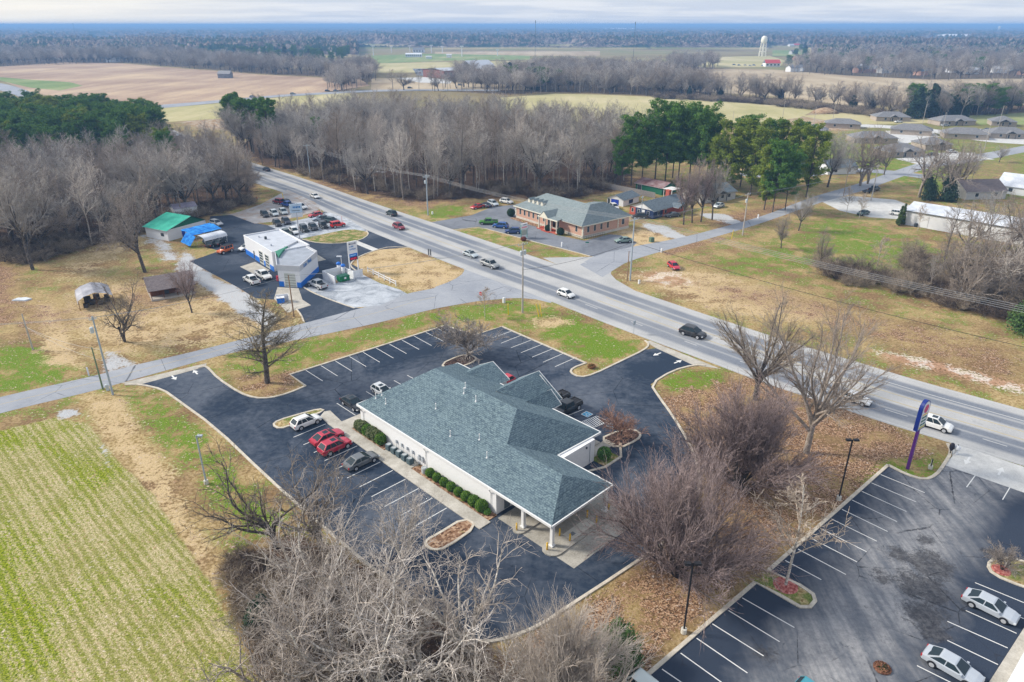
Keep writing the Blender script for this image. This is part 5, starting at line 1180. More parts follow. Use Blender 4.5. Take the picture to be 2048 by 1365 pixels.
for i, (x, y, t) in enumerate(((1432, 198, 142), (1480, 200, 140), (1512, 202, 150), (1562, 206, 148), (1590, 208, 152), (1640, 212, 165), (1665, 216, 168), (1700, 220, 172), (1765, 232, 162), (1800, 236, 175), (1740, 228, 170), (1880, 238, 185))):
    ptree(('broad0', 'crooked1', 'broad1', 'broad0')[i % 4], 'bare_tree', 'bare tree in the far hedgerow beyond the pasture, %s from the left' % NTH[(0, 1, 2, 3, 4, 5, 6, 7, 9, 10, 8, 11)[i]], BT, x, y, t, wide=1.0, group='bare trees in the far hedgerow')
def src_for(pn_):
    if pn_ in SRC: return
    for o in bpy.data.objects:
        if o.type == 'MESH' and o.data == PROTO[pn_][1] and o.parent:
            SRC[pn_] = ([c for c in o.parent.children if c.data == PROTO[pn_][0]][0], o); return
tree('brush0', 'brush', 'tan brushy shrub at the left end of the hedge across the meadow', 'shrub', *at(1655, 545), 4.5, wide=1.3)
tree('brush1', 'brush', 'dark low brush in the hedge across the meadow', 'shrub', *at(1690, 550), 3.0, wide=1.5)
for q in ('cedar0', 'brush0', 'brush1', 'cedar1', 'bush_tree'): src_for(q)
scatter('left_wood', 'mass of grey bare trees filling the wood left of the highway', 'wood', r_l, WD + ['broad0'], (9, 18))
scatter('middle_wood', 'mass of grey bare trees filling the wood right of the highway', 'wood', r_c, WD + ['broad1'], (12, 23))
scatter('right_wood', 'tangle of bare trees in the wood at the right edge', 'wood', r_r, ['woodland1', 'woodland3', 'crooked1'], (6, 10))
scatter('pine_block', 'dense block of round-topped pines behind the left wood', 'wood', r_p, ['pine0', 'pine1', 'pine2'], (15, 21), 1.0)
def cat_pts(*a): return (np.concatenate([p[0] for p in a]), np.concatenate([p[1] for p in a]))
scatter('undergrowth', 'dark brush along the foot of the woods', 'undergrowth', cat_pts(sample([(-100, 520), (60, 530), (200, 490), (420, 435), (505, 410), (500, 395), (400, 415), (200, 465), (-100, 495)], 3.2),
        sample([(560, 335), (700, 382), (830, 402), (930, 398), (1140, 398), (1230, 382), (1230, 362), (1000, 370), (830, 380), (640, 335)], 4.5), sample([(1800, 520), (1850, 605), (2000, 645), (2200, 700), (2200, 640), (2000, 590), (1880, 560), (1830, 500)], 2.6)), ['brush1', 'brush0'], (2, 4), 1.3)
scatter('meadow_hedge', 'brown brush of the hedge across the meadow', 'hedge', sample([(1625, 520), (1640, 552), (1700, 575), (1780, 590), (1850, 602), (1850, 580), (1780, 560), (1700, 535)], 2.8), ['brush1', 'brush0'], (1.2, 4.6), 1.2)
scatter('thicket_floor', 'tangled brush under the foreground trees', 'undergrowth', cat_pts(sample([(510, 1150), (580, 1110), (720, 1160), (860, 1250), (960, 1320), (960, 1420), (620, 1420), (540, 1320)], 2.2), sample([(455, 1120), (510, 1100), (570, 1230), (640, 1400), (580, 1400), (500, 1270)], 1.15)), ['brush1', 'brush0'], (1.2, 2.6), 1.3)
# middle distance (a few hundred metres off)
mid_b = cat_pts(*[sample(w, sp) for w, sp in FARW])
scatter('distant_woods', 'grey bare trees in belts between the distant fields', 'wood', mid_b, ['woodland0', 'woodland4', 'woodland3', 'broad0', 'woodland5'], (12, 22), 1.5)
mid_e = cat_pts(sample([(1010, 184), (1140, 184), (1150, 165), (1020, 165)], 24), sample([(440, 118), (680, 132), (700, 112), (450, 100)], 38), sample([(1240, 184), (1330, 188), (1330, 176), (1250, 172)], 34), sample([(1560, 140), (2048, 150), (2048, 100), (1600, 100)], 70), sample([(0, 124), (440, 128), (640, 138), (640, 100), (0, 90)], 75), sample([(1810, 234), (1960, 236), (2060, 222), (1960, 218), (1830, 228)], 11))
scatter('distant_evergreens', 'dark evergreens dotted among the distant woods', 'wood', mid_e, ['pine1', 'cedar0', 'pine0'], (13, 20), 1.2)
scatter('far_hedge_brush', 'brown brush along the far hedgerow', 'hedge', sample([(1310, 198), (1500, 208), (1700, 229), (1790, 240), (1790, 232), (1700, 220), (1500, 200), (1320, 191)], 5), ['brush1', 'brush0'], (3, 5), 1.6)

# far wooded plain: canopy relief out to the horizon, with gaps for fields
na, nr = 900, 250
azs = np.linspace(-R(43), R(43), na); rr_ = 1000 * (1.0142 ** np.arange(nr)); A2, R2 = np.meshgrid(azs, rr_)
X, Y = np.sin(A2) * R2, np.cos(A2) * R2
def vnoise(X, Y, s, seed):
    r = np.random.default_rng(seed); T_ = r.uniform(0, 1, (256, 256)); x, y = X / s, Y / s; i, j = np.floor(x).astype(int), np.floor(y).astype(int); f, g = x - i, y - j; f = f * f * (3 - 2 * f); g = g * g * (3 - 2 * g)
    t = lambda a, b: T_[(a) % 256, (b) % 256]
    return (t(i, j) * (1 - f) + t(i + 1, j) * f) * (1 - g) + (t(i, j + 1) * (1 - f) + t(i + 1, j + 1) * f) * g
big_ = vnoise(X, Y, 420, 1) * .6 + vnoise(X, Y, 150, 2) * .4; m = np.clip((big_ - .36) * 12, 0, 1)
px_ = CX + F * X / (Y * PC + H * PS); py_ = CY - F * ((Y * PS - H * PC) / (Y * PC + H * PS))
for (x0, x1, y0, y1) in ((720, 1302, 99, 160), (1300, 1620, 99, 160), (-200, 720, 116, 400), (1620, 2300, 128, 400), (1540, 1610, 96, 120), (700, 2200, 128, 300)):
    m *= np.clip(np.maximum.reduce([x0 - px_, px_ - x1, y0 - py_, py_ - y1]) / 6.0, 0, 1)
r3 = np.random.default_rng(5)
Z = m * (7 + 8 * vnoise(X, Y, 60, 3) + 9 * r3.uniform(0, 1, X.shape) ** 2) * np.clip(R2 / 1500, .8, 1.3) - (1 - m) * 2.0
Z += 22 * np.clip((R2 - 9000) / 12000, 0, 1) * vnoise(X, Y, 3800, 9) + 8 * np.clip((R2 - 6000) / 9000, 0, 1)
V = np.stack([X, Y, Z], -1).reshape(-1, 3); i0 = (np.arange(nr - 1)[:, None] * na + np.arange(na - 1)[None]).ravel(); Fq = np.stack([i0, i0 + na, i0 + na + 1, i0 + 1], 1)
k = N('far_canopy', .98, .02); f = k.noise(.012, 4, .7); g = k.noise(.06, 3, .7)
c = k.ramp(g, [(.38, (.035, .025, .022)), (.5, (.13, .10, .085)), (.62, (.30, .24, .20))]); ev = k.ramp(g, [(.4, (.012, .03, .02)), (.6, (.035, .06, .03))])
c = k.mix(k.rng(f, .50, .55), c, ev); hh = k.sepx(k.pos())[2]; c = k.mix(k.rng(hh, 1.0, 4.0, 1, 0), c, k.ramp(k.noise(.004, 3), [(.4, (.22, .22, .08)), (.6, (.46, .38, .22))]))
o = link('far_woods', np_mesh('far_woods', V, Fq, k.out(c))); stuff(o, 'hazy blue wooded plain stretching to the horizon', 'wood')

# haze: the humid air that turns the far woods blue
hz_m = bpy.data.materials.new('haze'); hz_m.use_nodes = True; ht = hz_m.node_tree; ht.nodes.clear(); ho = ht.nodes.new('ShaderNodeOutputMaterial'); hv = ht.nodes.new('ShaderNodeVolumePrincipled')
hv.inputs['Color'].default_value = (.30, .57, 1.0, 1); hv.inputs['Density'].default_value = 2.7e-4; hv.inputs['Anisotropy'].default_value = 0.0; ht.links.new(hv.outputs[0], ho.inputs['Volume'])
hm = MB(); hm.box(-58000, 58000, -2500, 68000, -3.0, 62.0); hb = struct('haze', hm, hz_m); hb['kind'] = 'stuff'; hb['label'] = 'blue haze in the distant air'; hb['category'] = 'haze'
# ================================================================== VEHICLES
k = N('car_paint', .35, .5); k.b.inputs['Coat Weight'].default_value = .6; k.b.inputs['Coat Roughness'].default_value = .18; k.b.inputs['Metallic'].default_value = .15
M_PAINT = k.out(k.mix(k.rng(k.noise(1.2, 3, .6, k.obj()), .4, .8, 0, .12), k.ocol(), (.35, .32, .28)))
M_TYRE = simple('tyre_rubber', (.018, .018, .02), .9, .1); M_RIM = N('wheel_rim', .3, .5).out((.42, .43, .45)); M_BLK = simple('black_plastic', (.02, .02, .023), .6, .3)
M_CGL = N('car_glass', .22, .3).out((.02, .035, .045)); M_HL = N('headlamp_glass', .1, .6).out((.65, .68, .70)); M_TL = N('tail_lamp_red', .2, .5).out((.42, .015, .015))
SPEC = {  # L, W, wheelbase front/rear x, belt profile, greenhouse (base rear x, roof rear x, roof front x, base front x), belt z, roof z, tyre r
 'sedan': dict(L=4.8, W=1.84, prof=[(-2.4, .66, .80), (-2.3, .90, .92), (-1.7, 1.0, .98), (-.5, .96, 1), (.9, .93, 1), (1.9, .80, .95), (2.3, .66, .86), (2.4, .5, .74)], gh=(-2.0, -1.05, .25, 1.15), bz=.93, rz=1.43, r=.33, ax=(1.42, -1.38)),
 'suv': dict(L=4.6, W=1.88, prof=[(-2.3, .72, .86), (-2.24, 1.02, .95), (-1.5, 1.04, 1), (0, 1.02, 1), (1.0, 1.0, 1), (1.85, .92, .96), (2.2, .76, .88), (2.3, .55, .78)], gh=(-2.2, -1.62, .30, 1.22), bz=1.02, rz=1.66, r=.36, ax=(1.38, -1.35)),
 'hatch': dict(L=4.15, W=1.78, prof=[(-2.05, .68, .84), (-2.0, .93, .93), (-1.3, .96, .99), (0, .93, 1), (.9, .92, 1), (1.6, .84, .95), (1.98, .68, .86), (2.08, .5, .74)], gh=(-1.98, -1.5, .25, 1.1), bz=.93, rz=1.47, r=.32, ax=(1.28, -1.22)),
 'pickup': dict(L=5.6, W=1.98, prof=[(-2.8, .78, .95), (-2.76, 1.12, .97), (-1.2, 1.14, 1), (0, 1.12, 1), (1.2, 1.12, 1), (2.3, 1.06, .97), (2.68, .92, .92), (2.8, .6, .84)], gh=(-1.02, -.85, .75, 1.35), bz=1.12, rz=1.82, r=.40, ax=(1.82, -1.75)),
 'jeep': dict(L=4.3, W=1.86, prof=[(-2.05, .7, .84), (-2.03, 1.08, .86), (-1.3, 1.1, .88), (.6, 1.1, .88), (.8, 1.08, .86), (1.9, 1.04, .80), (2.1, .95, .78), (2.15, .6, .76)], gh=(-2.02, -1.95, .5, .78), bz=1.1, rz=1.84, r=.42, ax=(1.35, -1.25)),
}
def car_proto(kind):
    s = SPEC[kind]; hw = s['W'] / 2; ms = {}
    b = MB(); n = len(s['prof']); ring = 9; zb = .24 if kind not in ('pickup', 'jeep') else .40
    for x, zt, wf in s['prof']:
        w = hw * wf; zm = zb + (zt - zb) * .5
        half = [(w * .86, zb), (w * .99, zb + .12), (w, zm), (w * .985, zt - .10), (w * .93, zt - .01)]
        pts = [(-y, z) for y, z in half] + [(0, zt + .035)] + [(y, z) for y, z in reversed(half)]
        ring = len(pts); b.v += [(x, y, z) for y, z in pts]
    for i in range(n - 1):
        for j in range(ring):
            q = (j + 1) % ring
            if kind == 'pickup' and s['prof'][i][0] <= -1.3 and j in (4, 5) and i in (1,): continue
            b.f.append((i * ring + j, i * ring + q, (i + 1) * ring + q, (i + 1) * ring + j)); b.mi.append(1 if (j == 0 or j == ring - 2 or j == ring - 1) else 0)
    b.f.append(tuple(range(ring))); b.mi.append(0); b.f.append(tuple(reversed(range((n - 1) * ring, n * ring)))); b.mi.append(0)
    x0, x1, x2, x3 = s['gh']; z0, z1 = s['bz'], s['rz']; wb, wr = hw * .93, hw * .74
    if kind == 'jeep': wb, wr = hw * .86, hw * .80
    g = [(x0, -wb, z0), (x3, -wb, z0), (x3, wb, z0), (x0, wb, z0), (x1, -wr, z1), (x2, -wr, z1), (x2, wr, z1), (x1, wr, z1)]
    b.add(g, [(4, 5, 6, 7), (0, 1, 5, 4), (2, 3, 7, 6), (1, 2, 6, 5), (3, 0, 4, 7)], 0)
    b.add([(x1 + .1, -wr * .82, z1 + .035), (x2 - .1, -wr * .82, z1 + .035), (x2 - .1, wr * .82, z1 + .035), (x1 + .1, wr * .82, z1 + .035), (x1, -wr, z1), (x2, -wr, z1), (x2, wr, z1), (x1, wr, z1)], [(0, 1, 2, 3), (4, 5, 1, 0), (5, 6, 2, 1), (6, 7, 3, 2), (7, 4, 0, 3)], 0)
    for ax in s['ax']:       # dark wheel arches
        for sg in (-1, 1):
            a = [(ax + (s['r'] + .08) * math.cos(t), sg * (hw + .004), s['r'] + (s['r'] + .08) * math.sin(t)) for t in np.linspace(-.25, math.pi + .25, 12)]
            b.add(a if sg > 0 else a[::-1], [tuple(range(12))], 1)
    b.box(s['prof'][-1][0] - .06, s['prof'][-1][0] + .02, -hw * .6, hw * .6, zb + .02, zb + .24, 1); b.box(s['prof'][0][0] - .03, s['prof'][0][0] + .05, -hw * .78, hw * .78, zb, zb + .2, 1)
    if kind == 'pickup':
        b.box(-2.62, -1.12, -hw * .78, hw * .78, 1.10, 1.165, 1)
        for sg in (-1, 1): b.box(-2.74, -1.05, sg * hw * .80 - .06, sg * hw * .80 + .06, 1.10, 1.26, 0)
        b.box(-2.78, -2.68, -hw * .82, hw * .82, 1.06, 1.26, 0)
    if kind == 'jeep': b.cyl(0, 0, 0, .01, .01, n=3)
    ms['body'] = (b.mesh(kind + '_body', [M_PAINT, M_BLK]), True)
    def inset(q, m=.10, off=.012):
        q = [Vector(p) for p in q]; c = sum(q, Vector()) / 4; nr = (q[1] - q[0]).cross(q[3] - q[0]).normalized()
        if nr.dot(c - Vector((0, 0, .9))) < 0: nr = -nr
        return [p + (c - p) * m + nr * off for p in q]
    wsh = MB(); wsh.add(inset([g[1], g[2], g[6], g[5]], .09), [(0, 1, 2, 3)]); ms['windshield'] = (wsh.mesh('windshield', M_CGL), False)
    rw = MB(); rw.add(inset([g[3], g[0], g[4], g[7]], .14), [(0, 1, 2, 3)]); ms['rear_window'] = (rw.mesh('rear_window', M_CGL), False)
    for nm, (i0, i1, i2, i3) in (('side_window', (0, 1, 5, 4)), ('side_window2', (2, 3, 7, 6))):
        sw = MB(); q = [Vector(g[i]) for i in (i0, i1, i2, i3)]
        cuts = (.06, .48, .94) if kind in ('sedan', 'hatch', 'pickup') else (.05, .33, .62, .95)
        for a, c in zip(cuts, cuts[1:]):
            lo0, lo1 = q[0].lerp(q[1], a), q[0].lerp(q[1], c); hi0, hi1 = q[3].lerp(q[2], a), q[3].lerp(q[2], c)
            sw.add(inset([lo0, lo1, hi1, hi0], .09), [(0, 1, 2, 3)])
        ms[nm] = (sw.mesh('side_window', M_CGL), False)
    xf, xr = s['prof'][-2][0], s['prof'][0][0]; zh = s['prof'][-2][1] - .08
    for nm, sg in (('headlight', -1), ('headlight2', 1)):
        h = MB(); h.box(xf - .12, xf + .06, sg * hw * .78 - .15, sg * hw * .78 + .13, zh - .12, zh + .03); ms[nm] = (h.mesh('headlight', M_HL), False)
    for nm, sg in (('tail_light', -1), ('tail_light2', 1)):
        h = MB(); h.box(xr - .02, xr + .16, sg * hw * .80 - .10, sg * hw * .80 + .10, s['prof'][1][1] - .34, s['prof'][1][1] - .10); ms[nm] = (h.mesh('tail_light', M_TL), False)
    for nm, sg in (('mirror', -1), ('mirror2', 1)):
        h = MB(); h.box(x3 - .42, x3 - .22, sg * (hw + .07) - .09, sg * (hw + .07) + .09, z0 + .0, z0 + .15); ms[nm] = (h.mesh('mirror', M_PAINT), True)
    t = MB(); r = s['r']; prof = [(r * .72, -.11), (r, -.09), (r, .09), (r * .72, .11)]
    N_ = 16; vs = [(p * math.cos(2 * math.pi * i / N_), y, p * math.sin(2 * math.pi * i / N_)) for p, y in prof for i in range(N_)]
    t.add(vs, [(kq * N_ + i, (kq + 1) * N_ + i, (kq + 1) * N_ + (i + 1) % N_, kq * N_ + (i + 1) % N_) for kq in range(3) for i in range(N_)] + [tuple(range(N_)), tuple(reversed(range(3 * N_, 4 * N_)))]); ms['tyre'] = t.mesh('tyre', M_TYRE)
    rm = MB()
    for sg in (-1, 1):
        vs = [(.05 * math.cos(2 * math.pi * i / 10), sg * .125, .05 * math.sin(2 * math.pi * i / 10)) for i in range(10)] + [((r * .64 if i % 2 == 0 else r * .60) * math.cos(2 * math.pi * i / 10), sg * .112, (r * .64) * math.sin(2 * math.pi * i / 10)) for i in range(10)]
        rm.add(vs, [(i, (i + 1) % 10, 10 + (i + 1) % 10, 10 + i) for i in range(0, 10, 1) if i % 2 == 0] + [tuple(range(10))])
        rm.add([(r * .68 * math.cos(a), sg * .1105, r * .68 * math.sin(a)) for a in np.linspace(0, 6.283, 17)[:-1]], [tuple(range(16))])
    ms['rim'] = rm.mesh('rim', M_RIM); return ms
CARP = {k_: car_proto(k_) for k_ in SPEC}
def car(kind, label, cat, px, py, rz, color, group=None, scale=1.0, z=.02, roof=None, loc=None):
    x, y = at(px, py) if loc is None else loc; t = thing(kind_name[kind], label, cat, (x, y, z), rz, group)
    if scale != 1: t.scale = (scale,) * 3
    ms = CARP[kind]; s = SPEC[kind]; far = y > 330
    for nm in ('body', 'windshield', 'rear_window', 'side_window', 'side_window2') + (() if far else ('headlight', 'headlight2', 'tail_light', 'tail_light2', 'mirror', 'mirror2')):
        me, pt = ms[nm]; o = link(nm.rstrip('2'), me, t); o.color = tuple(color) + (1,)
    if far: return t
    for ax in s['ax']:
        for sg in (-1, 1):
            w = link('wheel', ms['tyre'], t, (ax, sg * (s['W'] / 2 - .06), s['r'])); link('rim', ms['rim'], w)
    if roof:
        x0, x1, x2, x3 = s['gh']; wr = s['W'] / 2 * .70; m = MB()
        if roof == 'sunroof': m.box(x2 - .85, x2 - .15, -wr * .6, wr * .6, s['rz'] + .03, s['rz'] + .045); part('sunroof', m, M_CGL, t)
        elif roof == 'rack':
            for sg in (-1, 1): m.tube([(x1 + .15, sg * wr, s['rz'] + .03), (x1 + .3, sg * wr, s['rz'] + .1), (x2 - .3, sg * wr, s['rz'] + .1), (x2 - .1, sg * wr, s['rz'] + .03)], .025, 5)
            part('roof_rack', m, M_BLK, t)
        elif roof == 'hard': m.box(x1, x2, -wr * 1.1, wr * 1.1, s['rz'] + .01, s['rz'] + .06); part('hard_top', m, M_BLK, t)
        elif roof == 'spare':
            w = link('spare_wheel', ms['tyre'], t, (-2.18, 0, 1.0), R(90))
    return t
kind_name = {'sedan': 'parked_car', 'suv': 'parked_suv', 'hatch': 'parked_car', 'pickup': 'pickup_truck', 'jeep': 'off_road_vehicle'}
hwy = heading((925, 538), (1206, 645)); hwy2 = heading((1520, 764), (1901, 886)); hwy0 = heading((572, 387), (741, 464))
WHITE, SILV, BLACK, RED, BLUE, NAVY, GREY, DGREY = (.82, .82, .80), (.46, .48, .50), (.012, .013, .016), (.50, .012, .02), (.02, .09, .42), (.02, .05, .15), (.22, .24, .26), (.06, .065, .07)
thA, thB = math.atan2(A_[1], A_[0]), math.atan2(B_[1], B_[0])
TR = 'cars driving on the highway'
car('sedan', 'small dark car farthest up the highway', 'car', 533, 342, hwy0 + math.pi, (.02, .03, .06), TR)
car('sedan', 'white sedan on the far stretch of the highway above the display lot', 'car', 630, 396, hwy0, WHITE, TR)
car('suv', 'black SUV driving away in the far lane of the highway', 'suv', 783, 431, hwy0 + math.pi, (.01, .03, .035), TR)
car('suv', 'maroon red SUV in the near lane beside the workshop entrance', 'suv', 798, 458, hwy0, (.28, .02, .04), TR)
car('sedan', 'silver sedan on the highway just behind the grey pickup', 'car', 941, 513, hwy, (.50, .56, .58), TR, roof='sunroof')
car('pickup', 'grey pickup truck on the highway entering the junction', 'pickup truck', 980, 534, hwy, (.30, .31, .31), TR)
car('hatch', 'small white car with a rounded roof on the highway past the junction', 'car', 1132, 593, hwy, WHITE, TR)
car('suv', 'black SUV with a roof rack on the highway near the car park entrance', 'suv', 1385, 672, hwy2, BLACK, TR, 1.08, roof='rack')
car('sedan', 'white sedan on the highway behind the bare forked trees', 'car', 1708, 803, hwy2, WHITE, TR)
car('suv', 'white SUV with a dark sunroof beside the purple sign pole', 'suv', 1868, 855, hwy2, WHITE, TR, roof='sunroof')
car('hatch', 'bright red hatchback parked on the dirt track across the highway', 'car', 1347, 537, heading((1338, 530), (1358, 545)), (.60, .01, .04))
# bank car park
def abcar(kind, label, cat, a, b, rz, col, **kw): p = AB(a, b); return car(kind, label, cat, 0, 0, rz, col, 'cars parked around the white office', loc=(p.x, p.y), **kw)
abcar('suv', 'white SUV with black roof pillars in the first bay beside the kerbed grass island', 'suv', 33.9, -5.2, thB, WHITE, scale=.95, roof='rack')
abcar('sedan', 'red sedan with a dark sunroof between the white SUV and the red SUV', 'car', 28.1, -5.2, thB, (.50, .012, .045), roof='sunroof')
abcar('suv', 'red SUV with a dark sunroof and roof rails next to the red sedan', 'suv', 25.3, -5.7, thB, (.50, .012, .045), roof='sunroof')
abcar('sedan', 'dark grey sedan behind bare branches, one empty bay away from the red SUV', 'car', 19.9, -5.1, thB, (.14, .15, .16))
abcar('sedan', 'black sedan parked nose to the white office by the walkway', 'car', 33.8, 2.7, thA + math.pi, BLACK, roof='sunroof')
abcar('hatch', 'white car half hidden behind the far eave of the roof', 'car', 33.9, 8.1, thA + math.pi, WHITE, roof='sunroof')
abcar('hatch', 'red hatchback parked between the roof gables on the far side', 'car', 22.6, 23.7, thB + math.pi, (.55, .01, .03))
t = abcar('pickup', 'black pickup truck by the accessible bays, between the gable and the blue symbols', 'pickup truck', 9.9, 24.5, thB + math.pi, BLACK)
t = abcar('pickup', 'black truck of which only the tail shows behind the largest gable', 'pickup truck', 12.8, 25.0, thB + math.pi, BLACK)
# lower right car park
a1 = heading((1935, 1195), (2025, 1240))
car('sedan', 'silver sedan parked below the kerbed island at the right edge', 'car', 1978, 1222, a1, (.48, .52, .57), 'silver cars in the lower right car park')
car('sedan', 'silver sedan parked near the bottom right corner', 'car', 1902, 1343, a1, (.48, .52, .57), 'silver cars in the lower right car park')
car('suv', 'pale silver car cut off by the bottom edge beside the kerb', 'car', 1298, 1395, a1, (.55, .62, .62))
car('hatch', 'blue-green car cut off by the bottom edge in the aisle', 'car', 1632, 1408, a1, (.05, .30, .38))
# workshop yard and display lot
sh = heading((540, 800), (600, 850))
dl = heading((567, 425), (583, 437)); G3 = 'cars on the display lot'
car('pickup', 'white pickup truck parked next to the first white pickup, dark bed outwards', 'pickup truck', 504, 566, heading((530, 580), (485, 553)), WHITE, 'white pickups beside the workshop')
car('pickup', 'white pickup truck with its nose towards the workshop door apron', 'pickup truck', 527, 556, heading((512, 547), (545, 565)), WHITE, 'white pickups beside the workshop')
car('pickup', 'silver pickup truck on the gravel edge beside the workshop', 'pickup truck', 636, 575, heading((655, 582), (622, 568)), SILV)
car('jeep', 'orange and black off-road vehicle in front of the carport', 'off-road vehicle', 451, 506, heading((468, 500), (434, 511)), (.75, .14, .01), roof='hard')
car('hatch', 'white car nose just showing behind the workshop corner', 'car', 494, 500, heading((500, 498), (480, 503)), WHITE)
car('suv', 'silver SUV beside the green-roofed garage', 'suv', 433, 451, heading((425, 448), (455, 456)), SILV)
car('sedan', 'pale sedan on the grass left of the green-roofed garage', 'car', 263, 468, heading((275, 468), (250, 466)), (.50, .55, .60))
rowA = [('suv', 530, 433, 'black', BLACK, 'black SUV at the left end of the upper display row'), ('suv', 549, 431, 'silver', (.55, .6, .62), 'pale silver SUV next to the black SUV in the upper display row'), ('suv', 567, 428, 's', (.45, .5, .52), 'silver SUV in the middle of the upper display row')]
for kd, x, y, _, c_, lb in rowA: car(kd, lb, 'suv', x, y, dl, c_, G3)
car('pickup', 'white pickup truck behind the upper display row', 'pickup truck', 590, 424, dl, WHITE, G3); car('pickup', 'large white truck at the right end of the upper display row', 'pickup truck', 601, 418, heading((575, 415), (612, 424)), WHITE, G3)
car('pickup', 'blue pickup truck in the upper display lot', 'pickup truck', 576, 414, heading((590, 417), (560, 410)), (.01, .08, .40), G3); car('jeep', 'dark red vehicle at the back of the upper display lot', 'off-road vehicle', 557, 408, heading((570, 410), (545, 405)), (.30, .01, .03), G3)
car('suv', 'black vehicle between the red and the blue one at the back of the display lot', 'suv', 571, 408, heading((580, 412), (560, 405)), BLACK, G3)
car('suv', 'black SUV at the left of the lower display lot', 'suv', 555, 451, dl, BLACK, G3); car('suv', 'dark SUV beside the pole sign in the middle of the display lot', 'suv', 573, 447, dl, (.015, .02, .04), G3)
rowB = [('suv', 574, 471, (.05, .08, .06), 'dark car half hidden by the workshop roof in the lower display row'), ('suv', 589, 467, WHITE, 'white SUV in the lower display row beside the sign pole'), ('jeep', 609, 463, (.01, .02, .02), 'black off-road vehicle with a white roof in the lower display row'), ('suv', 627, 459, BLACK, 'black SUV in the middle of the lower display row'), ('jeep', 647, 456, BLACK, 'black off-road vehicle with large tyres in the lower display row'), ]
for kd, x, y, c_, lb in rowB: car(kd, lb, 'suv', x, y, dl, c_, G3)
car('jeep', 'bright red off-road vehicle at the grass end of the lower display row', 'off-road vehicle', 676, 455, heading((660, 456), (690, 451)), (.70, .01, .01), G3)
car('suv', 'dark teal car behind the red off-road vehicle', 'suv', 664, 446, heading((655, 445), (675, 448)), (.02, .06, .07), G3); car('suv', 'black car behind the black off-road vehicle with large tyres', 'suv', 650, 443, dl, BLACK, G3)
car('sedan', 'light blue-grey car near the red one in the display lot', 'car', 641, 441, heading((650, 440), (630, 442)), (.35, .42, .50), G3); car('hatch', 'red car at the back of the lower display lot', 'car', 631, 434, heading((640, 433), (622, 436)), RED, G3)
for i, (x, y) in enumerate(((425, 492), (440, 489))): car('sedan', ('left', 'right')[i] + ' one of the two dark cars under the white-roofed carport', 'car', x, y, heading((430, 492), (450, 480)), BLACK)
# brick office
car('sedan', 'dark red sedan at the left end of the row behind the brick office', 'car', 955, 417, heading((960, 416), (945, 419)), RED); car('sedan', 'black sedan in the row left of the brick office', 'car', 971, 414, heading((980, 416), (962, 411)), (.012, .02, .05))
car('suv', 'silver car in the row left of the brick office', 'car', 986, 411, heading((978, 408), (994, 414)), (.62, .68, .72)); car('suv', 'white car nearest to the left corner of the brick office', 'car', 1013, 407, heading((1005, 406), (1022, 409)), WHITE)
car('pickup', 'green pickup truck in front of the brick office', 'pickup truck', 977, 449, heading((990, 449), (960, 449)), (.06, .26, .02)); car('suv', 'blue SUV between the green pickup and the dark blue car', 'suv', 1001, 456, heading((1012, 457), (988, 455)), (.01, .10, .38))
car('suv', 'dark blue car beside the brick office sign', 'car', 1026, 467, heading((1040, 467), (1015, 467)), (.02, .06, .22)); car('sedan', 'pale green sedan at the side of the brick office', 'car', 1247, 485, heading((1262, 484), (1235, 486)), (.22, .32, .28))
car('suv', 'white car in front of the blue garage', 'car', 1228, 418, heading((1220, 412), (1236, 422)), WHITE); car('suv', 'black car beside the blue end wall of the house', 'car', 1278, 437, heading((1292, 437), (1265, 437)), BLACK)
car('sedan', 'silver sedan in front of the grey house behind the lollipop-crowned trees', 'car', 1437, 415, heading((1445, 411), (1425, 417)), (.6, .65, .66)); car('sedan', 'dark car under the shrubs beside the red wing of the house', 'car', 1345, 434, heading((1355, 433), (1335, 435)), (.10, .12, .14))
car('pickup', 'dark pickup towing a low trailer on the side road', 'pickup truck', 1748, 382, heading((1735, 386), (1762, 378)), (.03, .04, .06)); car('sedan', 'dark green car parked in the gravel yard of the long shed', 'car', 1726, 430, heading((1738, 426), (1714, 432)), (.015, .07, .05))
car('suv', 'white car at the end wall of the long shed', 'suv', 1795, 431, heading((1790, 430), (1805, 432)), WHITE)
for x, y, c_, lb in ((1797, 246, WHITE, 'white car in front of the back house by the cedars'), (1890, 253, SILV, 'silver car at the left of the second back house'), (1962, 264, WHITE, 'left one of the two cars on the estate lane at the right'), (1976, 262, NAVY, 'right one of the two cars on the estate lane at the right'), (1903, 306, WHITE, 'white car on the estate drive behind the bare trees'), (1866, 312, BLACK, 'black car beside the house with the green bin'), (1660, 246, NAVY, 'dark car beside the bare red earth')):
    car('sedan', lb, 'car', x, y, .1, c_, z=.03)
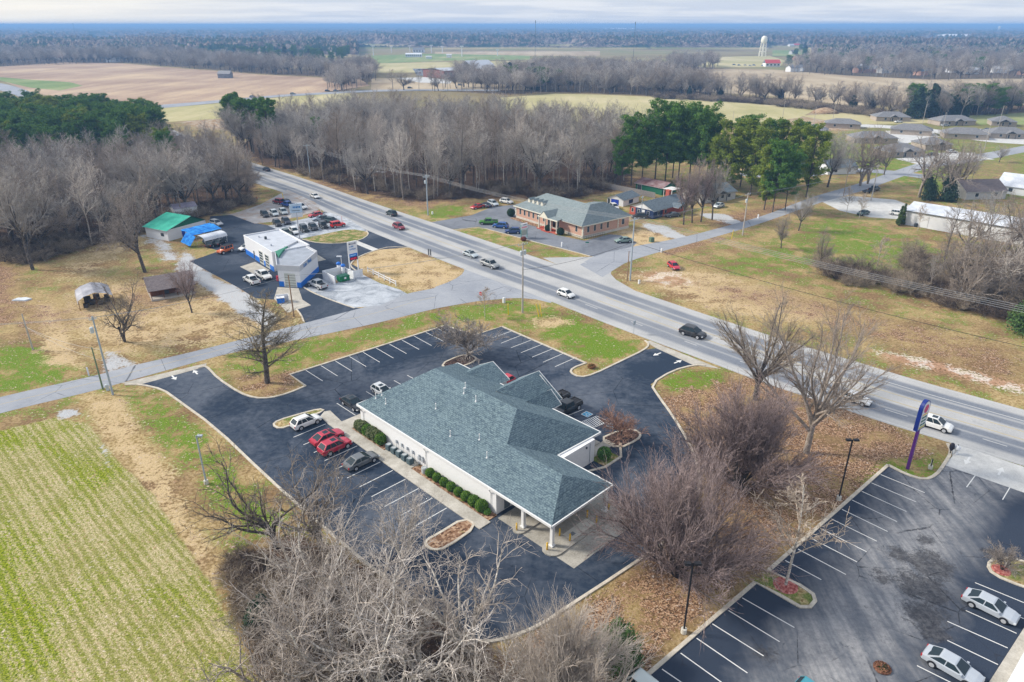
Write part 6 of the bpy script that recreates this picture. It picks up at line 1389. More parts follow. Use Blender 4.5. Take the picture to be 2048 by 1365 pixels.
# ================================================================== OTHER BUILDINGS
M_RSH = {'grey': shingles('grey_shingles', (.20, .20, .21), (.10, .10, .105), (.30, .30, .31)), 'brown': shingles('brown_shingles', (.17, .145, .145), (.09, .075, .075), (.26, .22, .22)),
         'teal': shingles('grey_green_shingles', (.20, .245, .25), (.12, .15, .155), (.29, .33, .34)), 'slate': shingles('slate_shingles', (.13, .165, .19), (.07, .09, .11), (.21, .25, .28))}
def brickm(name, a, b, mo):
    k = N(name, .9, .1); br = k.n('ShaderNodeTexBrick'); v = k.sepx(k.obj()); cm = k.n('ShaderNodeCombineXYZ'); k.set(cm.inputs[0], k.math('ADD', v[0], v[1])); k.set(cm.inputs[1], v[2]); k.set(br.inputs['Vector'], cm.outputs[0])
    br.inputs['Color1'].default_value = a + (1,); br.inputs['Color2'].default_value = b + (1,); br.inputs['Mortar'].default_value = mo + (1,); br.inputs['Scale'].default_value = 1; br.inputs['Brick Width'].default_value = .42; br.inputs['Row Height'].default_value = .16; br.inputs['Mortar Size'].default_value = .012
    return k.out(k.mix(k.rng(k.noise(.8, 4), .35, .7, 0, .35), br.outputs['Color'], b))
M_BRK = brickm('salmon_brick', (.48, .25, .17), (.56, .33, .24), (.52, .45, .40)); M_BRKR = brickm('red_brick', (.40, .07, .045), (.50, .12, .08), (.30, .15, .12)); M_BRKT = brickm('tan_brick', (.34, .28, .23), (.44, .37, .31), (.40, .36, .32))
M_CREAM = simple('cream_trim', (.72, .68, .56), .6, .2, .04); M_STONE = simple('pale_foundation', (.55, .52, .46), .9, .1, .12)
def metal_ribs(name, c1, c2, step=.45, rough=.45):
    k = N(name, rough, .4); u = k.sepx(k.uv())[0]; t = k.math('ABSOLUTE', k.math('SUBTRACT', k.math('FRACT', k.math('MULTIPLY', u, 1 / step)), .5))
    c = k.ramp(k.noise(.35, 4, .7, k.obj()), [(.35, c1), (.65, c2)]); c = k.mix(k.rng(t, .42, .48, 0, .45), c, tuple(x * .45 for x in c1)); return k.out(c)
M_MWHITE = metal_ribs('white_metal_roof', (.50, .54, .60), (.74, .76, .80)); M_MGREEN = metal_ribs('green_metal_roof', (.015, .33, .23), (.06, .52, .36)); M_MRUST = metal_ribs('rusty_metal_roof', (.16, .055, .05), (.40, .30, .30), .8)
M_GREENW = simple('green_wall', (.015, .14, .08), .7); M_NAVY = simple('navy_wall', (.018, .035, .10), .7); M_BLUEW = simple('blue_door', (.02, .06, .42), .5); M_WSIDE = simple('white_siding', (.74, .75, .77), .7, .2, .05, 4); M_BRNW = simple('brown_boards', (.16, .07, .04), .9, .1, .3, 5)
M_SBLUE = simple('bright_blue_band', (.02, .17, .62), .5, .3, .06); M_FLAT = simple('flat_roof_membrane', (.50, .53, .58), .8, .1, .1, .6); M_GREYW = simple('grey_siding', (.50, .49, .47), .8)
def frame(p, q):
    a, b = Vector(at(*p)), Vector(at(*q)); return a, math.atan2(b[1] - a[1], b[0] - a[0]), (b - a).length
def gable(w, d, ze, zr, over=.4, axis='x', mid=.5):
    o = over
    if axis == 'x': m = d * mid; return [[(-o, -o, ze), (w + o, -o, ze), (w + o, m, zr), (-o, m, zr)], [(-o, m, zr), (w + o, m, zr), (w + o, d + o, ze), (-o, d + o, ze)]]
    m = w * mid; return [[(-o, -o, ze), (m, -o, zr), (m, d + o, zr), (-o, d + o, ze)], [(m, -o, zr), (w + o, -o, ze), (w + o, d + o, ze), (m, d + o, zr)]]
def hip(w, d, ze, zr, over=.5, run=None):
    o = over; r = (d / 2 + o) if run is None else run; m = d / 2
    return [[(-o, -o, ze), (w + o, -o, ze), (w + o - r, m, zr), (r - o, m, zr)], [(r - o, m, zr), (w + o - r, m, zr), (w + o, d + o, ze), (-o, d + o, ze)], [(-o, -o, ze), (r - o, m, zr), (-o, d + o, ze)], [(w + o, -o, ze), (w + o, d + o, ze), (w + o - r, m, zr)]]
def gable_end(mb, x0, x1, y, z0, zr, mid=.5, mi=0, ax='x'):
    m = x0 + (x1 - x0) * mid
    p = [(x0, y, z0), (x1, y, z0), (m, y, zr)] if ax == 'x' else [(y, x0, z0), (y, x1, z0), (y, m, zr)]
    mb.add(p, [(0, 1, 2)], mi)
def opening(t, name, x0, x1, z0, z1, y=0, mat=None, side='front', fr=None, w=0, d=0):
    """door or window standing proud of a wall: front (y=0), left (x=0), right (x=w)"""
    fr = fr or M_TRIM; a = MB(); b = MB(); e = .07
    def bx(m, u0, u1, v0, v1, t0, t1):
        if side == 'front': m.box(u0, u1, y - t1, y - t0, v0, v1)
        elif side == 'left': m.box(-t1, -t0, u0, u1, v0, v1)
        elif side == 'right': m.box(w + t0, w + t1, u0, u1, v0, v1)
    bx(a, x0 - e, x1 + e, z0 - e, z1 + e, -.02, .04); bx(b, x0, x1, z0, z1, .0, .055)
    o = part(name, b, mat or M_GLASS, t); part('frame', a, fr, o); return o
def mtext(parent, body, size, loc, rot, mat, name='lettering', ext=.01, sx=1.0):
    c = bpy.data.curves.new('lettering', 'FONT'); c.body = body; c.size = size; c.extrude = ext; c.align_x = 'CENTER'; c.align_y = 'CENTER'; c.offset = size * .018
    tmp = bpy.data.objects.new('tmp', c); me = bpy.data.meshes.new_from_object(tmp); bpy.data.objects.remove(tmp); me.materials.clear(); me.materials.append(mat)
    o = link(name, me, parent, loc); o.rotation_euler = rot; o.scale = (sx, 1, 1); return o
def strokes(parent, mat, x0, x1, y, z, h, n):
    m = MB(); w = (x1 - x0) / n
    for i in range(n): m.box(x0 + i * w, x0 + (i + .7) * w, y - .012, y + .012, z - h / 2 * (1 if i % 3 else .8), z + h / 2)
    part('lettering', m, mat, parent)
M_INKN = simple('navy_ink', (.01, .015, .09), .5); M_INKB = simple('blue_ink', (.02, .18, .50), .5); M_INKR = simple('red_ink', (.60, .03, .05), .5); M_INKW = simple('white_ink', (.8, .8, .8), .5); M_INKK = simple('black_ink', (.02, .02, .02), .5)
FR = (math.pi / 2, 0, 0)

# --- green-roofed garage
o_, a_, w_ = frame((338, 483), (418, 460)); t = thing('garage_building', 'white garage with a green gabled roof behind the blue tarpaulin shelter', 'garage', (o_.x, o_.y, 0), a_)
w_, d_ = 12.5, 9.0; m = MB(); m.box(0, w_, 0, d_, 0, 3.0); m.add([(0, -.01, 3.0), (w_, -.01, 3.0), (w_ * .62, -.01, 5.2)], [(0, 1, 2)], 1); part('wall', m, [M_WSIDE, M_GREENW], t)
part('roof', roof_mesh('roof', gable(w_, d_, 2.95, 5.2, .5, 'y', .62), [M_MGREEN, M_TRIM], .1), None, t); opening(t, 'door', 4.2, 5.3, .1, 2.2, mat=M_BLUEW)
opening(t, 'window', 1.5, 2.8, 1.1, 2.0, side='left', mat=M_GLASS)
o_, a_, w_ = frame((352, 440), (392, 434)); t = thing('storage_shed', 'small shed with a purplish roof and red gable behind the green-roofed garage', 'shed', (o_.x, o_.y, 0), a_); m = MB(); m.box(0, 6.5, 0, 5, 0, 3.2); gable_end(m, 0, 5, 6.52, 3.2, 4.2, .5, 1, 'y'); part('wall', m, [M_WSIDE, M_BRKR], t)
part('roof', roof_mesh('roof', gable(6.5, 5, 3.2, 4.2, .2), [metal_ribs('purple_grey_roof', (.22, .20, .27), (.36, .33, .40)), M_TRIM], .08), None, t)
k = N('blue_tarpaulin', .85, .1); M_TARP = k.out(k.ramp(k.noise(.8, 4, .6, k.obj()), [(.35, (.01, .12, .50)), (.65, (.05, .33, .78))]))
o_, a_, w_ = frame((404, 496), (452, 483)); t = thing('tarpaulin_shelter', 'bright blue tarpaulin roof on posts between the garage and the white-roofed carport', 'shelter', (o_.x, o_.y, 0), a_)
m = MB(); m.v = []; pts = []
for i in range(9):
    for j in range(7): m.v.append((i * 1.1, 3.3 + j * .85, 2.7 + .35 * j * (1 if j < 5 else .7) * .55 + .05 * math.sin(i * 2.1 + j)))
for i in range(8):
    for j in range(6): q = i * 7 + j; m.f.append((q, q + 7, q + 8, q + 1)); m.mi.append(0)
part('canopy', m, M_TARP, t, True); m = MB(); m.v = []
for i in range(6):
    for j in range(6): m.v.append((-i * .40, 2.0 + j * .8, max(.25, 2.6 - i * .42 + .04 * math.sin(i * 3 + j * 2)) + .12 * j))
for i in range(5):
    for j in range(5): q = i * 6 + j; m.f.append((q, q + 1, q + 7, q + 6)); m.mi.append(0)
part('tarpaulin', m, M_TARP, t, True)
for x in (.1, 8.7):
    for y in (3.5, 8.2): part('post', MB().cyl(x, y, 0, 2.0 + y * .18, .04, n=6), M_TRIM, t)
def arch_carport(name, label, p, q, d_, h, rise, mat, nposts=4, rot=None):
    o_, a_, w_ = frame(p, q); t = thing(name, label, 'carport', (o_.x, o_.y, 0), a_); m = MB(); n = 8; m.uv = []
    prof = [(d_ * (0.5 - .5 * math.cos(math.pi * i / n)), h + rise * math.sin(math.pi * i / n)) for i in range(n + 1)]; prof = [(-.15, h - .45)] + prof + [(d_ + .15, h - .45)]
    for x in (-.2, w_ + .2):
        for j, (y, z) in enumerate(prof): m.v.append((x, y, z)); m.uv.append((x, j * .5))
    n2 = len(prof)
    for j in range(n2 - 1): m.f.append((j, n2 + j, n2 + j + 1, j + 1)); m.mi.append(0)
    part('roof', m, mat, t, True)
    for i in range(nposts):
        x = w_ * i / (nposts - 1)
        for y in (0, d_): part('post', MB().cyl(x, y, 0, h, .05, n=6), M_TRIM, t)
    return t, w_
arch_carport('carport', 'white arched metal carport beside the blue tarpaulin with two dark cars underneath', (412, 495), (455, 484), 3.9, 2.1, .6, M_MWHITE)
o_, a_, w_ = frame((160, 622), (226, 610)); t = thing('carport', 'weathered metal carport full of clutter in the left yard', 'carport', (o_.x, o_.y, 0), a_)
d_ = 7.5; w_ = 6.4; prof = [(-.1, 1.2), (.1, 2.1), (1.2, 2.8), (3.2, 3.3), (5.2, 2.8), (6.3, 2.1), (6.5, 1.2)]; m = MB(); m.uv = []
for y in (-.2, d_):
    for j, (x, z) in enumerate(prof): m.v.append((x, y, z)); m.uv.append((y * 1.0, j))
m.f = [(j, j + 1, 7 + j + 1, 7 + j) for j in range(6)]; m.mi = [0] * 6; part('roof', m, metal_ribs('weathered_metal', (.20, .20, .23), (.46, .46, .50), .5), t)
for x in (.1, 3.2, 6.3):
    for y in (0, 7.2): part('post', MB().cyl(x, y, 0, 2.1 if x != 3.2 else 3.2, .05, n=6), M_BRNW, t)
m = MB(); [m.box(x, x + s, y, y + s, 0, s * .9) for x, y, s in ((.8, 1, .9), (2, 2.2, 1.1), (3.6, 1.3, .8), (4.8, 2.4, 1.0), (1.2, 4, 1.3), (3, 5, 1.2), (5, 4.6, .9))]; part('stored_goods', m, simple('clutter', (.07, .06, .055), .9, .1, .4), t)
# --- brown cabin
o_, a_, w_ = frame((304, 604), (383, 590)); t = thing('cabin', 'brown boarded cabin with a front porch, left of the gravel bank', 'cabin', (o_.x, o_.y, 0), a_); w_, d_ = 8.6, 9.0
m = MB(); m.box(.2, w_ - .2, 2.2, d_, .4, 2.5); gable_end(m, 0, d_, .2, 2.3, 3.9, .55, 0, 'y'); gable_end(m, 0, d_, w_ - .2, 2.3, 3.9, .55, 0, 'y'); part('wall', m, M_BRNW, t)
part('roof', roof_mesh('roof', gable(w_, d_, 2.3, 4.0, .35, 'x', .55), [M_RSH['brown'], M_BRNW], .12), None, t); part('porch', MB().box(0, w_, 0, d_ + .1, 0, .38), simple('porch_boards', (.42, .38, .33), .9), t)
for x in (.15, 2.5, 5.2, 7.2, 8.4): part('post', MB().box(x - .07, x + .07, .1, .24, .38, 2.35), M_BRNW, t)
opening(t, 'door', 2.9, 3.8, .45, 2.3, 2.2, mat=M_DARKM, fr=M_BRNW); opening(t, 'window', 5, 6.2, 1.1, 2.0, 2.2, fr=M_BRNW)
# --- workshop
o_, a_, w_ = frame((493, 508), (549, 544)); t = thing('workshop_building', 'white flat-roofed car workshop with blue base bands and roller doors', 'workshop', (o_.x, o_.y, 0), a_)
W1, D1 = w_, 9.3; H1 = 4.6; m = MB(); m.box(0, W1, 0, D1, 0, H1); part('wall', m, M_WSIDE, t)
m = MB(); m.box(.25, W1 - .25, .25, D1 - .25, H1, H1 + .03); part('roof', m, M_FLAT, t); m = MB(); m.box(-.05, W1 + .05, -.05, .2, H1 - .02, H1 + .3); m.box(-.05, W1 + .05, D1 - .2, D1 + .05, H1 - .02, H1 + .3); m.box(-.05, .2, .2, D1 - .2, H1 - .02, H1 + .3); m.box(W1 - .2, W1 + .05, .2, D1 - .2, H1 - .02, H1 + .3); part('parapet', m, M_WSIDE, t)
for x0, x1 in ((-.06, 5.4), (6.4, 9.3), (12.2, 13.1), (16.0, W1 + .06)): part('base_band', MB().box(x0, x1, -.07, .02, 0, 1.25), M_SBLUE, t)
part('base_band', MB().box(-.07, -.005, .025, D1, 0, 1.25), M_SBLUE, t)
M_ROLL = simple('roller_door', (.52, .54, .50), .5, .3, .1)
for x0 in (9.5, 13.3):
    dd = opening(t, 'roller_door', x0, x0 + 2.5, .1, 3.3, mat=M_ROLL); gl = MB()
    for i in range(4): gl.box(x0 + .25, x0 + 2.25, -.075, -.05, .5 + i * .7, .95 + i * .7)
    part('door_panes', gl, M_GLASS, dd)
opening(t, 'door', 5.6, 6.3, .1, 2.2, mat=M_DARKM)
for x, y, s in ((6, 3, .5), (3.4, 2.4, .3), (12.5, 1.9, .35), (15.8, 4, .25)): part('roof_unit', MB().box(x, x + s, y, y + s, H1, H1 + s * 1.4), M_DARKM if s == .5 else M_FLAT, t)
A2 = [Vector(at(*p)) for p in ((559.5, 573), (603, 576), (638, 543), (600, 521), (556, 545))]
q0 = A2[0]; an = math.atan2(A2[1].y - A2[0].y, A2[1].x - A2[0].x); cs, sn = math.cos(-an), math.sin(-an)
lo = [((p.x - q0.x) * cs - (p.y - q0.y) * sn, (p.x - q0.x) * sn + (p.y - q0.y) * cs) for p in A2]; H2 = 4.9
t = thing('wash_hall', 'white drive-in hall with a slanted parapet and blue base at the front of the workshop', 'workshop', (q0.x, q0.y, 0), an)
m = MB(); m.prism(lo, 0, H2 - .35); part('wall', m, M_WSIDE, t)
m = MB(); L2_ = [Vector(p) for p in lo]; r = ribbon('', L2_, .22, H2 - 1.15, None, True, H2 + .1); m.add(r.v, r.f); part('parapet', m, metal_ribs('white_panelled_parapet', (.66, .68, .72), (.78, .79, .82), .6), t)
cx_, cy_ = sum(p[0] for p in lo) / 5, sum(p[1] for p in lo) / 5; part('roof', MB().poly([(p[0] * .96 + cx_ * .04, p[1] * .96 + cy_ * .04, H2 - .33) for p in lo]), simple('grey_flat_roof', (.33, .36, .41), .8, .1, .15, .5), t)
g_ = [lo[4], ((lo[4][0] + lo[3][0]) / 2 + .3, (lo[4][1] + lo[3][1]) / 2), ((lo[4][0] + lo[3][0]) / 2 + .9, (lo[4][1] + lo[3][1]) / 2 - 3.6), (lo[4][0] + 2.6, lo[4][1] - 3.2)]
part('green_roof', MB().prism([(p[0], p[1]) for p in g_], H2 - .3, H2 + .18), simple('green_roof_panel', (.05, .23, .15), .7), t)
def band_on(m, p, q, z0, z1, f0=0, f1=1, tk=.06):
    a, b = Vector(p), Vector(q); d = (b - a); n = Vector((d.y, -d.x)).normalized() * tk; a2, b2 = a + d * f0, a + d * f1
    m.add([(a2.x + n.x, a2.y + n.y, z0), (b2.x + n.x, b2.y + n.y, z0), (b2.x + n.x, b2.y + n.y, z1), (a2.x + n.x, a2.y + n.y, z1), (a2.x, a2.y, z0), (b2.x, b2.y, z0), (b2.x, b2.y, z1), (a2.x, a2.y, z1)], [(0, 1, 2, 3), (3, 2, 6, 7), (0, 3, 7, 4), (1, 5, 6, 2), (0, 4, 5, 1)])
for i_, f0_, f1_ in ((0, 0, .22), (0, .82, 1), (1, 0, 1)): m = MB(); band_on(m, lo[i_], lo[i_ + 1], 0, 1.2, f0_, f1_); part('base_band', m, M_SBLUE, t)
m = MB(); band_on(m, lo[0], lo[1], .02, 3.2, .28, .78, .05); dd = part('roller_door', m, M_ROLL, t); m = MB()
for i in range(5): band_on(m, lo[0], lo[1], .35 + i * .6, .42 + i * .6, .29, .77, .065)
part('door_slats', m, M_INKK, dd)
rw = Vector(lo[2]) - Vector(lo[1]); ra = math.atan2(rw.y, rw.x); c_ = Vector(lo[1]) + rw * .42; n_ = Vector((rw.y, -rw.x)).normalized() * .14
mtext(t, 'Lube  Wash', 1.15, (c_.x + n_.x, c_.y + n_.y, H2 - .62), (math.pi / 2, 0, ra), M_INKB, sx=.9)
t = thing('kerb_bin', 'blue and white bin enclosure by the workshop apron', 'bin', (*at(555, 608), 0), R(20)); part('bin', MB().box(0, 1.5, 0, 1.2, 0, 1.1), M_SBLUE, t); part('screen', MB().box(-.1, 2.4, 1.3, 1.4, 0, 1.5).box(2.3, 2.4, 0, 1.3, 0, 1.5), M_WSIDE, t)
part('lid', MB().box(-.04, 1.54, -.04, 1.24, 1.1, 1.18), M_WSIDE, t)
t = thing('oil_tank', 'small red box against the workshop wall between the two halls', 'tank', (*at(553, 562), 0), R(-50)); part('body', MB().box(0, .8, 0, .7, .1, 1.2), simple('red_tank', (.35, .02, .04), .5), t); part('legs', MB().box(.05, .75, .05, .65, 0, .1), M_DARKM, t)
# --- vacuum island, dumpster, pallets, fence, price sign
o_, a_, _ = frame((681, 566), (701, 561)); t = thing('bin_enclosure', 'white screen walls round the green skip by the price sign', 'enclosure', (o_.x, o_.y, 0), a_)
part('wall', MB().box(-1.6, -1.4, -.4, 5.2, 0, 1.9).box(-1.4, 3.6, 5.0, 5.2, 0, 1.9).box(3.4, 3.6, 0, 5.0, 0, 1.9), M_WSIDE, t); m = MB(); m.box(3.7, 5.9, .1, .2, .2, 2.0); m.tube([(3.7, .05, .2), (5.9, .05, 2.0)], .05, 5); m.tube([(4.6, .05, .2), (5.9, .05, 1.6)], .04, 5); part('gate', m, M_WSIDE, t)
t = thing('skip', 'dark green waste skip with a white notice on its front', 'skip', (o_.x, o_.y, 0), a_); m = MB(); m.prism([(0, 0), (2.4, 0), (2.4, 1.6), (0, 1.6)], .15, 1.25); m.box(-.05, 2.45, -.06, 0, 1.1, 1.3); [m.box(x, x + .07, -.06, 0, .15, 1.1) for x in (.0, .75, 1.55, 2.33)]; part('body', m, simple('skip_green', (.01, .17, .06), .5), t)
part('lid', MB().box(0, 2.4, .05, 1.7, 1.26, 1.36), simple('skip_lid', (.02, .10, .07), .6), t); part('notice', MB().box(1.0, 1.5, -.085, -.065, .65, 1.05), M_INKW, t); part('castors', MB().box(.1, .3, .1, .3, 0, .15).box(2.1, 2.3, .1, .3, 0, .15).box(.1, .3, 1.3, 1.5, 0, .15).box(2.1, 2.3, 1.3, 1.5, 0, .15), M_DARKM, t)
t = thing('pallet_stack', 'stack of light wooden pallets beside the white screen wall', 'pallets', (*at(667, 568), 0), a_)
for i in range(5):
    m = MB(); s = 1.2 - i * .12
    for j in range(6): m.box(j * s / 6, j * s / 6 + s / 8, 0, s, .1 + i * .2, .13 + i * .2)
    for j in range(3): m.box(0, s, j * s / 2.2, j * s / 2.2 + .08, i * .2, .1 + i * .2)
    part('pallet', m, simple('pallet_wood', (.55, .38, .20), .9, .1, .2, 4), t)
for i, (px, py) in enumerate(((679, 548), (688, 552))):
    t = thing('vacuum_station', ('left', 'right')[i] + ' of the two white vacuum canisters with blue caps behind the skip', 'vacuum station', (*at(px, py), 0)); part('canister', MB().cyl(0, 0, 0, 2.3, .45, .45, 12), M_WSIDE, t, True); part('cap', MB().lathe(0, 0, [(.52, 2.3), (.55, 2.6), (.3, 2.85), (.1, 2.9)], 12), M_SBLUE, t, True); part('hose', MB().tube([(.45, 0, 1.8), (.8, -.2, 1.2), (.7, -.3, .5), (.5, -.2, .9)], .05, 5), M_DARKM, t)
t = thing('yard_lamp', 'white lamp on a slim pole standing behind the two vacuum canisters', 'lamp post', (*at(685, 545), 0)); hh_ = hgt(685, 545, 514); part('pole', MB().cyl(0, 0, 0, hh_, .07, n=8), M_WSIDE, t); part('lamp_head', MB().box(-1.0, .15, -.2, .2, hh_ - .02, hh_ + .18), M_WSIDE, t)
o_, a_, _ = frame((701, 547), (717, 543)); t = thing('price_sign', 'tall white double-post sign with blue and red panels beside the workshop', 'sign', (o_.x, o_.y, 0), a_); w_ = 2.2
for x in (0, w_): part('post', MB().box(x - .12, x + .12, -.1, .1, 0, 7.4), M_WSIDE, t)
part('panel', MB().box(-.12, w_ + .12, -.13, .13, 4.6, 7.5), M_WSIDE, t); part('panel', MB().box(.12, w_ - .02, -.15, .15, 3.85, 4.6 - .02), M_SBLUE, t); part('panel', MB().box(.12, w_ - .02, -.15, .15, 3.0, 3.8), simple('led_panel', (.02, .005, .02), .3), t)
mtext(t, 'McCLAR', .50, (w_ / 2, -.145, 6.95), FR, M_INKN); mtext(t, 'LUBE', .50, (w_ / 2 - .3, -.145, 6.3), FR, M_INKB); mtext(t, 'EXPRESS', .46, (w_ / 2, -.145, 5.65), FR, M_INKB, sx=.95); strokes(t, simple('pale_blue_ink', (.35, .65, .9), .5), .35, 1.8, -.163, 4.2, .25, 7)
strokes(t, simple('led_red', (.85, .03, .10), .5), .3, 2.0, -.163, 3.4, .5, 4)
def rail_fence(name, label, p, q, n, h, mat, cat='fence'):
    a, b = Vector(at(*p)), Vector(at(*q)); t = thing(name, label, cat, (a.x, a.y, 0), math.atan2(b.y - a.y, b.x - a.x)); L_ = (b - a).length
    for i in range(n): x = L_ * i / (n - 1); part('post', MB().box(x - .08, x + .08, -.08, .08, 0, h + .1), mat, t)
    for z in (h * .45, h * .88): part('rail', MB().box(0, L_, -.03, .03, z - .07, z + .07), mat, t)
rail_fence('rail_fence', 'low white two-rail fence at the edge of the dry grass island', (736, 545), (792, 573), 6, 1.25, M_WSIDE)
# pole sign of the display lot
t = thing('pole_sign', 'pole sign with a blue-white board over a small letter board in the display lot', 'sign', (*at(600, 481), 0), R(25)); hh_ = hgt(600, 481, 408); part('pole', MB().cyl(0, 0, 0, hh_ * .82, .13, n=8), simple('pale_pole', (.45, .45, .47), .5), t); part('board', MB().box(-1.6, 1.6, -.12, .12, hh_ * .76, hh_), simple('pale_blue_board', (.50, .62, .74), .5), t)
part('letter_board', MB().box(-1.5, 1.5, -.1, .1, hh_ * .64, hh_ * .745), M_WSIDE, t); strokes(t, M_INKB, -.8, 1.2, -.133, hh_ * .91, .5, 5); strokes(t, M_DARKM, -1.1, 1.1, -.133, hh_ * .82, .2, 7)
m = MB(); m.box(-.2, .2, -.2, .2, 0, .04); m.lathe(0, 0, [(.15, .04), (.03, .7), (.02, .72)], 10); cone = link('traffic_cone', m.mesh('traffic_cone', simple('cone_orange', (.75, .12, .03), .6)), None, (*at(594, 484), 0)); tag(cone, 'orange cone by the foot of the display lot sign', 'cone')
M_PEN = simple('pennant_white', (.60, .64, .74), .7, .2, .25)
PP = []
for i, (px, py, tp, lb) in enumerate(((613, 419, 405, 'white pennant post nearest to the large white truck'), (643, 433, 417, 'white pennant post behind the red car of the display lot'), (685, 452, 433, 'pinkish pennant post beside the bright red off-road vehicle'))):
    t = thing('pennant_post', lb, 'post', (*at(px, py), 0)); part('pole', MB().cyl(0, 0, .1, hgt(px, py, tp), .09, n=6), M_WSIDE if i < 2 else simple('pink_post', (.7, .45, .45), .6), t); part('base', MB().cyl(0, 0, 0, .1, .25, n=8), M_WSIDE, t); PP.append(Vector((*at(px, py), hgt(px, py, tp))))
PP = [P(563, 401, 0) + Vector((0, 0, 2.0)), PP[0], PP[1], PP[2]]; m = MB()
for a, b in zip(PP, PP[1:]):
    n = int((b - a).length / .9)
    for i in range(n):
        f = i / n; p = a.lerp(b, f) - Vector((0, 0, 1.1 * math.sin(f * math.pi))); d = (b - a).normalized() * .22; m.add([p, p + d, p + d * .5 - Vector((0, 0, .55))], [(0, 1, 2)])
    m.tube([a.lerp(b, i / 8) - Vector((0, 0, 1.1 * math.sin(i / 8 * math.pi))) for i in range(9)], .02, 4)
o = link('pennant_string', m.mesh('pennant_string', M_PEN)); tag(o, 'string of small white pennants along the highway edge of the display lot', 'pennants')
m = MB(); m.tube([(0, 0, 0), (-.3, 0, 2.6)], .12, 6); o = link('guy_marker', m.mesh('guy_marker', simple('marker_yellow', (.75, .55, .03), .6)), None, (*at(568, 402), 0)); tag(o, 'thick yellow marker at the upper end of the pennant string', 'marker')
m = MB(); m.cyl(0, 0, 0, 1.4, .04, n=6); m.box(-.3, .3, -.02, .02, .7, 1.4); o = link('warning_sign', m.mesh('warning_sign', simple('sign_orange', (.80, .22, .03), .6)), None, (*at(514, 403), 0)); tag(o, 'orange warning sign at the wood edge above the display lot', 'sign')

# --- brick office
o_, a_, w_ = frame((1032.6, 436), (1165, 478)); t = thing('brick_office', 'one-storey salmon brick office with a hipped grey-green roof, portico and four dormers', 'building', (o_.x, o_.y, 0), a_); W, D = w_, 13.5; EH = 3.7
m = MB(); m.box(0, W, 0, D, .7, EH - .15); m.box(W - 5, W, D, D + 4.5, .7, EH - .3); part('wall', m, M_BRK, t); part('foundation', MB().box(-.06, W + .06, -.06, D, 0, .72).box(W - 5.06, W + .06, D, D + 4.56, 0, .72), M_STONE, t)
ro = hip(W, D, EH, 7.6, .6, 6.6); ro[0] = ro[0]; xe = W - 9.5
ro += [[(xe, -1.1, EH + .03), (W + .65, -1.1, EH + .03), (W - 3.6, 5.9, 7.85), (xe + 3.8, 5.9, 7.85)], [(xe, -1.1, EH + .03), (xe + 3.8, 5.9, 7.85), (xe + 1.2, 7, 7.4)], [(W + .65, -1.1, EH + .03), (W + .65, D + 5, EH + .03), (W - 3.6, 11.5, 7.85), (W - 3.6, 5.9, 7.85)], [(xe + 3.8, 5.9, 7.85), (W - 3.6, 5.9, 7.85), (W - 3.6, 11.5, 7.85), (xe + 3.8, 9, 7.85)]]
px0, px1 = W * .46, W * .73; mid_ = (px0 + px1) / 2
ro += [[(px0 - .2, -2.6, EH + .05), (px1 + .2, -2.6, EH + .05), (px1 + .2, -.4, EH + .35), (px0 - .2, -.4, EH + .35)]]
pm = W * .545; ro += [[(pm - 1.9, -2.75, EH + .08), (pm, -2.75, EH + 1.75), (pm, 2.6, EH + 1.75), (pm - 1.9, 0, EH + .4)], [(pm, -2.75, EH + 1.75), (pm + 1.9, -2.75, EH + .08), (pm + 1.9, 0, EH + .4), (pm, 2.6, EH + 1.75)]]
part('roof', roof_mesh('roof', ro, [M_RSH['teal'], M_CREAM], .14), None, t)
m = MB(); m.add([(pm - 1.75, -2.72, EH + .05), (pm + 1.75, -2.72, EH + .05), (pm, -2.72, EH + 1.6)], [(0, 1, 2)]); part('pediment', m, M_CREAM, t)
m = MB(); e = EH - .22; m.box(-.65, W + .65, -.68, -.55, e, EH + .02); m.box(W + .55, W + .68, -.55, D + 5, e, EH + .02); m.box(-.68, -.6, -.6, D + .5, e, EH + .02); m.box(px0 - .25, px1 + .25, -2.72, -2.55, e, EH + .06); part('cornice', m, M_CREAM, t)
for x in (px0 + .1, px0 + (px1 - px0) * .36, px0 + (px1 - px0) * .66, px1 - .1): part('column', MB().box(x - .3, x + .3, -2.7, -2.1, 0, .3).cyl(x, -2.4, .3, EH - .2, .21, .18, 12).box(x - .27, x + .27, -2.67, -2.13, EH - .3, EH - .12), M_CREAM, t)
part('porch_floor', MB().box(px0 - .4, px1 + .4, -2.9, -.06, 0, .28).box(mid_ - 1.6, mid_ + 1.6, -3.5, -2.9, 0, .14), M_BRKR, t)
for f in (.055, .125, .195, .265, .335, .43): opening(t, 'window', W * f, W * f + .72, 1.5, 3.1, fr=M_CREAM)
for f in (.50, .63): opening(t, 'arched_window', W * f, W * f + 1.0, .9, 3.2, fr=M_CREAM)
opening(t, 'door', W * .575, W * .575 + 1.1, .3, 2.6, mat=M_INKK, fr=M_CREAM); opening(t, 'window', W * .90, W * .90 + .75, 1.5, 3.1, fr=M_CREAM)
for y in (1.6, 4.1, 6.6, 9.1): opening(t, 'window', y, y + .8, 1.5, 3.1, side='right', w=W, fr=M_CREAM)
opening(t, 'window', D + 1.6, D + 2.6, 1.5, 3.1, side='right', w=W, fr=M_CREAM)
m = MB()
for x, y in ((W, 0), (0, 0), (W, D)):
    for i in range(8): s = .36 if i % 2 else .24; m.box(x - s, x + .09, y - .09, y + s, .75 + i * .36, 1.05 + i * .36)
part('quoins', m, M_CREAM, t)
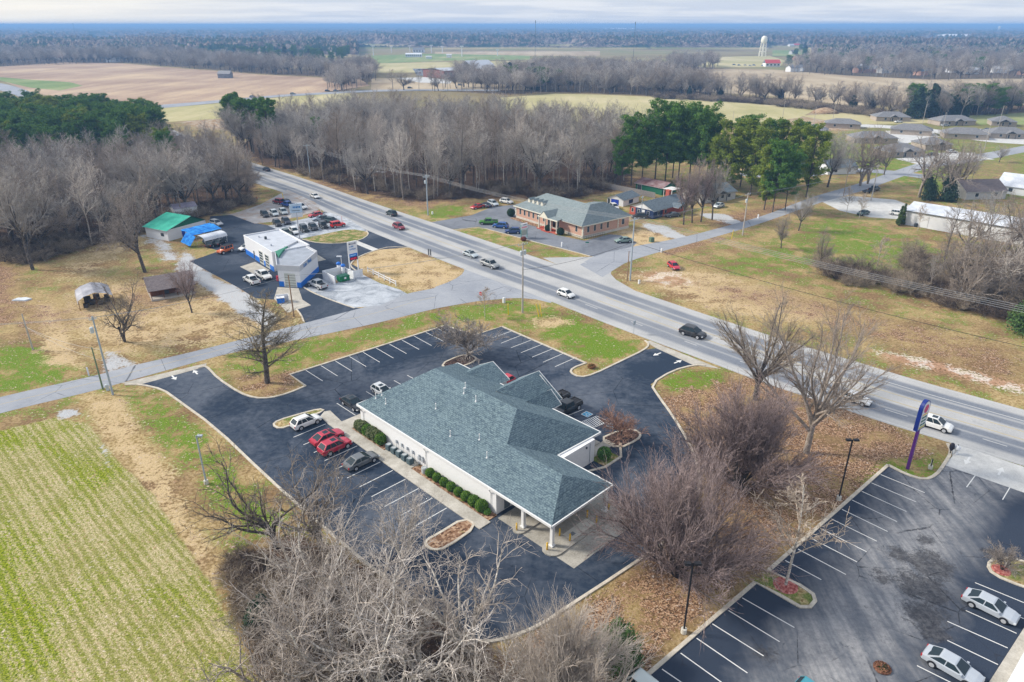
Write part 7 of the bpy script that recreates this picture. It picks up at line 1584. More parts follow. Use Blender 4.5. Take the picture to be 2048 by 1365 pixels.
for i in range(4):
    x = W * .12 + i * 1.95; y = 2.0; zb = EH + 1.25; dm = MB(); dm.box(x - .45, x + .45, y, y + 1.6, zb, zb + .95); dm.add([(x - .45, y, zb + .95), (x + .45, y, zb + .95), (x, y, zb + 1.4)], [(0, 1, 2)]); dd = part('dormer', dm, M_CREAM, t)
    part('dormer_roof', roof_mesh('dormer_roof', [[(x - .6, y - .12, zb + .9), (x, y - .12, zb + 1.5), (x, y + 2.4, zb + 1.5), (x - .6, y + 2.4, zb + .9)], [(x, y - .12, zb + 1.5), (x + .6, y - .12, zb + .9), (x + .6, y + 2.4, zb + .9), (x, y + 2.4, zb + 1.5)]], [M_RSH['teal'], M_CREAM], .06), None, dd)
m = MB(); L_ = 9
for x0, y0, x1, y1 in ((W * .78, -1.6, W + 1.4, -1.6), (W + 1.4, -1.6, W + 1.4, 7)):
    n = 10
    for i in range(n + 1): f = i / n; m.cyl(x0 + (x1 - x0) * f, y0 + (y1 - y0) * f, 0, 1.0, .03, n=5)
    m.tube([(x0, y0, 1.0), (x1, y1, 1.0)], .04, 5); m.tube([(x0, y0, .5), (x1, y1, .5)], .03, 5)
part('ramp_railing', m, M_INKK, t)
part('kerb_bed', MB().box(-.5, px0 - .6, -2.0, -.08, 0, .12), M_BED, t)
def globe(label, px, py, r, group=None, mat=BOX_M, n=2600, size=.10, loc=None, squash=1.0, name='clipped_shrub', z0=.09):
    x, y = at(px, py) if loc is None else loc; t = thing(name, label, 'shrub', (x, y, z0), 0, group)
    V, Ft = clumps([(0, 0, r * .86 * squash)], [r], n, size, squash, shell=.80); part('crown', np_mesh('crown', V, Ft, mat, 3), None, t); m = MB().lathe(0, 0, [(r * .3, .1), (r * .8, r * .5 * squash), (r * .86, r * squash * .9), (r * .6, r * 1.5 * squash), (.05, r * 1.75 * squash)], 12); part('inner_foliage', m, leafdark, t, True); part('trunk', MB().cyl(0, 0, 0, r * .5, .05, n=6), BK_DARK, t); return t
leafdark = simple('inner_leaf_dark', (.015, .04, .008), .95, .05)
for lb, x, y, r in (('dark round bush at the left corner of the brick office', 1022, 433, 1.25), ('round bush left of the office steps', 1096, 463, .95), ('round bush right of the office steps', 1121, 470, 1.05)): globe(lb, x, y, r, mat=CEDAR_M, n=1300, size=.2)
o_, a_, _ = frame((1042, 478), (1054, 475)); t = thing('office_sign', 'white and red board on green posts at the verge in front of the brick office', 'sign', (o_.x, o_.y, 0), a_ ); 
for x in (0, 2.2): part('post', MB().box(x - .08, x + .08, -.08, .08, 0, 4.0), simple('green_post', (.12, .32, .30), .6), t)
part('board', MB().box(-.05, 2.25, -.12, .12, 2.6, 4.1), M_WSIDE, t); part('letter_board', MB().box(.1, 2.1, -.08, .08, .9, 2.3), simple('letter_board_grey', (.35, .38, .33), .6), t); part('stripe', MB().box(.1, 2.1, -.14, -.125, 2.85, 3.25), simple('pink_stripe', (.75, .30, .34), .6), t); strokes(t, M_INKN, .7, 1.9, -.133, 3.7, .18, 6)
globe('reddish low bush at the foot of the brick office sign', 1047, 482, .8, mat=leaf_mat('red_bush', (.08, .02, .02), (.20, .06, .05), (.32, .13, .09), 2), n=900, size=.16, squash=.7)

# --- blue and red house, garage, barn, fence, grey house
o_, a_, w_ = frame((1259, 428), (1306, 439)); t = thing('house', 'house with a navy front, red brick wing and slate gable roof', 'house', (o_.x, o_.y, 0), a_); W, D = w_, 16.5
m = MB(); m.box(0, W, 0, 4.6, 0, 2.5, 0); m.box(0, W, 4.6, D, 0, 2.5, 1); m.box(-.02, 2.2, -.02, 4.6, 0, 2.5, 1); part('wall', m, [M_NAVY, M_BRKR], t); m = MB(); m.add([(0, -.03, 2.5), (W, -.03, 2.5), (W / 2, -.03, 4.4)], [(0, 1, 2)]); part('gable_siding', m, M_WSIDE, t)
part('roof', roof_mesh('roof', gable(W, D, 2.45, 4.5, .5, 'y') + [[(W - 1, 11, 3.3), (W + 2.6, 11, 3.3), (W + 2.6, 13.2, 2.4), (W - 1, 13.2, 2.4)], [(W - 1, 11, 3.3), (W + 2.6, 11, 3.3), (W + 2.6, 8.8, 2.4), (W - 1, 8.8, 2.4)]], [M_RSH['slate'], M_TRIM], .12), None, t)
for x in (.7, 3.0, 6.6): opening(t, 'window', x, x + .8, .9, 2.0)
opening(t, 'door', 4.8, 5.7, .1, 2.1, mat=M_WSIDE)
for y in (2.2, 5.6, 13.6): opening(t, 'window', y, y + .8, .9, 2.0, side='right', w=W)
part('chimney', MB().box(3.2, 4.5, 13.2, 14.2, 2.5, 5.8).box(3.1, 4.6, 13.1, 14.3, 5.8, 6.0), M_BRKR, t)
o_, a_, w_ = frame((1214, 408), (1246, 414)); t = thing('garage_building', 'small garage with blue doors and a slate gable roof behind the house', 'garage', (o_.x, o_.y, 0), a_); m = MB(); m.box(0, w_, 0, 9.2, 0, 2.1); m.add([(0, -.02, 2.1), (w_, -.02, 2.1), (w_ / 2, -.02, 3.3)], [(0, 1, 2)]); part('wall', m, M_WSIDE, t); part('roof', roof_mesh('roof', gable(w_, 9.2, 2.05, 3.4, .4, 'y'), [M_RSH['slate'], M_TRIM], .1), None, t)
opening(t, 'garage_door', 1.6, 4.4, .05, 1.85, mat=M_BLUEW, fr=M_NAVY); opening(t, 'door', .2, 1.1, .05, 1.85, mat=M_DARKM); opening(t, 'window', 3.2, 5.6, .4, 1.6, side='right', w=w_, mat=M_NAVY)
o_, a_, w_ = frame((1271, 380), (1323, 391)); t = thing('barn', 'green barn with a rusty red metal roof at the foot of the pines', 'barn', (o_.x, o_.y, 0), a_); m = MB(); m.box(0, w_, 0, 8, 0, 2.5); gable_end(m, 0, 8, w_ + .01, 2.5, 3.8, .5, 0, 'y'); part('wall', m, M_GREENW, t); part('roof', roof_mesh('roof', gable(w_, 8, 2.45, 3.9, .5), [M_MRUST, M_TRIM], .1), None, t)
opening(t, 'barn_door', .8, 2.6, .1, 2.0, mat=M_DARKM); m = MB(); [m.box(w_ + x, w_ + x + .15, y, y + .15, 0, 2.6) for x in (1.5, 4.8) for y in (-1, 3)]; m.box(w_ + 1.2, w_ + 5.2, -1.2, 3.4, 2.6, 2.75); part('lean_to', m, M_TRIM, t)
def plank_fence(label, p, q, h, mat):
    a, b = Vector(at(*p)), Vector(at(*q)); t = thing('plank_fence', label, 'fence', (a.x, a.y, 0), math.atan2(b.y - a.y, b.x - a.x)); L_ = (b - a).length; m = MB(); n = int(L_ / .16)
    for i in range(n): m.box(i * .16, i * .16 + .145, -.012, .012, .05, h + random.uniform(-.06, .06))
    part('planks', m, mat, t); m = MB(); [m.box(0, L_, .015, .06, z, z + .1) for z in (.4, h - .4)]; part('rail', m, mat, t)
    for i in range(int(L_ / 2.6) + 1): part('post', MB().box(i * 2.6 - .05, i * 2.6 + .05, .06, .16, 0, h), mat, t)
plank_fence('long weathered grey plank fence running in front of the green barn', (1208, 376), (1310, 397), 1.9, simple('weathered_planks', (.30, .28, .27), .95, .1, .25, 3))
def cottage(label, p, q, D, zr, roofm, wallm, kind='hip', name='house', porch=True, group=None, wh=2.6, nw=2, cat='house'):
    o_, a_, W = frame(p, q); t = thing(name, label, cat, (o_.x, o_.y, 0), a_, group); m = MB(); m.box(0, W, 0, D, 0, wh)
    if kind == 'gable': gable_end(m, 0, D, -.01, wh, zr - .1, .5, 0, 'y'); gable_end(m, 0, D, W + .01, wh, zr - .1, .5, 0, 'y')
    part('wall', m, wallm, t); r = hip(W, D, wh, zr) if kind == 'hip' else gable(W, D, wh, zr)
    if porch: r += [[(W * .5 - 2.4, -1.5, wh - .05), (W * .5, -1.5, wh + 1.3), (W * .5, 2.5, wh + 1.3), (W * .5 - 2.4, 1, wh - .05)], [(W * .5, -1.5, wh + 1.3), (W * .5 + 2.4, -1.5, wh - .05), (W * .5 + 2.4, 1, wh - .05), (W * .5, 2.5, wh + 1.3)]]
    part('roof', roof_mesh('roof', r, [roofm, M_TRIM], .12), None, t)
    if porch:
        m = MB(); [m.box(x - .1, x + .1, -1.4, -1.2, 0, wh) for x in (W * .5 - 2.1, W * .5 + 2.1)]; m.add([(W * .5 - 2.2, -1.3, wh), (W * .5 + 2.2, -1.3, wh), (W * .5, -1.3, wh + 1.15)], [(0, 1, 2)]); part('porch', m, M_DARKM, t); opening(t, 'door', W * .5 - .9, W * .5 - .1, .1, 2.1, mat=M_DARKM)
    for i in range(nw):
        f = (i + 1) / (nw + 1); f = f * .8 + (.0 if f < .5 else .2); opening(t, 'window', W * f - .6, W * f + .6, .9, 2.1)
    return t
cottage('grey-roofed house behind the four lollipop-crowned trees', (1404, 408), (1470, 398), 10, 4.8, M_RSH['slate'], M_GREYW, 'gable', nw=3)
cottage('blue-roofed white house between the pines and the estate road', (1570, 352), (1622, 345), 9, 4.8, M_RSH['slate'], M_WSIDE, 'gable')
cottage('white house with a dark blue gable roof behind tall bare trees', (1655, 350), (1712, 348), 8, 5.2, M_RSH['slate'], M_WSIDE, 'gable', porch=False)
G4 = 'grey-roofed brick houses of the estate'
es = [((1752, 243), (1820, 244), 'brick house with a dark porch gable, at the back by the cedars'), ((1879, 252), (1950, 251), 'brick house behind a white car, second in the back row'), ((1650, 256), (1720, 259), 'brick house seen from the rear next to the red bare earth'), ((1780, 268), (1862, 273), 'long brick house with white door frames in the middle row'),
      ((1708, 287), (1794, 288), 'brick house with two dark gables above the yellowish pines'), ((1887, 277), (1977, 281), 'long brick house in the second row, behind the bare tree crowns'), ((1979, 277), (2058, 279), 'brick house at the right edge with two dark porches'), ((1775, 316), (1848, 314), 'brick house nearest to the estate road, with a green bin'),
      ((1850, 301), (1902, 300), 'brick house just behind the one with the green bin'), ((1982, 252), (2032, 254), 'brick house at the right edge in the back row'), ((1600, 270), (1652, 273), 'brick house half hidden behind the pines')]
for i, (p, q, lb) in enumerate(es): cottage(lb, p, q, 11, 5.2 if i != 2 else 4.9, M_RSH['grey'], M_BRKT, 'hip', porch=i not in (2, 3, 5), group=G4)
cottage('brown-roofed gabled house behind the long white shed', (1930, 400), (2010, 398), 11, 5.6, M_RSH['brown'], M_GREYW, 'gable', porch=False)
cottage('long building with a white metal roof at the right edge', (1990, 385), (2100, 400), 14, 6.0, M_MWHITE, M_WSIDE, 'gable', porch=False, name='shed', cat='shed')
# long white shed
o_, a_, w_ = frame((1805, 449), (1980, 480)); t = thing('long_shed', 'long white metal shed with a low pale roof beyond the meadow', 'shed', (o_.x, o_.y, 0), a_); W = w_ * 1.42; D = 13; m = MB(); m.box(0, W, 0, D, 0, 4.2); gable_end(m, 0, D, -.01, 4.2, 5.6, .5, 0, 'y'); part('wall', m, M_WSIDE, t)
part('roof', roof_mesh('roof', gable(W, D, 4.15, 5.7, .3), [M_MWHITE, simple('dark_trim', (.10, .11, .12), .6)], .15), None, t); m = MB(); m.box(-.08, .12, -.08, .12, 0, 4.2); m.box(-.1, W, -.4, -.3, 4.0, 4.2); part('trim', m, simple('dark_trim', (.1, .11, .12)), t); opening(t, 'roller_door', 3.5, 6.5, .1, 3.2, mat=M_WSIDE, fr=M_GREYW)
opening(t, 'window', W * .62, W * .62 + 1, 1.2, 2.0)
o = link('round_tank', MB().cyl(0, 0, 0, .9, .5, n=14).lathe(0, 0, [(.5, .9), (.3, 1.05), (.05, 1.1)], 14).mesh('round_tank', M_DARKM), None, (*at(1831, 454), 0)); tag(o, 'small dark round tank against the long white shed', 'tank')
# corner of the shop at the bottom right
a, b = Vector(at(2013, 1372)), Vector(at(2050, 1305)); a2 = a + (a - b) * .8; b2 = b + (b - a) * .6; nn = Vector(((b - a).y, -(b - a).x)).normalized() * 9
t = thing('shop_building', 'white walled shop corner cut off at the bottom right of the picture', 'building', (a2.x, a2.y, 0)); pts = [(0, 0), tuple(b2 - a2), tuple(b2 - a2 + nn), tuple(nn)]; part('wall', MB().prism(pts, 0, .9), M_WSIDE, t); part('parapet', MB().prism([(p[0] * 1.002, p[1] * 1.002) for p in pts], .9, 1.1), M_TRIM, t)

# ================================================================== SHRUBS ALONG THE WHITE OFFICE
for i in range(8):
    p = AB(11.25 - i * 1.40, -.42); globe(('first', 'second', 'third', 'fourth', 'fifth', 'sixth', 'seventh', 'eighth and largest')[i] + ' clipped globe shrub counting from the round condenser', 0, 0, (.62, .60, .60, .62, .60, .66, .74, .80)[i], 'clipped globe shrubs along the white wall', loc=(p.x, p.y), n=2400, size=.11)
p = AB(.55, -.35); globe('small leafy shrub between the last globe shrub and the office corner', 0, 0, .45, mat=PINE_M, loc=(p.x, p.y), n=700, size=.16, squash=.8, name='leafy_shrub')
for i, a in enumerate((27.4, 26.4, 25.3, 24.2, 23.1, 22.1)):
    p = AB(a, -.45); globe(('pale variegated shrub at the far corner of the office', 'second shaggy shrub from the far office corner', 'third shaggy shrub from the far office corner', 'fourth shaggy shrub from the far office corner', 'fifth shaggy shrub, pale tipped, from the far office corner', 'last shaggy shrub, next to the condensers')[i], 0, 0, (.75, .85, .80, .88, .85, .8)[i], 'shaggy shrubs at the far end of the white wall', HOLLY_M if i in (0, 1, 3, 4) else BOX_M, 1600, .17, (p.x, p.y), 1.1, 'shaggy_shrub')
p = AB(-2.0, 18.6); globe('dark green shrub at the right-hand corner of the office wing', 0, 0, .95, mat=PINE_M, loc=(p.x, p.y), n=1300, size=.17)
globe('rusty low shrub in the grass tip beside the diagonal kerb', 1183, 736, .7, mat=leaf_mat('rusty_leaves', (.12, .05, .02), (.24, .11, .05), (.36, .20, .10), 2), n=500, size=.14, squash=.5, z0=0, name='leafy_shrub')

# ================================================================== POLES, WIRES, LAMPS, SIGNS
M_PGREY = simple('pole_galvanised', (.36, .42, .47), .5, .3, .1); M_PWOOD = simple('pole_wood', (.30, .20, .13), .95, .05, .25, 3); M_PPALE = simple('pole_weathered', (.44, .41, .38), .95, .05, .2, 3); M_PGRN = simple('pole_green', (.16, .22, .13), .9)
M_WIRE = simple('wire', (.32, .33, .34), .5); M_WIRED = simple('wire_dark', (.03, .03, .03), .6); M_TRF = simple('transformer_grey', (.55, .60, .62), .5)
TOPS = {}
def pole(key, label, px, py, top, mat, arm=True, r=.16, tr=0, armw=2.4, lean=0, group='utility poles', h=None, arm_ang=None):
    x, y = at(px, py); h = hgt(px, py, top) if h is None else h; t = thing('utility_pole', label, 'utility pole', (x, y, 0), 0, group)
    part('pole', MB().cyl(0, 0, 0, h, r, r * .62, 10), mat, t); aa = arm_ang if arm_ang is not None else hwy + math.pi / 2; d = Vector((math.cos(aa), math.sin(aa), 0)); ends = []
    if arm:
        for dz in ([.5] if arm == 1 else [.4, .75]):
            m = MB(); m.tube([-d * armw / 2 + Vector((0, 0, h - dz)), d * armw / 2 + Vector((0, 0, h - dz))], .075, 4); part('crossarm', m, mat if mat != M_PGREY else M_TRF, t)
        for f in (-.48, -.18, .18, .48): part('insulator', MB().cyl(d.x * armw * f, d.y * armw * f, h - .45, h - .18, .06, .045, 6), M_TRF, t); ends.append(Vector((x, y, h - .2)) + d * armw * f)
    else: ends = [Vector((x, y, h - .1))] * 4
    for i in range(tr):
        s = (-1, 1, 0)[i]; part('transformer', MB().lathe(d.x * s * .5 + .02, d.y * s * .5 - .05, [(.02, h - 2.6), (.26, h - 2.55), (.28, h - 1.75), (.2, h - 1.62), (.03, h - 1.6)], 10), M_TRF, t)
    TOPS[key] = (ends, Vector((x, y, h))); return t
pole('A', 'grey utility pole with double crossarm at the wood edge above the far highway lane', 856, 431, 350, M_PGREY, 2, tr=1, r=.22); pole('B', 'grey utility pole farther up the highway at the wood edge', 621, 356, 289, M_PGREY, 1, r=.2, armw=3)
pole('C', 'tall grey utility pole with crossarm and transformers in the corner lawn of the junction', 1045, 626, 485, M_PPALE, 1, tr=2, r=.2); pole('D', 'grey utility pole with a long top arm in the verge across the junction', 1260, 561, 436, M_PGREY, 1, r=.2, armw=3)
pole('D2', 'shorter dark pole standing against the grey one across the junction', 1254, 562, 503, M_PWOOD, 0, r=.14); pole('E', 'pale utility pole with transformer beside the side road', 1485, 471, 386, M_PPALE, 1, tr=1, r=.2)
pole('F', 'light wooden pole where the gravel yard meets the side road', 1742, 402, 330, M_PPALE, 1, r=.2); pole('G', 'tall galvanised pole with transformer at the entrance beside the side street', 226, 790, 633, M_PGREY, 1, tr=1, r=.17, armw=1.0)
pole('G2', 'short greenish wooden pole beside the tall galvanised pole', 206, 779, 695, M_PGRN, 0, r=.14); pole('Hh', 'pale wooden pole alone in the left yard', 66, 700, 628, M_PPALE, 0, r=.15); pole('I', 'brown wooden pole in front of the wash hall', 588, 634, 551, M_PWOOD, 0, r=.16)
pole('Z', 'thin pole in the verge beside the brick office wall', 1282, 436, 392, M_PGREY, 1, r=.12, armw=1)
for key, px, py, tp, lb in (('J', 1845, 248, 203, 'thin pole in front of the dark cedars of the estate'), ('K', 1967, 304, 254, 'leaning pale pole on the estate lawn'), ('L', 1997, 253, 212, 'thin pole beside the brick house at the back right'), ('M', 1666, 237, 200, 'white pole beside the red bare earth'), ('N', 1563, 250, 184, 'thin lattice-like pole before the hedgerow'), ('O', 1627, 250, 214, 'short white pole left of the bare earth'), ('Q2', 1240 + 225, 246, 222, 'small white post in the pasture behind the pines'), ('R2', 463, 302, 268, 'thin pole at the bend of the highway'), ('S2', 1880, 280, 225, 'thin pole among the estate houses')):
    pole(key, lb, px, py, tp, M_PPALE, 0, r=.15)
# off-frame continuations that carry the wires
x1, y1 = TOPS['D'][1][:2]; dvec = Vector((x1, y1)) - Vector(TOPS['A'][1][:2]); dvec.normalize()
def wires(name, label, a, b, sag=1.2, n=4, r=.022, mat=None, idx=None):
    m = MB()
    for i in (idx or range(n)):
        p, q = a[i], b[i]; m.tube([p.lerp(q, f / 14) - Vector((0, 0, sag * 4 * (f / 14) * (1 - f / 14))) for f in range(15)], r, 4)
    o = link(name, m.mesh(name, mat or M_WIRE)); tag(o, label, 'wires')
ends = lambda k_: TOPS[k_][0]
wires('overhead_wires', 'overhead wires along the wood edge between the two farther highway poles', ends('B'), ends('A'), 1.5)
wires('overhead_wires', 'overhead wires passing in front of the brick office roof', ends('A'), ends('D'), 1.2)
q1 = [P(2420, 731 + i * 5, 0) for i in range(4)]; far_p = Vector(at(2500, 900)); off_ = [Vector((far_p.x + 1.2 * i, far_p.y + 1.2 * i, 13.2)) for i in (-1, -.3, .3, 1)]
wires('overhead_wires', 'pale overhead wires crossing the meadow to the right edge', ends('D'), off_, 1.0, r=.028)
wires('overhead_wires', 'dark overhead cable sagging over the dry verge to the right edge', [TOPS['D'][1] - Vector((0, 0, 5.5))], [off_[0] - Vector((0, 0, 5))], 1.6, 1, .04, M_WIRED)
wires('overhead_wires', 'dark cable crossing the junction between the two tall poles', [TOPS['C'][1] - Vector((0, 0, 5.6))] * 1, [TOPS['D'][1] - Vector((0, 0, 5.5))], .8, 1, .03, M_WIRED)
wires('overhead_wires', 'dark cable from the junction pole towards the brick office corner', [TOPS['C'][1] - Vector((0, 0, 2.2))], [TOPS['E'][1] - Vector((0, 0, 1.5))], 1.0, 1, .02, M_WIRE)
wires('overhead_wires', 'wires along the side road from the junction to the transformer pole', ends('D'), ends('E'), 1.0, idx=[0, 3]); wires('overhead_wires', 'wires along the side road from the transformer pole to the light wooden pole', ends('E'), ends('F'), 1.2, idx=[0, 3])
wires('overhead_wires', 'wires over the left yard from the tall galvanised pole to the brown pole', ends('G'), ends('I'), .8, idx=[0, 3]); wires('overhead_wires', 'wires from the brown wooden pole to the junction pole', ends('I'), ends('C'), .9, idx=[0, 3])
lft = [Vector((*at(-350, 800), 12.5))] * 4; wires('overhead_wires', 'wires from the tall galvanised pole to the left edge', ends('G'), lft, .8, idx=[0, 3]); wires('overhead_wires', 'low cables from the lone left yard pole to the galvanised pole', [TOPS['Hh'][1] - Vector((0, 0, 2.5))] * 2, [TOPS['G'][1] - Vector((0, 0, 5.5)), TOPS['G'][1] - Vector((0, 0, 7.5))], .7, 2)
def lamp(label, px, py, top, mat, twin, name='lamp_post'):
    h = hgt(px, py, top); t = thing(name, label, 'lamp post', (*at(px, py), 0)); part('base', MB().cyl(0, 0, 0, .55, .28, n=14), M_PAD, t); part('pole', MB().box(-.07, .07, -.07, .07, .55, h) if twin else MB().cyl(0, 0, .1, h, .12, .09, 8), mat, t)
    for s in ((-1, 1) if twin else (1,)):
        hd = part('lamp_head', MB().box(*sorted((s * .15, s * .75)), -.2, .2, h - .12, h + .08).box(*sorted((0, s * .16)), -.04, .04, h - .06, h), M_BLK if twin else M_PGREY, t); part('lamp_glass', MB().box(*sorted((s * .22, s * .70)), -.15, .15, h - .14, h - .12), simple('lamp_lens', (.55, .6, .62), .3), hd)
lamp('black twin-headed lamp post in the leaf litter above the numbered bays', 1677, 1000, 880, M_BLK, True); bpy.data.objects['lamp_post']['label'] = 'black twin-headed lamp post at the upper end of the lower right car park'
lamp('black twin-headed lamp post near the bottom edge beside the dense bare tree', 1367, 1266, 1127, M_BLK, True); lamp('grey single lamp post in the grass beside the stubble field', 413, 968, 872, M_PGREY, False)
# purple pylon
t = thing('pylon_sign', 'tall purple pole sign with a round-topped navy and white board', 'sign', (*at(1815, 938), 0), R(36)); M_PUR = simple('purple_steel', (.10, .02, .20), .4, .4, .1); hb_ = 6.1; ht_ = 10.3; part('pole', MB().box(-.17, .17, -.17, .17, 0, hb_), M_PUR, t)
def bullet(w, z0, z1, y0, y1):
    p = [(-w, z0), (w, z0)] + [(w * math.cos(a), z1 - w * 1.25 + w * 1.25 * math.sin(a)) for a in np.linspace(0, math.pi, 12)]; n = len(p); m = MB(); m.add([(x, y0, z) for x, z in p] + [(x, y1, z) for x, z in p], [(i, (i + 1) % n, n + (i + 1) % n, n + i) for i in range(n)] + [tuple(reversed(range(n))), tuple(range(n, 2 * n))]); return m
part('board', bullet(.98, hb_, ht_, -.24, .24), simple('navy_board', (.01, .03, .22), .4, .4), t)
for s in (-1, 1):
    part('face', bullet(.82, hb_ + .2, ht_ - .15, s * .25 - .01, s * .25 + .01), M_WSIDE, t); y = s * .275
    part('emblem', MB().add([(.55 * math.cos(a), y, ht_ - 1.15 + .62 * math.sin(a)) for a in np.linspace(0, 6.28, 13)[:-1]], [tuple(range(12))]), simple('pink_emblem', (.60, .06, .18), .5), t)
    part('emblem_band', MB().box(-.6, .6, *sorted((y, y * 1.03)), ht_ - 2.05, ht_ - 1.85), simple('yellow_band', (.75, .5, .1), .5), t)
    for j in range(3): part('lettering', MB().box(-.62, -.05, *sorted((y, y * 1.04)), ht_ - 2.5 - j * .5, ht_ - 2.25 - j * .5).box(.05, .62, *sorted((y, y * 1.04)), ht_ - 2.5 - j * .5, ht_ - 2.25 - j * .5), simple('green_letters', (.03, .16, .12), .5), t)
    part('foot_band', MB().box(-.75, .75, *sorted((y, y * 1.02)), hb_ + .25, hb_ + .55), simple('yellow_green_band', (.55, .50, .12), .5), t)
for lb, px, py in (('small black and white direction sign on a concrete foot beside the purple pole', 1860, 938), ('small black and white direction sign on the kerbed island at the right edge', 2012, 1133)):
    t = thing('direction_sign', lb, 'sign', (*at(px, py), .05), R(60)); part('foot', MB().box(-.28, .28, -.25, .25, 0, .45), M_PAD, t); part('panel', bullet(.22, .45, 1.5, -.06, .06), M_INKK, t); part('face', bullet(.15, .6, 1.38, -.075, .075), M_WSIDE, t)
t = thing('hydrant', 'white hydrant-like fitting on the apron beside the kerb tip', 'hydrant', (*at(1911, 909), .02)); part('body', MB().lathe(0, 0, [(.25, 0), (.2, .1), (.2, .7), (.42, .8), (.42, 1.1), (.22, 1.35), (.05, 1.42)], 12), M_WSIDE, t, True); part('cap', MB().cyl(0, 0, 1.4, 1.5, .08), M_DARKM, t)
t = thing('utility_cabinet', 'black bagged post next to the white fitting on the apron', 'post', (*at(1900, 908), .02)); part('post', MB().cyl(0, 0, 0, .5, .07, n=6), M_INKK, t); part('cover', MB().lathe(0, 0, [(.10, .45), (.28, .8), (.33, 1.2), (.22, 1.6), (.05, 1.7)], 10), simple('black_bag', (.02, .02, .035), .5), t, True)
def sign_on_post(name, label, px, py, top, panel, w, hpan, mat_panel, cat='sign', shape='box', rz=0, text=None):
    h = max(1.2, hgt(px, py, top)); t = thing(name, label, cat, (*at(px, py), 0), rz); part('post', MB().cyl(0, 0, 0, h, .04, n=6), M_PGREY, t)
    if shape == 'oct': r = w / 2; part('panel', MB().add([(r * math.cos(a), -.05, h - r + r * math.sin(a)) for a in np.linspace(math.pi / 8, 2 * math.pi + math.pi / 8, 9)[:-1]] + [(r * math.cos(a), -.03, h - r + r * math.sin(a)) for a in np.linspace(math.pi / 8, 2 * math.pi + math.pi / 8, 9)[:-1]], [tuple(range(8)), tuple(reversed(range(8, 16)))] + [(i, (i + 1) % 8, 8 + (i + 1) % 8, 8 + i) for i in range(8)]), mat_panel, t)
    else: part('panel', MB().box(-w / 2, w / 2, -.06, -.03, h - hpan, h), mat_panel, t)
    if text: mtext(t, text, w * .33, (0, -.065, h - w / 2), FR, M_INKW)
sign_on_post('stop_sign', 'red octagonal stop sign where the side street meets the highway', 962, 607, 584, None, .85, .8, simple('stop_red', (.55, .015, .02), .5), shape='oct', rz=R(-35), text='STOP')
sign_on_post('road_sign', 'grey road sign seen from behind on the highway kerb', 1267, 668, 642, None, .7, .8, M_PGREY, rz=hwy + math.pi / 2)
sign_on_post('road_sign', 'left of the two dark sign posts on the dry grass island', 858, 515, 498, None, .5, 1.6, M_DARKM, rz=hwy); sign_on_post('road_sign', 'right of the two dark sign posts on the dry grass island', 862, 516, 499, None, .5, 1.6, M_DARKM, rz=hwy)
sign_on_post('street_sign', 'green street name sign in front of the brick office car park', 1174, 494, 484, None, .9, .3, simple('street_green', (.01, .20, .14), .5))
m = MB(); m.tube([(0, 0, 0), (-.35, .6, 2.6)], .09, 6)
for lb, px, py, rz in (('left of the two yellow guy markers beside the tall junction pole', 1078, 634, .5), ('right of the two yellow guy markers beside the tall junction pole', 1083, 634, 0), ('faint yellow guy marker between the young tree and the junction pole', 1017, 630, 2.5), ('short yellow marker beside the transformer pole of the side road', 1463, 478, 2.6)): o = link('guy_marker', m.mesh('guy_marker', simple('marker_yellow', (.75, .55, .03))), None, (*at(px, py), 0), rz); tag(o, lb, 'marker')
for nm, lb, px, py, s, mt in (('utility_box', 'pale utility box on the corner lawn beside the stop sign', 1008, 606, (.5, .4, 1.1), M_WSIDE), ('utility_box', 'green transformer box in the grass beside the side road', 1303, 484, (1.1, .9, 1.2), simple('box_green', (.12, .19, .13))), ('utility_box', 'white marker box at the verge south of the side road', 1323, 505, (.35, .35, .9), M_WSIDE), ('utility_box', 'white marker box in the verge below the tall grey junction pole', 1278, 568, (.4, .3, .9), M_WSIDE), ('utility_box', 'pale meter box at the foot of the tall galvanised pole', 216, 781, (.5, .4, 1.0), M_TRF), ('marker_post', 'white marker post at the far edge of the side street', 178, 752, (.22, .22, 1.5), M_WSIDE), ('post_box', 'mailbox on a post before the pines of the side road', 1516, 437, (.25, .4, 1.1), M_WSIDE), ('utility_box', 'white box in the verge beside the highway pole near the wood', 865, 429, (.4, .4, .8), M_WSIDE), ('utility_box', 'green box beside the white panel at the parking entrance of the office', 1124, 494, (.4, .3, 1.2), M_WSIDE)):
    m = MB(); m.box(-s[0] / 2, s[0] / 2, -s[1] / 2, s[1] / 2, 0, s[2]); m.add([(-s[0] * .55, -s[1] * .55, s[2]), (s[0] * .55, -s[1] * .55, s[2]), (s[0] * .55, s[1] * .55, s[2]), (-s[0] * .55, s[1] * .55, s[2]), (0, 0, s[2] + .12)], [(0, 1, 4), (1, 2, 4), (2, 3, 4), (3, 0, 4), (3, 2, 1, 0)]); o = link(nm, m.mesh(nm, mt), None, (*at(px, py), 0), .5); tag(o, lb if 'green box beside' not in lb else 'white post at the edge of the grass strip before the office', nm.replace('_', ' '))
t = thing('boat_cover', 'small pale tarpaulin lying in the left yard', 'tarpaulin', (*at(44, 600), 0)); part('sheet', MB().prism([(-1.6, -.6), (1.2, -.8), (1.9, .3), (.4, .9), (-1.2, .6)], .02, .25), simple('pale_tarp', (.62, .66, .70), .6), t); part('edge', MB().prism([(-1.8, -.7), (1.3, -.9), (2.0, .3), (.4, 1.0), (-1.4, .7)], .0, .05), simple('pale_tarp', (.6, .6, .7)), t)
globe('brown leaf heap lying on the asphalt near the bottom edge', 1764, 1338, .75, mat=leaf_mat('leaf_heap', (.10, .04, .02), (.22, .10, .06), (.36, .20, .12), 3), n=900, size=.12, squash=.18, z0=.02, name='leaf_heap')
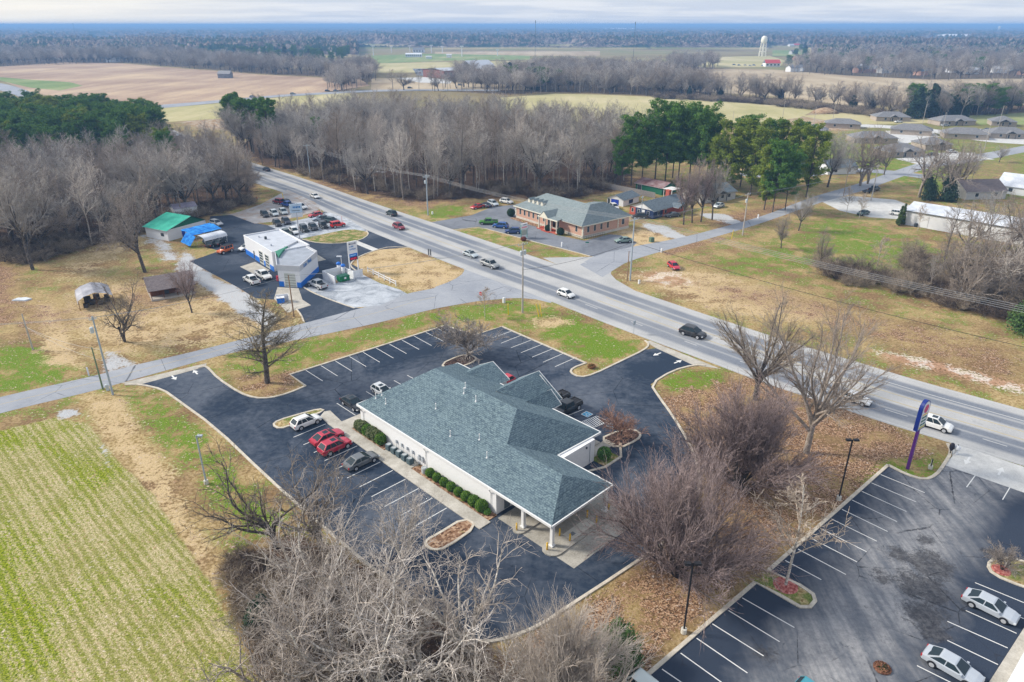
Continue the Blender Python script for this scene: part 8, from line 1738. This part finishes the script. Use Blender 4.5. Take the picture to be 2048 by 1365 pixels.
t = thing('trailer', 'low trailer behind the dark pickup on the side road', 'trailer', (*at(1734, 386), .0), heading((1735, 386), (1762, 378))); part('deck', MB().box(-1.8, 1.6, -.9, .9, .45, .6), M_DARKM, t); part('side_rail', MB().box(-1.8, 1.6, -.95, -.9, .6, .9).box(-1.8, 1.6, .9, .95, .6, .9), M_DARKM, t)
for s in (-.95, .95): link('wheel', CARP['suv']['tyre'], t, (-.2, s, .36))
# ================================================================== FAR OBJECTS
def tower(label, px, base, top, s=1.0):
    h = hgt(px, base, top); t = thing('water_tower', label, 'water tower', (*at(px, base), 0)); mt = simple('tower_cream', (.86, .83, .70), .5, .3, .05); R_ = h * .155
    part('tank', MB().lathe(0, 0, [(R_ * .3, h * .63), (R_ * .85, h * .66), (R_, h * .74), (R_ * 1.0, h * .84), (R_ * .86, h * .93), (R_ * .5, h * .985), (.1, h)], 20), mt, t, True)
    for i in range(6):
        a = i * math.pi / 3; part('leg', MB().tube([(R_ * 1.25 * math.cos(a), R_ * 1.25 * math.sin(a), 0), (R_ * .9 * math.cos(a), R_ * .9 * math.sin(a), h * .68)], h * .014, 6), mt, t)
    part('riser', MB().cyl(0, 0, 0, h * .66, h * .018, n=8), mt, t)
    for z, rr in ((.24, 1.15), (.46, 1.02)): part('brace', MB().tube([(R_ * rr * math.cos(i * math.pi / 3), R_ * rr * math.sin(i * math.pi / 3), h * z) for i in range(7)], h * .008, 4), mt, t)
tower('cream water tower on six legs beyond the fields', 1524, 114, 72); tower('distant pale water tower near the right end of the horizon', 1996, 68, 53)
for lb, px, b, tp in (('thin radio mast rising past the horizon right of the centre', 1070, 122, 41), ('thin radio mast on the horizon at the left', 155, 88, 46), ('faint mast on the horizon near the distant water tower', 1266, 122, 44)):
    h = hgt(px, b, tp); t = thing('radio_mast', lb, 'mast', (*at(px, b), 0)); part('mast', MB().cyl(0, 0, 0, h, .30, .22, 4), M_DARKM, t); part('antenna', MB().cyl(0, 0, h * .93, h, .5, n=6), M_DARKM, t)
# tobacco barn in the ploughed field
cottage('small grey weathered barn alone in the ploughed field', (436, 157), (460, 157), 10, 7.5, simple('barn_roof', (.30, .29, .29), .8), simple('barn_boards', (.24, .24, .26), .9, .1, .3, .6), 'gable', 'barn', False, None, 4.5, 1, 'barn')
# school and sports ground
def block(name, label, p, q, D, h, wallm, roofm, zr=None, cat='building', group=None, nw=0):
    o_, a_, W = frame(p, q); t = thing(name, label, cat, (o_.x, o_.y, 0), a_, group); part('wall', MB().box(0, W, 0, D, 0, h), wallm, t)
    part('roof', roof_mesh('roof', gable(W, D, h, zr or h + 1.2, .5), [roofm, M_TRIM], .2), None, t)
    if nw:
        m = MB(); [m.box(W * (i + .25) / nw, W * (i + .75) / nw, -.06, .02, h * .35, h * .75) for i in range(nw)]; part('windows', m, M_GLASS, t)
    return t
M_PW = simple('far_white', (.74, .76, .78), .6, .2, .05, .1)
block('school_building', 'long red brick school with a pale flat roof among bare trees', (888, 158), (996, 152), 40, 8, simple('far_brick', (.26, .12, .10), .9), simple('far_flat_roof', (.48, .50, .54), .8), 10, nw=12); block('school_hall', 'white gabled hall at the right end of the red brick school', (945, 150), (990, 148), 30, 9, M_GREYW, simple('far_flat_roof', (.48, .5, .54)), 15, nw=5)
block('pavilion', 'white long pavilion beside the green sports field', (811, 115), (843, 115), 14, 5, M_PW, M_PW, 7, nw=8); block('club_house', 'pale club house behind the white pavilion', (826, 106), (848, 106), 16, 6, M_PW, M_RSH['grey'], 10, nw=4); block('shelter', 'small white shelter on the sports field', (852, 118), (863, 118), 6, 3.5, M_PW, M_PW, 4.5); block('shelter', 'small white shelter right of the sports field', (893, 116), (903, 116), 6, 5, M_PW, M_PW, 6)
for i, (px, b, tp) in enumerate(((747, 112, 91), (783, 106, 93), (820, 105, 91), (863, 107, 90), (885, 106, 93), (924, 114, 92), (995, 112, 99))):
    h = hgt(px, b, tp); t = thing('floodlight', 'tall floodlight mast at the distant sports field', 'floodlight', (*at(px, b), 0), 0, 'floodlights at the sports field'); part('mast', MB().cyl(0, 0, 0, h, .9, .6, 6), M_PW, t); part('lamp_bank', MB().box(-3, 3, -.6, .6, h - 2, h), M_PW, t)
for i, (x, y) in enumerate([(833 + (i % 8) * 5.6, 141 + (i // 8) * 3.4) for i in range(24)]):
    if i % 5 != 3: car('sedan', 'car in the distant school car park', 'car', x + (i * 37 % 5) * .3, y, R(70), ((.6, .6, .62), (.05, .06, .08), (.35, .04, .04), (.1, .2, .35), (.7, .7, .7))[i % 5], 'cars in the school car park', z=.1)
sheet('school_car_park', pl([(825, 138), (885, 138), (890, 153), (835, 152)]), .16, M_OLD); sheet('school_car_park', pl([(790, 157), (850, 155), (905, 162), (900, 168), (840, 166)]), .20, M_CONC2)
block('motel', 'long low pale building at the far right of the middle wood', (1363, 124), (1402, 125), 16, 5, M_PW, M_RSH['grey'], 8, nw=9); block('red_roofed_shop', 'white shop with a red roof below the water tower', (1531, 134), (1560, 134), 14, 4.5, M_PW, simple('far_red_roof', (.50, .06, .06), .6), 9, nw=4)
block('warehouse', 'large white warehouse near the horizon on the right', (1846, 77), (1930, 80), 90, 14, M_PW, M_PW, 18); block('warehouse', 'long white warehouse near the horizon on the left', (90, 71), (140, 70), 60, 12, M_PW, M_PW, 15); block('warehouse', 'white warehouse in the trees above the ploughed field', (285, 86), (312, 87), 40, 9, M_PW, M_PW, 12)
block('warehouse', 'long pale building on the horizon right of the centre', (1200, 62), (1262, 63), 120, 20, M_PW, M_PW, 25); block('warehouse', 'pale building on the horizon behind the water tower', (1262, 66), (1300, 66), 100, 16, M_PW, M_PW, 20)
for i, (x, y, c_) in enumerate(((1468, 131, (.05, .12, .3)), (1478, 132, (.1, .2, .4)), (1500, 133, (.7, .7, .7)), (1508, 132, (.03, .10, .4)), (1526, 133, (.03, .10, .4)), (1490, 132, (.6, .6, .6)), (706, 168, (.1, .1, .12)), (820, 178, (.05, .07, .08)), (586, 190, (.2, .28, .3)), (655, 184, (.05, .08, .12)), (672, 184, (.1, .2, .3)), (920, 172, (.2, .25, .3)), (505, 196, (.3, .36, .42)))):
    car('suv', 'small distant vehicle on the road beyond the middle wood' if i > 5 else 'small distant vehicle in front of the water tower', 'car', x, y, 0.2, c_, 'distant vehicles beyond the wood' if i > 5 else 'distant vehicles below the water tower', z=.2)
rr = random.Random(4); cnt = 0
for i in range(64):
    if i < 44: x, y = rr.uniform(1575, 2045), rr.uniform(92, 152)
    else: x, y = rr.uniform(0, 700), rr.uniform(92, 128)
    if i < 44 and (y > 145 and x < 1640): continue
    w = rr.uniform(12, 20) * F / (at(x, y)[1] * PC + H * PS) / 2
    o_ = thing('suburban_house', 'small pale house half hidden among the distant trees on the ' + ('right' if i < 44 else 'left'), 'house', (*at(x, y), 0), rr.uniform(-.7, .7), 'distant houses among the trees on the ' + ('right' if i < 44 else 'left')); W = rr.uniform(12, 18)
    if cnt % 4 == 0 or True:
        key = ('hw', cnt % 5)
        if key not in MAT:
            MAT[key] = (MB().box(0, 15, 0, 9, 0, 4.5).add([(-.02, 0, 4.5), (-.02, 9, 4.5), (-.02, 4.5, 7.4)], [(0, 1, 2)]).mesh('wall', [M_PW, M_GREYW, M_BRK, M_CREAM, M_PW][cnt % 5]), roof_mesh('roof', gable(15, 9, 4.5, 7.6, .5), [[M_RSH['grey'], M_RSH['brown'], M_RSH['slate'], simple('far_red_roof', (.5, .06, .06)), M_MWHITE][cnt % 5], M_TRIM], .2))
        link('wall', MAT[key][0], o_); link('roof', MAT[key][1], o_)
    cnt += 1
# spoil heap on the bare earth
m = MB(); m.lathe(0, 0, [(9, 0), (6.5, 1.6), (3.5, 2.8), (1, 3.3), (.1, 3.4)], 18); o = link('spoil_heap', m.mesh('spoil_heap', bed('spoil', [(.2, (.24, .15, .09)), (.8, (.42, .31, .20))], .8), True), None, (*at(1650, 226), 0)); tag(o, 'brown heap of earth on the bare plot before the hedgerow', 'earth heap')
